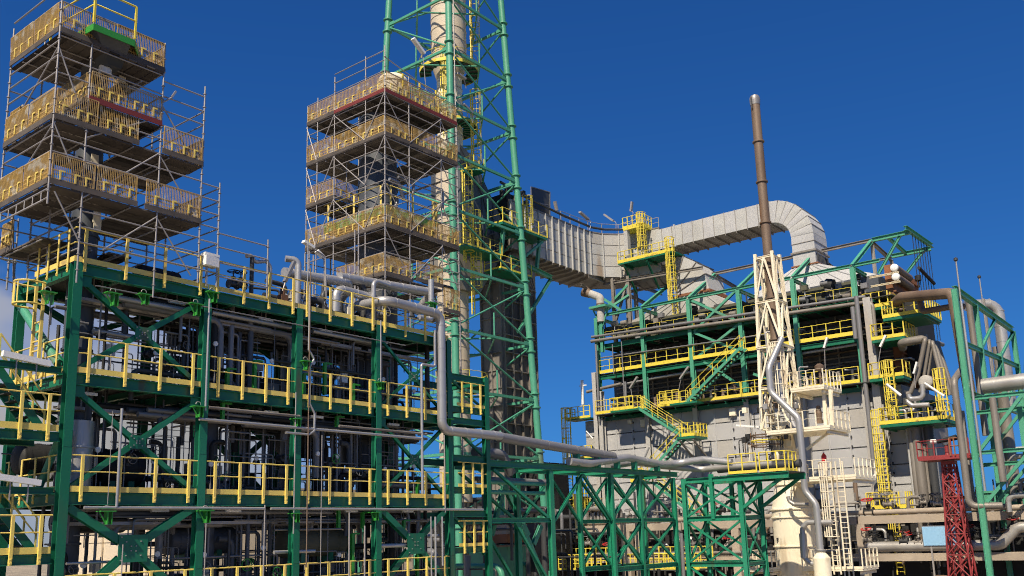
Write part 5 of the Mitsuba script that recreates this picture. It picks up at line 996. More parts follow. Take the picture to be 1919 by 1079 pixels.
# walkway guardrails bay by bay
bn = ['first', 'second', 'third', 'fourth', 'fifth']
for i, (a, b) in enumerate(zip(FYS, FYS[1:])):
    guardrail(f'yellow guardrail of the upper furnace walkway, {bn[i]} bay from the left', [V(69.8, a-.2, 19.47), V(69.8, b+.2, 19.47)], None, gap=1.1, toe=.3, r=.03, h=1.2)
    if i != 1: guardrail(f'yellow guardrail of the lower furnace walkway, {bn[i]} bay from the left', [V(69.1, a-.05, 15.74), V(69.1, b+.05, 15.74)], None, gap=1.1, toe=.26, r=.03, h=1.2)
    guardrail(f'thin yellow handrail under the furnace eaves, {bn[i]} bay from the left', [V(70.15, a-.3, 22.3), V(70.15, b+.3, 22.25)], None, gap=1.5, toe=0, r=.02, h=1.0, mids=0)
guardrail('yellow guardrail of the lower furnace walkway at the head of the zigzag stair', [V(69.1, 40.8, 15.74), V(69.1, 40.5, 15.74)], 2, toe=.26, r=.03); guardrail('yellow guardrail of the lower furnace walkway between the two stair heads', [V(69.1, 39.3, 15.74), V(69.1, 36.4, 15.74)], None, gap=.8, toe=.26, r=.03)
# zigzag stairs on the front
root = thing('stair_landing', 'green projecting stair head on the lower furnace walkway', 'platform'); part(root, 'floor', M().span(V(67.9, 35.0, 15.55), V(69.1, 37.5, 15.7)), 'm_green')
guardrail('dense yellow guardrail round the stair head on the lower furnace walkway', [V(69.1, 38.4, 15.72), V(67.9, 38.4, 15.72), V(67.9, 36.6, 15.72)], None, gap=.55, toe=.26, r=.035)
root = thing('stair_landing', 'small green landing of the zigzag stair at the left on the furnace', 'platform'); part(root, 'floor', M().span(V(67.9, 40.5, 15.55), V(69.1, 43.3, 15.7)), 'm_green')
guardrail('dense yellow guardrail at the top of the stair that falls to the right', [V(69.1, 43.3, 15.72), V(67.9, 43.3, 15.72), V(67.9, 41.0, 15.72)], None, gap=.7, toe=.26, r=.035)
stair('upper green stair rising to the right across the furnace front', (68.45, 36.0, 15.72), (68.45, 30.9, 19.5), .95, (1, 0, 0), 'm_teal')
stair('green stair falling to the right against the grey furnace wall', (68.45, 40.6, 15.72), (68.45, 36.5, 12.9), .95, (1, 0, 0), 'm_teal')
stair('green stair falling to the left below the yellow landing', (67.5, 36.3, 12.7), (67.5, 40.0, 9.6), .95, (1, 0, 0), 'm_teal')
stair('lowest green stair behind the green bridge on the furnace front', (68.45, 39.6, 9.4), (68.45, 35.2, 6.0), .95, (1, 0, 0), 'm_teal')
root = thing('stair_landing', 'yellow railed landing of the zigzag stair in the middle of the furnace wall', 'platform'); part(root, 'floor', M().span(V(66.9, 34.9, 12.6), V(69.1, 36.5, 12.8)), 'm_green')
for y in (35.1, 36.3): part(root, 'bracket', M().bar(V(67.0, y, 12.5), V(70.2, y, 10.6), .12, .12), 'm_steel')
guardrail('dense yellow guardrail round the landing in the middle of the furnace wall', [V(69.1, 36.4, 12.8), V(69.1, 34.9, 12.8), V(66.9, 34.9, 12.8), V(66.9, 36.0, 12.8)], None, gap=.6, toe=.26, r=.035)
root = thing('stair_landing', 'lower stair landing behind the green bridge', 'platform'); part(root, 'floor', M().span(V(66.9, 39.6, 9.3), V(69.1, 41, 9.45)), 'm_green'); guardrail('yellow guardrail of the lower stair landing behind the green bridge', [V(66.9, 39.8, 9.45), V(66.9, 41, 9.45), V(69.1, 41, 9.45)], None, gap=.6, toe=.26, r=.035)
# boxes, lights and the struts on the wall
for px, py, l in ((1207, 793, 'small pale box on the furnace wall under the lower walkway'), (1374, 772, 'pale box on the furnace wall left of the white mast'), (1181, 790, 'smaller pale box near the left end of the furnace wall')):
    p = on_x(px, py, 70.1); root = thing('junction_box', l, 'box'); part(root, 'body', M().box(p, (.3, .55 if px != 1181 else .3, .6 if px != 1181 else .3)), 'm_cream'); part(root, 'door', M().box(p-V(.16, 0, 0), (.02, .45 if px != 1181 else .24, .5 if px != 1181 else .24)), 'm_cream')
for (ax, ay), (bx, by), l in (((1199, 880), (1217, 838), 'leaning grey strut low on the furnace wall'), ((1112, 822), (1099, 808), 'short strut at the left end of the furnace wall')): pipe(l, [on_x(ax, ay, 69.2), on_x(bx, by, 69.2)], .08, 'm_alu', 'strut', 8, cat='strut')
for (hx, hy), (lx, ly), (fx, fy), x, l in (((1181, 728), (1195, 706), (1188, 760), 69, 'tubular floodlight leaning right on the lower furnace walkway, left one'), ((1275, 710), (1291, 687), (1271, 738), 69, 'tubular floodlight leaning right on the lower furnace walkway, near the stair'), ((1545, 652), (1551, 632), (1547, 690), 68.5, 'tubular floodlight in front of the upper walkway right of the white mast'), ((1650, 650), (1661, 628), (1645, 690), 68, 'tubular floodlight beside the grey box column'), ((1635, 897), (1654, 873), (1634, 920), 68.5, 'tubular floodlight low on the right of the furnace wall'), ((1424, 800), (1381, 798 - 1), (1430, 812), 64, 'long tubular light sticking out left of the white mast')):
    lamp(l, on_x(hx, hy, x), on_x(lx, ly, x), on_x(fx, fy, x), w=.24, h=.14, mt='m_lamp' if x < 69 else 'm_galv')
# left end: platforms and ladder
for z, l in ((15.6, 'highest'), (12.0, 'lowest')):
    root = thing('end_platform', f'small platform at the left end of the furnace, {l} of two', 'platform'); part(root, 'floor', M().span(V(69.2, 46.3, z-.1), V(70.6, 48.9, z)), 'm_green'); guardrail(f'yellow guardrail at the left end of the furnace, {l} of two', [V(69.2, 46.3, z), V(69.2, 48.9, z), V(70.6, 48.9, z)], None, gap=.6, toe=.2, r=.035)
caged_ladder('yellow caged ladder at the left end of the furnace above the bridge pipes', (69.0, 48.6, 8), 7.6, (-1, 0, 0), hoops=8)
caged_ladder('yellow caged ladder at the left end of the furnace seen through the green bridge', (69.0, 47.1, 3.0), 7.0, (-1, 0, 0), hoops=9)
root = thing('end_platform', 'small yellow platform at the foot of the left furnace ladder', 'platform'); part(root, 'floor', M().span(V(68.4, 45.6, 7.2), V(70.3, 48.4, 7.3)), 'm_green'); guardrail('yellow guardrail at the foot of the left furnace ladder seen through the green bridge', [V(70.3, 48.4, 7.3), V(68.4, 48.4, 7.3), V(68.4, 45.6, 7.3), V(70.3, 45.6, 7.3)], None, gap=.6, toe=.2, r=.035)
p = on_x(1093, 758, 69.6); q = on_x(1093, 712, 69.6); root = thing('antenna', 'white antenna mast with a short crossbar at the left end of the furnace', 'antenna'); part(root, 'mast', M().tube(p, V(p[0], p[1], q[2]), .14, 8), 'm_white'); part(root, 'crossbar', M().bar(V(p[0], p[1]-.5, q[2]-.5), V(p[0], p[1]+.3, q[2]-.5), .08), 'm_white'); part(root, 'rod', M().tube(V(p[0], p[1], p[2]-1.4), p, .06, 6), 'm_galv')
# exhaust head at the left end
c = on_x(1126, 575, 69.8); root = thing('exhaust_head', 'rusty bent exhaust pipe on a green bracket at the left end of the furnace roof', 'exhaust'); part(root, 'pipe_run', M().path([c-Z*1.4, c+Z*.9, c+V(-.1, 1.2, 1.5)], .36, 16, .35), 'm_panel_warm'); part(root, 'mouth', M().tube(c+V(-.1, 1.0, 1.35), c+V(-.15, 1.6, 1.75), .36, 16, r2=.52), 'm_rust')
part(root, 'band', M().tube(c+Z*.2, c+Z*.3, .4, 16), 'm_rust'); part(root, 'bracket', M().prism([c+V(-.6, .9, -.15), c+V(-.6, -.9, -.15), c+V(.6, -.9, -.15), c+V(.6, .9, -.15)], .2), 'm_teal'); part(root, 'strut', M().bar(c+V(0, .8, -.2), c+V(0, .1, -1.7), .1).bar(c+V(0, -.8, -.2), c+V(0, -.1, -1.9), .12), 'm_teal'); part(root, 'post', M().ibeam(c-Z*4.2, c-Z*1.4, .28, .28, (1, 0, 0)), 'm_teal')
# right end: headers, platforms, ladders
for (px, py), l in (((1677, 502), 'upper'), ((1680, 519), 'lower')):
    p = on_x(px, py, 72.0); root = thing('header_drum', f'{l} dark header with a white domed end at the right furnace roof end', 'header'); part(root, 'shell', M().tube(p, p+V(4, .1, 0), .31, 20), 'm_rust'); part(root, 'end_cap', M().drum(p-V(.15, 0, 0), p+V(.1, 0, 0), .3, 20), 'm_white'); part(root, 'support_beam', M().ibeam(p+V(-.1, 1.9, -.42), p+V(-.1, -.3, -.42), .18, .14), 'm_cream')
part_r = thing('end_casing', 'rusty brown end casing of the furnace convection section', 'casing')
part(part_r, 'plate', M().span(V(72.3, 20.0, 16), V(79, 20.6, 25.0)), 'm_orange_rust')
for z in np.arange(16.4, 25, .8): part(part_r, 'rib', M().span(V(72.2, 19.85, z), V(79, 20.05, z+.12)), 'm_orange_rust')
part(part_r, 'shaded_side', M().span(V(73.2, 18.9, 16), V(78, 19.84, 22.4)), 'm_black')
def plat(label, rl, x0, x1, y0_, y1_, z, gap=.7, mt='m_yellow', fl='m_green', h=1.15, r=.04, th=.22, toe=.26):
    root = thing('platform', label, 'platform'); part(root, 'floor', M().span(V(x0, y0_, z-th), V(x1, y1_, z-.02)), fl); part(root, 'grating', M().span(V(x0+.05, y0_+.05, z-.02), V(x1-.05, y1_-.05, z+.01)), 'm_grating' if mt == 'm_yellow' else fl)
    for y in (y0_+.2, y1_-.2): part(root, 'bracket', M().bar(V(x0+.2, y, z-.25), V(x1, y, z-.25), .12, .16), fl)
    guardrail(rl, [V(x1, y1_, z), V(x0, y1_, z), V(x0, y0_, z), V(x1, y0_, z)], None, gap=gap, mt=mt, toe=toe, r=r, h=h); return root
plat('green edged corner platform sticking out highest at the right end of the furnace', 'yellow guardrail of the highest corner platform at the right end of the furnace', 68.6, 72.5, 17.0, 20.0, 20.1)
plat('green edged platform at the right end of the furnace, second from the top', 'yellow guardrail of the second highest platform at the right end of the furnace', 68.8, 71.5, 18.7, 21.0, 18.65)
plat('green platform at the head of the ladder beside the grey box column', 'yellow guardrail at the head of the ladder beside the grey box column', 68.6, 70.3, 19.0, 21.4, 15.8)
plat('large green platform with machinery at the right end of the furnace', 'long yellow guardrail of the large platform at the right end of the furnace', 67.3, 71.5, 16.2, 20.6, 12.3, gap=1.0)
plat('small green platform low on the right part of the furnace wall', 'dense yellow guardrail of the platform low on the furnace wall', 68.3, 70.3, 19.7, 22.4, 6.5, gap=.45)
plat('small platform between brown headers at the right end of the furnace', 'yellow guardrail between the brown headers at the right end of the furnace', 70.3, 72.4, 20.0, 21.8, 21.4)
caged_ladder('tall yellow caged ladder up to the walkway at the right end of the furnace', (68.5, 19.9, 12.3), 3.6, (-1, 0, 0), cage_from=.6, hoops=8)
caged_ladder('tall yellow caged ladder from the low platform to the large platform', (68.1, 20.9, 6.5), 5.9, (-1, 0, 0), cage_from=1.2, hoops=11)
caged_ladder('short yellow caged ladder below the low platform on the furnace wall', (68.1, 20.5, 2.0), 4.4, (-1, 0, 0), cage_from=2, hoops=5)
caged_ladder('yellow caged ladder standing at the right edge of the large platform', (67.5, 16.3, 12.3), 2.4, (-1, 0, 0), cage_from=.5, hoops=5)
# ================================================================== white mast with the brown flare pipe
MX, MY = 57.4, 23.7; hw = lambda z: min(.60+(22.95-z)*.045, .90)+max(0, 14-z)*.02
wm = thing('white_mast', 'white lattice mast in front of the furnace holding the brown flare pipe', 'mast')
LV = [22.95, 19.9, 16.9, 14.2, 11.6]
sg = [(-1, -1), (1, -1), (1, 1), (-1, 1)]
cr = lambda k, z: V(MX+sg[k][0]*hw(z), MY+sg[k][1]*hw(z), z)
for k in range(4): part(wm, 'leg', M().ibeam(cr(k, 11.6), cr(k, 23.1), .18, .18, (1, 0, 0)), 'm_cream')
for z in LV:
    for k in range(4): part(wm, 'ring_beam', M().ibeam(cr(k, z), cr((k+1) % 4, z), .13, .15), 'm_cream')
for z1, z0 in zip(LV, LV[1:]):
    for k in range(4):
        a, b = cr(k, z0), cr((k+1) % 4, z0); c = (cr(k, z1)+cr((k+1) % 4, z1))/2
        part(wm, 'brace', M().ibeam(a, c, .11, .11, (1, 0, 0)), 'm_cream'); part(wm, 'brace', M().ibeam(b, c, .11, .11, (1, 0, 0)), 'm_cream')
for k in range(4): part(wm, 'top_lug', M().box(cr(k, 23.15), (.2, .2, .2)), 'm_cream')
p = on_z(1437, 475, 23.3); fp = thing('flare_pipe', 'tall rusty brown flare pipe rising far above the white mast', 'chimney')
PX, PY = MX+.05, MY-.05
part(fp, 'pipe_run', M().tube((PX, PY, 14), (PX, PY, 34.3), .31, 24), 'm_rust')
for z in (15.5, 17.4, 20.2, 22.3, 25.4, 28.3, 31.2): part(fp, 'flange', M().lathe((PX, PY, z), [(.31, 0), (.40, .01), (.40, .1), (.31, .11)], 24), 'm_rust')
part(fp, 'tip', M().lathe((PX, PY, 34.3), [(.33, -.35), (.36, 0), (.36, .12), (.30, .3), (.12, .42), (.001, .45)], 20), 'm_chrome')
part(fp, 'pilot', M().tube((PX-.36, PY+.1, 33.6), (PX-.36, PY+.1, 34.5), .05, 8), 'm_pipe_dark')
def wplat(label, rl, px0, px1, py, x, dx, gap=.6):
    a, b = on_x(px0, py, x), on_x(px1, py, x); z = (a[2]+b[2])/2
    plat(label, rl, x, x+dx, b[1], a[1], z, gap, 'm_cream', 'm_cream', 1.15, .032, .12, .15); return a, b, z
wplat('white platform high on the right of the white mast', 'white guardrail high on the right of the white mast', 1482, 1545, 728, 56.3, 3.0)
wplat('white platform round the white mast just above its foot', 'white guardrail round the white mast just above its foot', 1437, 1556, 806, 55.6, 3.6, .75)
a, b, zp = wplat('wide white platform on top of the beige tower base', 'white guardrail of the wide platform on top of the beige tower base', 1475, 1605, 897, 56.0, 3.6, .8)
wplat('low white platform left of the beige tower base', 'white guardrail low on the left of the beige tower base', 1393, 1448, 1068, 56.0, 2.4, .8)
wplat('low white platform right of the beige tower base', 'white guardrail low on the right of the beige tower base', 1505, 1618, 1066, 56.5, 2.8, .7)
# white side frame with braces right of the mast
for px, y0_, y1_ in ((1547, 735, 805), (1559, 730, 808)):
    p, q = on_x(px-2, y0_, 57.0), on_x(px+2, y1_, 57.0); part(wm, 'side_post', M().ibeam(q, p, .2, .2, (1, 0, 0)), 'm_cream')
part(wm, 'side_brace', M().ibeam(on_x(1512, 842, 57), on_x(1556, 808, 57), .14, .14, (1, 0, 0)), 'm_cream'); part(wm, 'side_brace', M().ibeam(on_x(1555, 765, 57), on_x(1566, 805, 57), .14, .14, (1, 0, 0)), 'm_cream')
BX, BY = 58.4, 23.9
tb = thing('tower_base', 'beige round base tower with a conical shoulder under the white mast', 'vessel')
part(tb, 'shell', M().lathe((BX, BY, 0), [(1.28, 0), (1.28, 6.55)], 36), 'm_cream'); part(tb, 'shoulder', M().lathe((BX, BY, 6.55), [(1.28, 0), (.92, 1.5)], 36), 'm_cream'); part(tb, 'neck', M().lathe((BX, BY, 8.05), [(.92, 0), (.92, 4.0)], 30), 'm_cream')
for z, r in ((4.2, 1.28), (6.0, 1.28), (6.5, 1.28), (8.05, .94), (9.9, .92)): part(tb, 'flange', M().lathe((BX, BY, z), [(r, 0), (r+.1, .01), (r+.1, .08), (r, .09)], 36), 'm_cream')
for px, py, w, h, mt in ((1470, 968, .6, .5, 'm_panel_warm'), (1458, 1011, .14, .22, 'm_black'), (1475, 1015, .3, .25, 'm_white'), (1473, 1030, .1, .3, 'm_pipe_dark')):
    d = V(*unit((-.8, -.5, 0))); p = on_x(px, py, BX-1.1); part(tb, 'wall_fitting', M().box(p, (.12, w, h), .5), mt)
caged_ladder('white caged ladder inside the white mast between its two middle platforms', (56.6, 23.2, 12.4), 3.6, (-1, 0, 0), 'm_cream', cage_from=1.0, hoops=5)
for i, (yy, zz0, zz1) in enumerate(((23.1, 12.0, 16.5), (24.2, 12.5, 18.0), (22.9, 9.4, 12.6), (24.6, 9.3, 13.4), (22.4, 12.2, 15.5))): pipe('thin pipe running up inside the white mast', [V(57.0+.2*i, yy, zz0), V(57.0+.2*i, yy, zz1), V(57.3+.2*i, yy-.5, zz1)], .06, ['m_pipe_dark', 'm_alu', 'm_cream', 'm_rust', 'm_pipe_grey'][i], 'riser', 8, group='thin pipes inside the white mast')
# grey pipes on the mast
pts = [on_x(*q, 55.2) for q in ((1452, 640), (1441, 690), (1445, 735), (1497, 783), (1505, 865), (1509, 920), (1530, 945), (1538, 1030))]
pts[0] = pts[0]+V(1.2, 0, 0)
pipe('thick grey insulated pipe that winds down the front of the white mast to the ground', [pts[0]+V(0, 0, .4)]+pts[1:], .2, 'm_alu', 'insulated_pipe', 18, .7)
pipe('second grey insulated pipe behind it on the mast', [on_x(1458, 680, 56.6), on_x(1464, 740, 56.6), on_x(1490, 800, 56.6), on_x(1500, 840, 56.6)], .24, 'm_alu', 'insulated_pipe', 16, .6)
q = [on_x(*k, 55.4) for k in ((1560, 978), (1512, 979), (1504, 990), (1508, 1045), (1520, 1056), (1532, 1057))]
pipe('grey insulated pipe loop beside the beige tower base', q, .15, 'm_alu', 'insulated_pipe', 16, .35)
pipe('thick lower sleeve of the insulated pipe loop', [q[2]-Z*.3, q[3]], .22, 'm_alu', 'insulated_pipe', 16)
pipe('short pale pipe elbow across the beige tower shoulder', [on_x(1477, 930, 56.4), on_x(1480, 940, 56.4), on_x(1490, 945, 56.4), on_x(1516, 945, 56.4)], .12, 'm_chrome', 'pipe', 12, .3)
p = on_x(1548, 944, 60); pipe('dark round pipe end behind the beige tower', [p, p+V(0, 1.6, 0)], .3, 'm_pipe_dark', 'pipe', 16)
p = on_x(1543, 1075, 55.2); root = thing('knock_out_pot', 'small pale cylindrical pot at the foot of the winding grey pipe', 'vessel'); part(root, 'shell', M().lathe(V(p[0], p[1], p[2]-1), [(.5, 0), (.5, 1.9)], 22), 'm_cream'); part(root, 'cone', M().lathe(V(p[0], p[1], p[2]+.9), [(.5, 0), (.22, .35), (.22, .5)], 22), 'm_cream'); part(root, 'flange', M().lathe(V(p[0], p[1], p[2]+1.3), [(.22, 0), (.32, .01), (.32, .08), (.22, .09)], 18), 'm_pipe_grey')
for (px, y0_, y1_), l in (((1460, 905, 1079), 'dark standpipe left of the beige tower base'),): p, qq = on_x(px-38, y0_, 57), on_x(px-30, y1_, 57); qq[1] = p[1]; pipe(l, [p, V(57, p[1], 0)], .14, 'm_pipe_dark', 'riser', 12)
caged_ladder('tall white caged ladder right of the beige tower base', (56.2, 20.55, 2.6), 5.6, (-1, 0, 0), 'm_cream', hoops=6, w=.42)
caged_ladder('slim white ladder at the right end of the wide white platform', (55.9, 19.75, 3.0), 5.2, (-1, 0, 0), 'm_cream', cage_from=99, w=.42)
p = on_x(1545, 862, 57.2); root = thing('fire_extinguisher', 'red fire extinguisher on the wide white platform', 'fire extinguisher'); part(root, 'cylinder', M().lathe(p-Z*.4, [(.16, 0), (.16, .65), (.05, .8), (.05, .86)], 14), 'm_fire_red'); part(root, 'handle', M().box(p+Z*.5, (.16, .06, .06)), 'm_white')
p = on_x(1536, 690, 57.5); root = thing('gas_detector', 'reddish valve head on the highest white mast platform', 'valve'); part(root, 'head', M().lathe(p-Z*.2, [(.1, 0), (.28, .1), (.3, .35), (.1, .5)], 12), 'm_rust'); part(root, 'stem', M().tube(p-Z*1.2, p-Z*.2, .08, 8), 'm_rust')
p = on_x(1535, 772, 57.5); root = thing('gas_detector', 'reddish upright fitting on the lower white mast platform', 'valve'); part(root, 'head', M().lathe(p-Z*.5, [(.16, 0), (.2, .4), (.12, .9)], 12), 'm_rust'); part(root, 'base', M().box(p-Z*.6, (.4, .4, .2)), 'm_rust')
rnd.seed(12)
for i in range(30):
    y = rnd.uniform(22.3, 26.2); z = rnd.choice([9.3, 10.4, 10.9, 11.2, 12.7])+rnd.uniform(0, .5); x = rnd.uniform(56.3, 58); mt = rnd.choice(['m_rust', 'm_cream', 'm_pipe_dark', 'm_alu', 'm_pipe_grey', 'm_black'])
    root = thing('instrument', f'{dict(m_rust="rusty", m_cream="cream", m_pipe_dark="dark", m_alu="silvery", m_pipe_grey="grey", m_black="black")[mt]} {"boxy" if i % 2 else "round"} instrument at the foot of the white mast', 'equipment', 'instruments at the foot of the white mast'); part(root, 'body', M().box((x, y, z), (.25, .3, .35)) if i % 2 else M().lathe((x, y, z), [(.14, 0), (.16, .3), (.06, .5)], 10), mt); part(root, 'tube', M().path([(x, y, z), (x, y+.4, z), (x, y+.4, z-1.0)], .035, 6, .1), mt)
p0, p1 = on_x(1406, 824, 56.5), on_x(1456, 826, 56.5); root = thing('burner_ring', 'rusty ring of pipes with a yellow hoop at the left foot of the white mast', 'pipe ring')
cc = (p0+p1)/2+V(.6, 0, 0)
for dz, mt in ((.35, 'm_rust'), (0, 'm_yellow'), (-.3, 'm_rust')): part(root, 'hoop', M().path([cc+V(1.0*math.cos(t), 1.0*math.sin(t), dz) for t in np.linspace(0, 2*math.pi, 20)], .05, 7), mt)
for t in np.linspace(0, 2*math.pi, 10)[:-1]: part(root, 'bar', M().tube(cc+V(math.cos(t), math.sin(t), -.5), cc+V(math.cos(t), math.sin(t), .55), .03, 6), 'm_rust')
# ================================================================== green pipe frame at the right edge
RY = 13.8
rf = thing('pipe_gantry', 'teal steel pipe frame with a sloping top at the right edge of the photo', 'steel structure')
xq = [63.1, 68.6, 74.4, 80.6]
for y in (RY,):
    part(rf, 'column', M().ibeam((xq[0], y, 0), (xq[0], y, 20.1), .32, .34, (0, 1, 0)), 'm_teal')
    part(rf, 'column', M().ibeam((xq[1], y, 0), (xq[1], y, 20.0), .3, .3, (0, 1, 0)), 'm_teal')
    part(rf, 'column', M().ibeam((xq[2], y, 0), (xq[2], y, 17.4), .34, .34, (0, 1, 0)), 'm_teal')
    part(rf, 'column', M().ibeam((xq[3], y, 0), (xq[3], y, 20.0), .34, .34, (0, 1, 0)), 'm_teal')
    part(rf, 'top_beam', M().ibeam((xq[0], y, 20.1), (xq[3], y, 20.1), .3, .4), 'm_teal')
    part(rf, 'beam', M().ibeam((xq[0], y, 16.6), (xq[3], y, 17.2), .24, .3), 'm_teal'); part(rf, 'beam', M().ibeam((xq[0], y, 13.4), (xq[3], y, 13.4), .26, .32), 'm_teal')
    for z0, z1 in ((13.5, 16.6), (16.9, 19.9)):
        part(rf, 'brace', M().ibeam((xq[1], y, z0), (xq[2], y, z1), .18, .18, (0, 1, 0)), 'm_teal'); part(rf, 'brace', M().ibeam((xq[2]+.3, y, z0+.3), (xq[3], y, z1), .18, .18, (0, 1, 0)), 'm_teal')
# lattice girders running to the right, towards the viewer
for zt, zb in ((13.0, 12.2), (9.6, 8.9)):
    for x in (63.3,):
        part(rf, 'girder_chord', M().ibeam((x, RY, zt), (x, 4, zt), .22, .24), 'm_teal'); part(rf, 'girder_chord', M().ibeam((x+1.2, RY, zb), (x+1.2, 4, zb), .22, .24), 'm_teal')
for (ya, za), (yb2, zb2) in (((RY-.3, 9.8), (10.8, 12.9)), ((10.8, 12.9), (8.0, 9.8)), ((8.0, 9.8), (5.2, 12.9)), ((RY-.3, 6.6), (10.8, 9.5)), ((10.8, 9.5), (8.0, 6.6)), ((8.0, 6.6), (5.2, 9.5))):
    part(rf, 'brace', M().ibeam(V(63.3, ya, za), V(63.3, yb2, zb2), .2, .2, (1, 0, 0)), 'm_teal'); part(rf, 'brace', M().ibeam(V(66.0, ya, za), V(66.0, yb2, zb2), .18, .18, (1, 0, 0)), 'm_teal')
part(rf, 'column', M().ibeam((64.3, 11.2, 4), (64.3, 11.2, 12.5), .3, .3, (1, 0, 0)), 'm_teal')
p, q = on_y(1786, 549, RY+.5), on_x(1690, 557, 68.0)
pipe('upper wide brown pipe between the furnace and the green frame', [q+V(1.5, .9, 0), q, p, p+V(.3, -.2, -7)], .37, 'm_rust', 'pipe', 22, .5)
p, q = on_y(1792, 573, RY+.5), on_x(1728, 584, 67.5)
pipe('lower brown pipe between the furnace and the green frame', [q+V(.2, .1, 1.5), q, p, p+V(.6, -.3, 0)], .21, 'm_rust', 'pipe', 18, .5)
for px, y0_, y1_, y, r, l in ((1792, 745, 935, 14.5, .21, 'thick grey upright pipe in front of the green frame, left one'), (1803, 770, 940, 15.0, .16, 'thinner grey pipe right of the thick upright pipe'), (1815, 560, 780, 14.8, .22, 'steel pipe running down inside the green frame column'), (1843, 560, 900, 15.2, .13, 'slim conduit inside the green frame'), (1868, 650, 760, 16.2, .36, 'thick dark upright pipe inside the green frame, nearest the middle')):
    p, q = on_y(px, y0_, y), on_y(px, y1_, y); pipe(l, ([V(p[0]+.3, y-1.8, 6.35), V(p[0], y, 6.35)] if px < 1805 else [V(p[0], y, q[2]-1)])+[V(p[0], y, p[2])], r, 'm_steel' if r < .4 else 'm_chrome', 'riser', 16)
p = on_y(1800, 712, 14.5); pipe('grey pipe elbow at the head of the thick upright pipe', [V(on_y(1792, 745, 14.5)[0], 14.5, p[2]-1.4), V(on_y(1792, 745, 14.5)[0], 14.5, p[2]-.2), p+V(1.0, 0, .9)], .21, 'm_steel', 'pipe', 16, .6)
p = on_y(1868, 572, 15.5); pipe('large shiny brown pipe with an elbow at the top of the green frame', [p+V(-1.0, 2.2, .2), p+V(.4, 0, .2), p+V(.4, 0, -9)], .46, 'm_chrome', 'insulated_pipe', 20, 1.0, rings=1.2)
p, q = on_x(1842, 724, 65.5), on_x(1919, 714, 65.5); pipe('big light grey horizontal drum pipe crossing the right edge of the photo', [p, p+(q-p)*2.5], .5, 'm_chrome', 'insulated_pipe', 24, rings=1.3)
pipe('thin pale pipe at the right edge below the big drum pipe', [on_x(1905, 842, 64), on_x(1905, 842, 64)+V(0, -6, .1)], .16, 'm_chrome', 'pipe', 12)
for px, y0_, y1_, y, r, l in ((1880, 745, 930, 13.0, .36, 'dark thick pipe below the big drum pipe'), (1898, 870, 935, 13.2, .3, 'shiny pipe elbow low at the right edge'), (1860, 745, 900, 12.4, .2, 'dark pipe beside it under the big drum pipe')):
    p, q = on_y(px, y0_, y), on_y(px, y1_, y); pipe(l, [V(p[0], y, q[2]), V(p[0], y, p[2])], r, 'm_chrome' if 'shiny' in l else 'm_steel', 'riser', 14)
for (px, y0_, y1_), y, l in (((1792, 490, 560), 13.5, 'left'), ((1836, 522, 640), 15.0, 'right')):
    p, q = on_y(px, y0_, y), on_y(px+4, y1_, y); root = thing('lightning_rod', f'slim lightning rod with a dark tip above the green frame, {l} of two', 'lightning rod'); part(root, 'rod', M().tube(V(p[0], y, q[2]), V(p[0], y, p[2]), .05, 6), 'm_galv'); part(root, 'tip', M().lathe(V(p[0], y, p[2]), [(.05, 0), (.13, .08), (.13, .22), (.001, .3)], 8), 'm_pipe_dark'); part(root, 'mast', M().tube(V(p[0], y, q[2]-12), V(p[0], y, q[2]), .08, 8), 'm_alu')
# the inverted V of brown pipes and the machinery on the large platform
def px3(x, *q): return [on_x(a, b, x) for a, b in q]
for i, (q, r, l) in enumerate(((((1735, 633), (1721, 700), (1707, 736), (1700, 738)), .155, 'leftmost'), (((1743, 637), (1732, 706), (1724, 735)), .11, 'second from the left'), (((1748, 640), (1739, 706), (1734, 722)), .10, 'third from the left'))):
    w = px3(67.5+.3*i, *q); pipe(f'brown pipe slanting down left from the apex of the pipe bundle, {l}', [w[0]+V(1.5, .6, .1)]+w, r, 'm_steel', 'pipe', 12, .3)
for i, (q, l) in enumerate(((((1747, 640), (1764, 704), (1772, 740)), 'leftmost'), (((1752, 641), (1771, 705), (1780, 740)), 'middle one'), (((1757, 643), (1778, 708), (1788, 740)), 'rightmost'))):
    w = px3(68.0+.3*i, *q); pipe(f'brown pipe slanting down right from the apex of the pipe bundle, {l}', [w[0]+V(1.4, 0, .1)]+w, .15, 'm_steel', 'pipe', 12, .3)
w = px3(68.6, (1690, 642), (1738, 634)); pipe('brown pipe entering the slanting bundle from the furnace', [w[0]+V(2, .5, 0), w[0], w[1]], .3, 'm_steel', 'pipe', 16)
p = on_x(1737, 716, 67.8); root = thing('header_drum', 'drum with a pale domed end above the large platform', 'header'); part(root, 'shell', M().tube(p, p+V(4, -.4, 0), .5, 20), 'm_rust'); part(root, 'end_cap', M().drum(p-V(.25, 0, 0), p+V(.1, 0, 0), .48, 20), 'm_panel_warm')
pipe('light grey pipe elbow curling round under the pale domed drum', [on_x(1729, 720, 67.3), on_x(1731, 745, 67.3), on_x(1706, 748, 67.3), on_x(1703, 739, 67.3)], .17, 'm_alu', 'insulated_pipe', 14, .3)
pipe('second light grey pipe bend on the large platform', [on_x(1742, 758, 67.3), on_x(1710, 760, 67.3), on_x(1700, 752, 67.3)], .17, 'm_alu', 'insulated_pipe', 14, .3)
p, q = on_x(1770, 742, 66.8), on_x(1733, 718, 66.8); pipe('slanting strip light beside the pale domed drum', [p, q], .09, 'm_lamp', 'strip_light', 8, cat='light')
p, q = on_x(1662, 720, 66.8), on_x(1689, 741, 66.8); pipe('slanting strip light at the ladder beside the grey box column', [p, q], .1, 'm_lamp', 'strip_light', 8, cat='light')
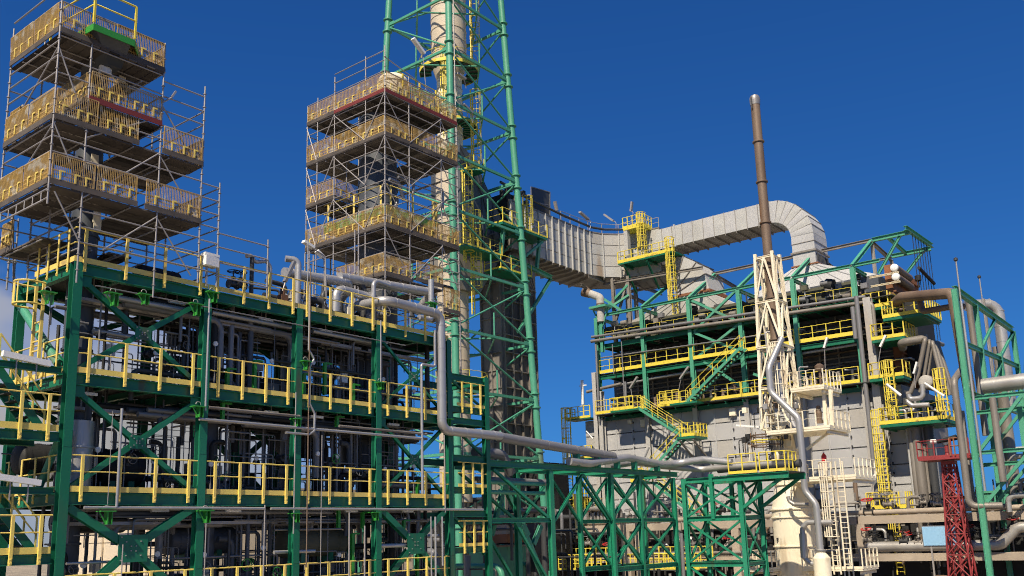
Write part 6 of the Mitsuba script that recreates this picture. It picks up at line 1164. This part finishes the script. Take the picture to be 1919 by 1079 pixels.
p, q = on_x(1713, 700, 67), on_x(1719, 678, 67); lamp('tubular floodlight standing beside the slanting pipe bundle', p, q, p-Z*1, w=.22, h=.12)
for i in range(14):
    y, z = rnd.uniform(16.6, 20.2), 12.4+rnd.uniform(0, 1.8); root = thing('valve_block', 'dark machinery on the large platform at the right end of the furnace', 'equipment', 'machinery on the large platform'); part(root, 'body', M().box((69.6, y, z), (.5, .6, .5)), rnd.choice(['m_pipe_dark', 'm_steel', 'm_black', 'm_green'])); part(root, 'pipe_stub', M().path([(69, y, z), (69, y-.6, z), (69, y-.6, z-.9)], .09, 8, .15), rnd.choice(['m_alu', 'm_pipe_dark', 'm_chrome']))
for i, (px, r, mt) in enumerate(((1733, .34, 'm_steel'), (1744, .24, 'm_steel'), (1756, .3, 'm_pipe_dark'), (1762, .18, 'm_chrome'), (1722, .2, 'm_steel'), (1716, .12, 'm_panel'))):
    p = on_x(px-14, 820, 68.5+.3*(i % 2)); pipe(f'grey upright pipe below the large platform, number {i+1} of a row'.replace(f'number {i+1} of a row', ['behind the red platform, thickest', 'thin one beside the thickest', 'dark one', 'slim shiny one', 'left of the thickest', 'thinnest, at the wall'][i]), [V(p[0], p[1], 4.5), V(p[0], p[1], 12)], r, mt, 'riser', 14)
# ================================================================== red lattice mast
rm = thing('red_mast', 'dark red lattice mast with a railed platform in front of the furnace', 'mast')
RX, RYY = 64.7, 15.75; hr = lambda z: .36+(8.9-z)*.045
LZ = [8.9, 8.0, 7.0, 5.9, 4.7, 3.4, 2.0, .4]
cc = lambda k, z: V(RX+sg[k][0]*hr(z), RYY+sg[k][1]*hr(z), z)
for k in range(4): part(rm, 'leg', M().tube(cc(k, .4), cc(k, 9.3), .06, 8), 'm_red')
for z in LZ:
    for k in range(4): part(rm, 'ring_bar', M().tube(cc(k, z), cc((k+1) % 4, z), .04, 6), 'm_red')
for z1, z0 in zip(LZ, LZ[1:]):
    for k in range(4): part(rm, 'brace', M().tube(cc(k, z0), cc((k+1) % 4, z1), .045, 6), 'm_red'); part(rm, 'brace', M().tube(cc((k+1) % 4, z0), cc(k, z1), .045, 6), 'm_red')
part(rm, 'inner_pipe', M().tube((RX, RYY, .4), (RX, RYY, 9.3), .12, 8), 'm_red')
part(rm, 'ladder', M().bar((RX-.5, RYY-.2, .4), (RX-.3, RYY-.2, 9.3), .05).bar((RX-.5, RYY+.25, .4), (RX-.3, RYY+.25, 9.3), .05), 'm_red')
part(rm, 'platform', M().span(V(63.5, 14.2, 9.36), V(65.9, 17.3, 9.5)), 'm_red'); part(rm, 'shade_plate', M().span(V(RX-.4, RYY-.4, 9.1), V(RX+.4, RYY+.4, 9.28)), 'm_red')
guardrail('dark red guardrail of the red mast platform', [V(65.9, 17.3, 9.5), V(63.5, 17.3, 9.5), V(63.5, 14.2, 9.5), V(65.9, 14.2, 9.5)], None, 'm_red', gap=1.0, r=.035, toe=.14, h=1.1)
guardrail('orange gate in the guardrail of the red mast platform', [V(63.45, 15.3, 9.55), V(63.45, 14.75, 9.55)], 3, 'm_orange_rust', r=.035, toe=0, h=1.1)
root = thing('fire_monitor', 'black fire water monitor with a small white head on the red mast platform', 'fire monitor'); part(root, 'stand', M().lathe((64.3, 15.7, 9.5), [(.2, 0), (.12, .3), (.12, .8)], 12), 'm_red'); part(root, 'nozzle', M().tube((64.3, 16.2, 10.55), (64.2, 15.0, 10.75), .12, 12, r2=.18), 'm_black'); part(root, 'handwheel', M().path([V(64.2, 15.7, 10.5)+V(0, .22*math.cos(t), .22*math.sin(t)) for t in np.linspace(0, 6.283, 12)], .03, 6), 'm_black'); part(root, 'white_head', M().drum((64.3, 16.3, 10.6), (64.3, 16.6, 10.6), .14, 12), 'm_white')
# ================================================================== green pipe bridge from the left structure towards the mast
br = thing('pipe_bridge', 'dark green trestle bridge carrying grey pipes from the left structure to the right', 'pipe bridge')
ZBt = 8.85; yf, yk = 27.5, 29.6
for y in (yf, yk):
    part(br, 'top_chord', M().ibeam((X6+.15, y, ZBt-.18), (50.2, y, ZBt-.15), .22, .28), 'm_green_mid')
    for x in (37.3, 42.8, 45.7, 49.6):
        part(br, 'column', M().ibeam((x, y, 0), (x, y, ZBt-.36), .30 if x < 40 else .21, .24, (0, 1, 0)), 'm_green_mid')
    part(br, 'chord', M().ibeam((42.9, y, 6.05), (49.5, y, 6.05), .18, .2), 'm_green_mid'); part(br, 'chord', M().ibeam((42.9, y, 3.5), (49.5, y, 3.5), .22, .26), 'm_green_mid')
    part(br, 'chord', M().ibeam((X6+.1, y, 6.1), (37.2, y, 6.1), .2, .22), 'm_green_mid')
    for (x0, z0), (x1, z1) in (((37.5, 6.0), (40.2, 8.4)), ((40.2, 8.4), (42.7, 6.1)), ((42.9, 8.4), (45.6, 6.2)), ((42.9, 6.2), (45.6, 8.4)), ((45.8, 6.2), (49.4, 8.4)), ((45.8, 8.4), (49.4, 6.2)), ((42.9, 5.9), (45.6, 3.7)), ((42.9, 3.7), (45.6, 5.9)), ((45.8, 5.9), (49.4, 3.7)), ((45.8, 3.7), (49.4, 5.9)), ((33.0, 8.4), (37.1, 6.2)), ((34.5, 6.0), (37.1, 3.0))):
        part(br, 'brace', M().ibeam(V(x0, y+.02, z0), V(x1, y+.02, z1), .13, .13, (0, 1, 0), .018), 'm_green_mid')
for x in (34.5, 37.3, 40.1, 42.8, 45.7, 49.6): part(br, 'cross_beam', M().ibeam((x, yf+.15, ZBt-.2), (x, yk-.15, ZBt-.2), .2, .26), 'm_green_mid')
for x in (39.4, 41.3, 43.2, 45.0, 47.5):
    part(br, 'pipe_saddle', M().box((x, yf-.2, 9.1), (.2, .3, .6)), 'm_green_mid')
# lattice trestle at the far end, its wide side to the viewer
tr = thing('bridge_trestle', 'square green lattice trestle at the far end of the pipe bridge', 'trestle')
tx, ty = (50.2, 52.8), (27.1, 23.5)
for x in tx:
    for y in ty: part(tr, 'column', M().ibeam((x, y, 0), (x, y, 8.4), .25, .25, (1, 0, 0)), 'm_green_mid')
    part(tr, 'column', M().ibeam((x, 25.3, 6), (x, 25.3, 8.6), .22, .22, (1, 0, 0)), 'm_green_mid')
    for z in (8.28, 6.05, 3.45): part(tr, 'beam', M().ibeam((x, ty[0]-.16, z), (x, ty[1]+.16, z), .24, .28), 'm_green_mid')
    for z0, z1 in ((3.6, 5.9), (6.2, 8.15), (.8, 3.3)):
        part(tr, 'brace', M().ibeam(V(x, ty[0]-.1, z0), V(x, ty[1]+.1, z1), .11, .11, (1, 0, 0), .016), 'm_green_mid'); part(tr, 'brace', M().ibeam(V(x, ty[0]-.1, z1), V(x, ty[1]+.1, z0), .11, .11, (1, 0, 0), .016), 'm_green_mid')
for y in ty:
    for z in (8.28, 6.05, 3.45): part(tr, 'beam', M().ibeam((tx[0]+.16, y, z), (tx[1]-.16, y, z), .18, .22), 'm_green_mid')
    for z0, z1 in ((3.6, 5.9), (6.2, 8.15)): part(tr, 'brace', M().ibeam(V(tx[0]+.1, y, z0), V(tx[1]-.1, y, z1), .11, .11, (0, 1, 0), .016), 'm_green_mid'); part(tr, 'brace', M().ibeam(V(tx[0]+.1, y, z1), V(tx[1]-.1, y, z0), .11, .11, (0, 1, 0), .016), 'm_green_mid')
part(tr, 'deck_beam', M().ibeam((50.0, 24.2, 8.27), (50.0, 20.5, 8.27), .26, .34), 'm_green_mid'); part(tr, 'deck_beam', M().ibeam((52.4, 24.2, 8.27), (52.4, 20.5, 8.27), .26, .34), 'm_green_mid'); part(tr, 'knee_brace', M().ibeam((50.2, 23.4, 6.6), (50.2, 20.6, 8.4), .18, .18, (1, 0, 0)), 'm_green_mid'); part(tr, 'knee_brace', M().ibeam((52.6, 23.4, 6.6), (52.6, 20.6, 8.4), .18, .18, (1, 0, 0)), 'm_green_mid')
part(tr, 'deck_grating', M().span(V(50.05, 20.5, 8.44), V(52.4, 24.2, 8.5)), 'm_grating')
guardrail('yellow guardrail at the end of the pipe bridge, left part', [V(49.9, 24.0, 8.5), V(49.9, 22.3, 8.5)], 3, r=.03, toe=.16, h=1.1); guardrail('yellow guardrail at the end of the pipe bridge beside the beige tower, right part', [V(49.9, 22.1, 8.5), V(49.9, 20.6, 8.5), V(51.5, 20.6, 8.5)], 4, r=.03, toe=.16, h=1.1)
# pipes on the bridge
pipe('shiny flexible looking pipe wriggling along the top of the pipe bridge', [on_y(*q, 27.3) for q in ((1067, 864), (1105, 868), (1175, 857), (1240, 870))]+[on_x(*q, 50.5) for q in ((1262, 869), (1318, 861), (1372, 866))], .21, 'm_alu', 'insulated_pipe', 16, 1.2, rings=2.3)
pipe('second shiny pipe low behind the first on the pipe bridge', [on_y(1140, 874, 28.2), on_y(1190, 866, 28.2), on_y(1250, 874, 28.2), V(51.5, 26.5, 9.0), V(51.5, 22.0, 9.05)], .19, 'm_chrome', 'insulated_pipe', 14, 1.0)
pipe('dark pipe behind the yellow rail at the end of the pipe bridge', [V(51.6, 25.5, 8.95), V(51.6, 20.4, 8.95)], .24, 'm_pipe_dark', 'pipe', 16)
pipe('third grey pipe under the top of the pipe bridge', [V(X6+.5, 28.6, 8.0), V(38.5, 28.6, 8.0)], .16, 'm_pipe_grey', 'pipe', 12)
pipe('short grey vessel pipe just right of the left structure, under the long grey pipe', [V(33.2, 28.8, 9.3), V(35.2, 28.8, 9.3), V(35.9, 28.8, 8.4)], .25, 'm_pipe_grey', 'pipe', 14, .5)
for z, l in ((6.35, 'upper'), (5.9, 'lower')): pipe(f'{l} green-grey pipe between the left structure and the bridge column', [V(X6+.2, 27.9, z+1.5), V(37.3, 27.9, z+1.5)], .1, 'm_teal', 'pipe', 10)
# a-frame stays right of the structure
af = thing('a_frame', 'pale green leaning a-frame struts beside the left structure at the bottom', 'support')
for (ax, ay), (bx, by) in (((945, 910), (921, 1003)), ((945, 910), (990, 1003)), ((978, 985), (1018, 1079)), ((1000, 1020), (1014, 985))): part(af, 'strut', M().ibeam(on_y(ax, ay, 30.5), on_y(bx, by, 30.5), .24, .2, (0, 1, 0)), 'm_teal')
# ================================================================== pipe rack in front of the furnace and what lies beneath
cr_ = thing('concrete_pipe_rack', 'weathered beige pipe rack running along the foot of the furnace', 'pipe rack')
KX = 66.0
for z, h, w in ((5.75, .55, .5), (3.25, .5, .5)):
    for a, b in ((60, 48.5), (48.4, 36), (35.9, 22.4), (22.3, 10), (9.9, -2)): part(cr_, 'beam', M().span(V(KX-w/2, a, z-h/2), V(KX+w/2, b, z+h/2)), 'm_concrete')
for y in (52, 41.0, 39.9, 31.5, 22.2, 9.8): part(cr_, 'column', M().span(V(KX-.28, y-.3, 0), V(KX+.28, y+.3, 5.47)), 'm_concrete')
for y in (22.9, 23.2, 23.5): part(cr_, 'conduit', M().tube((KX-.4, y, 0), (KX-.4, y, 5.6), .06, 8), 'm_cream')
pipe('long grey pipe lying on the upper beam of the beige pipe rack', [V(KX-.1, 47, 6.25), V(KX-.1, 8, 6.25)], .17, 'm_concrete', 'pipe', 14)
pipe('thick grey pipe lying on the lower beam of the beige pipe rack', [V(KX-.2, 21.8, 3.95), V(KX-.2, 13.6, 3.95), V(KX-.2, 12.5, 5.0), V(KX-.2, 8, 5.0)], .34, 'm_chrome', 'pipe', 18, .6)
pipe('thin pipe along the lower beam of the beige pipe rack', [V(KX-.35, 47, 3.7), V(KX-.35, 23, 3.7)], .12, 'm_steel', 'pipe', 12)
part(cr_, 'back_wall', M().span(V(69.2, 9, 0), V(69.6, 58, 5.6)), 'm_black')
rnd.seed(21)
for i in range(2):                                      # rows of return bends
    for j in range(7 if i else 4):
        y = (48.3-.36*j) if not i else 44.6-.36*j
        pipe('grey hairpin pipe bend on the pipe rack, '+('right row' if i else 'left row'), [V(66.1, y, 6.0), V(66.1, y, 7.35), V(67.4, y, 7.35), V(67.4, y, 6.0)], .15, 'm_chrome', 'pipe_bend', 12, .35, group='hairpin pipe bends on the beige pipe rack, '+('right row' if i else 'left row'))
pipe('large grey pipe crossing over the left row of hairpin bends', [V(65.7, 44.9, 6.3), V(65.7, 44.9, 7.4), V(65.7, 41.7, 7.4)], .2, 'm_chrome', 'pipe', 14, .4)
for px, py, w, h, x, l in ((1060, 1020, 1.0, 1.1, 64.6, 'light blue sign panel below the beige pipe rack behind the bridge'), (1762, 1004, 2.1, 1.2, 65.4, 'large light blue panel behind the red mast')):
    p = on_x(px, py, x); root = thing('blue_panel', l, 'panel'); part(root, 'sheet', M().box(p, (.06, w, h)), 'm_blue'); part(root, 'frame', M().box(p+V(.05, 0, 0), (.05, w+.12, h+.12)), 'm_pipe_grey'); part(root, 'post', M().bar(p+V(.1, w*.3, 0), V(p[0]+.1, p[1]+w*.3, 0), .1).bar(p+V(.1, -w*.3, 0), V(p[0]+.1, p[1]-w*.3, 0), .1), 'm_galv')
for z, y0_, y1_, l in ((2.6, 46.4, 41.5, 'left'), (2.6, 39.6, 33, 'right')):
    root = thing('low_platform', f'yellow edged walkway at the bottom of the photo behind the bridge, {l} part', 'platform'); part(root, 'floor', M().span(V(62.6, y1_, z-.1), V(65, y0_, z)), 'm_grating'); guardrail(f'dense yellow guardrail at the bottom of the photo behind the bridge, {l} part', [V(62.6, y0_, z), V(62.6, y1_, z)], None, gap=.42, r=.035, toe=.1, h=1.15, mids=2)
    guardrail(f'second yellow guardrail behind the first at the bottom of the photo, {l} part', [V(64.9, y0_, z), V(64.9, y1_, z)], None, gap=.5, r=.035, toe=.1, h=1.6, mids=2)
# thicket under and behind the rack
TN = {'m_pipe_dark': 'dark', 'm_steel': 'brownish', 'm_chrome': 'shiny', 'm_pipe_grey': 'grey', 'm_black': 'black', 'm_alu': 'silvery', 'm_rust': 'rusty'}
thin = M()
for i in range(300):
    right = i % 5 < 2
    y = rnd.uniform(9, 24) if right else rnd.uniform(24, 50); x = rnd.uniform(66.5, 69); z = rnd.choice([.8, 2.6, 3.9, 4.4, 6.2])+rnd.uniform(0, 1.0); r = rnd.choice([.05, .07, .09, .12, .16])
    mt = rnd.choice(['m_pipe_dark', 'm_steel', 'm_chrome', 'm_pipe_grey', 'm_black', 'm_alu', 'm_rust']); e = rnd.random(); L = rnd.uniform(.5, 2.6)
    pts = [V(x, y, z), V(x, y, z+rnd.uniform(.5, 1.3))] if e < .45 else [V(x, y, z), V(x, y-L, z)] if e < .7 else [V(x, y, z-.6), V(x, y, z+.3), V(x, y-L*.6, z+.3), V(x, y-L*.6, z-.5)]
    if r < .1: thin.path(pts, r, 6, bend=r*2.5); continue
    g = 'right of' if right else 'left of'; sh = 'upright' if e < .45 else 'level' if e < .7 else 'bent'
    pipe(f'{TN[mt]} {sh} pipe {"standing on the pipe rack" if z > 6 else "under the pipe rack top beam"} {g} beige tower', pts, r, mt, 'rack_pipe', 8, r*2.5, group=f'pipes of the pipe rack, {g} the beige tower')
solo('rack_tubing', thin, 'm_steel', 'thicket of slim brown-grey tubing under and on the beige pipe rack', 'tubing', kind='stuff')
for i in range(60):
    right = i % 2
    y = rnd.uniform(9.5, 22) if right else rnd.uniform(24.5, 48); z = rnd.choice([3.7, 4.3, 6.3])+rnd.uniform(0, .7); g = 'right of' if right else 'left of'; mt = rnd.choice(['m_pipe_dark', 'm_steel', 'm_black', 'm_chrome']); wh = rnd.choice(['m_black', 'm_pipe_grey', 'm_fire_red'])
    valve(f'{TN[mt]} valve with {dict(m_black="black", m_pipe_grey="grey", m_fire_red="red")[wh]} wheel on the pipe rack {g} beige tower', (rnd.uniform(65.6, 67.5), y, z), rnd.uniform(.1, .2), (0, 1, 0), mt, wh, group=f'valves of the pipe rack, {g} the beige tower', up=(-.3, 0, 1))
for i in range(46):
    y = rnd.uniform(4, 13.5); z = 6.2+rnd.uniform(0, 3.2); x = rnd.uniform(64.5, 72); r = rnd.choice([.06, .09, .13, .18]); L = rnd.uniform(.7, 3); mt = rnd.choice(['m_chrome', 'm_alu', 'm_steel', 'm_cream', 'm_pipe_grey'])
    pipe(f'{dict(TN, m_cream="cream")[mt]} {"bent" if i % 2 else "upright"} pipe in the thicket at the right edge of the photo', [V(x, y, z-1), V(x, y, z), V(x, y-L, z)] if i % 2 else [V(x, y, 6), V(x, y, z+.5)], r, mt, 'edge_pipe', 10, r*2.5, group='pipes on the rack at the right edge')
for px in (1845, 1857, 1862, 1870): pass
root = thing('green_tank', 'teal box tank low behind the green frame at the right', 'tank'); part(root, 'body', M().span(V(70, 7, 5.5), V(73, 16, 7.3)), 'm_teal'); part(root, 'lid', M().span(V(69.9, 6.9, 7.3), V(73.1, 16.1, 7.45)), 'm_teal')
# things low between the left structure and the bridge columns
for (ax, ay), w, h, x, mt, l in (((942, 985), 2.2, 1.0, 44, 'm_concrete', 'brown tank with a rusty lower half beside the left structure'), ((935, 1045), 3.0, 1.3, 45, 'm_teal', 'pale green tank low beside the left structure'), ((985, 1010), 3.0, 2.0, 48, 'm_pipe_dark', 'dark equipment box between the bridge columns')):
    p = on_x(ax, ay, x); root = thing('tank', l, 'tank'); part(root, 'body', M().box(p, (2, w, h)), mt); part(root, 'lower_half', M().box(p-Z*h*.75, (1.96, w*.98, h*.5)), 'm_orange_rust' if 'rusty' in l else mt); part(root, 'top_rim', M().box(p+Z*(h/2+.05), (2.1, w*1.05, .1)), 'm_steel')
thin = M()
for i in range(90):
    x = rnd.uniform(36, 58); y = rnd.uniform(31, 46); z = rnd.uniform(1.5, 7.5); L = rnd.uniform(1, 5); r = rnd.choice([.05, .08, .12, .18]); mt = rnd.choice(['m_pipe_dark', 'm_steel', 'm_black', 'm_pipe_grey', 'm_teal'])
    pts = [V(x, y, z), V(x, y-L, z), V(x, y-L, z-rnd.uniform(.4, 2))] if i % 2 else [V(x, y, 1), V(x, y, z+1)]
    if r < .1: thin.path(pts, r, 6, bend=r*3); continue
    pipe(f'{dict(TN, m_teal="green")[mt]} {"bent" if i % 2 else "upright"} pipe low in the shade behind the bridge columns', pts, r, mt, 'bridge_pipe', 8, r*3, group='pipes in the shade behind the bridge columns')
solo('bridge_tubing', thin, 'm_pipe_dark', 'dark slim tubing in the shade behind the bridge columns', 'tubing', kind='stuff')
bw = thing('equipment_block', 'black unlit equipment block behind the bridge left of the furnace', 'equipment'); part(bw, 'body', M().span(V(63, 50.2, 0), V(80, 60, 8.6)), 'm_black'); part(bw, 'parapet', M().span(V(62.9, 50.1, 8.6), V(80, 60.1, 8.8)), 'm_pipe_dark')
p = on_x(1083, 945, 65.5); pipe('olive standpipe on the dark block left of the furnace ladder', [V(65.5, p[1], 5), V(65.5, p[1], 8.7)], .3, 'm_olive', 'riser', 14)
# ================================================================== far background
def building(label, x0, x1, y0_, y1_, h, mt, rows=2):
    root = thing('building', label, 'building'); part(root, 'wall', M().span(V(x0, y0_, 0), V(x1, y1_, h)), mt); part(root, 'roof', M().span(V(x0-.4, y0_-.4, h), V(x1+.4, y1_+.4, h+.5)), 'm_concrete')
    for y in np.arange(y0_+3, y1_-2, 6.5): part(root, 'pilaster', M().span(V(x0-.18, y, 0), V(x0-.01, y+.6, h-.3)), mt)
    for y in np.arange(y0_+5, y1_-3, 13): part(root, 'window', M().span(V(x0-.08, y, h*.45), V(x0-.02, y+2.2, h*.7)), 'm_vessel')
building('long sunlit beige shed seen through the first bay of the left structure', 38, 60, 62, 80.5, 9.2, 'm_beige')
building('beige shed behind the third and fourth bays of the left structure', 75, 95, 78, 110, 8.2, 'm_beige')
# ================================================================== look-alikes are told apart by their order in the photo
_ord = 'leftmost,second,third,fourth,fifth,sixth,seventh,eighth,ninth,tenth,eleventh,twelfth,thirteenth,fourteenth,fifteenth,sixteenth,seventeenth,eighteenth,nineteenth,twentieth,twenty-first,twenty-second,twenty-third,twenty-fourth'.split(',')
_mid = {}
for k, c in CENTRE.items(): _mid.setdefault(k.split('__')[0], []).append(c)
_same = {}
for k, v in labels.items():
    if '__' not in k and 'label' in v: _same.setdefault(v['label'], []).append(k)
for l, ks in _same.items():
    if 2 <= len(ks) <= len(_ord) and len(l.split()) <= 13:
        def px(k): d = np.mean(_mid[k], 0)-EYE; return float(d@RT)/float(d@FW)
        for i, k in enumerate(sorted(ks, key=px)): labels[k]['label'] = l+(', leftmost' if i == 0 else f', {_ord[i]} from left')
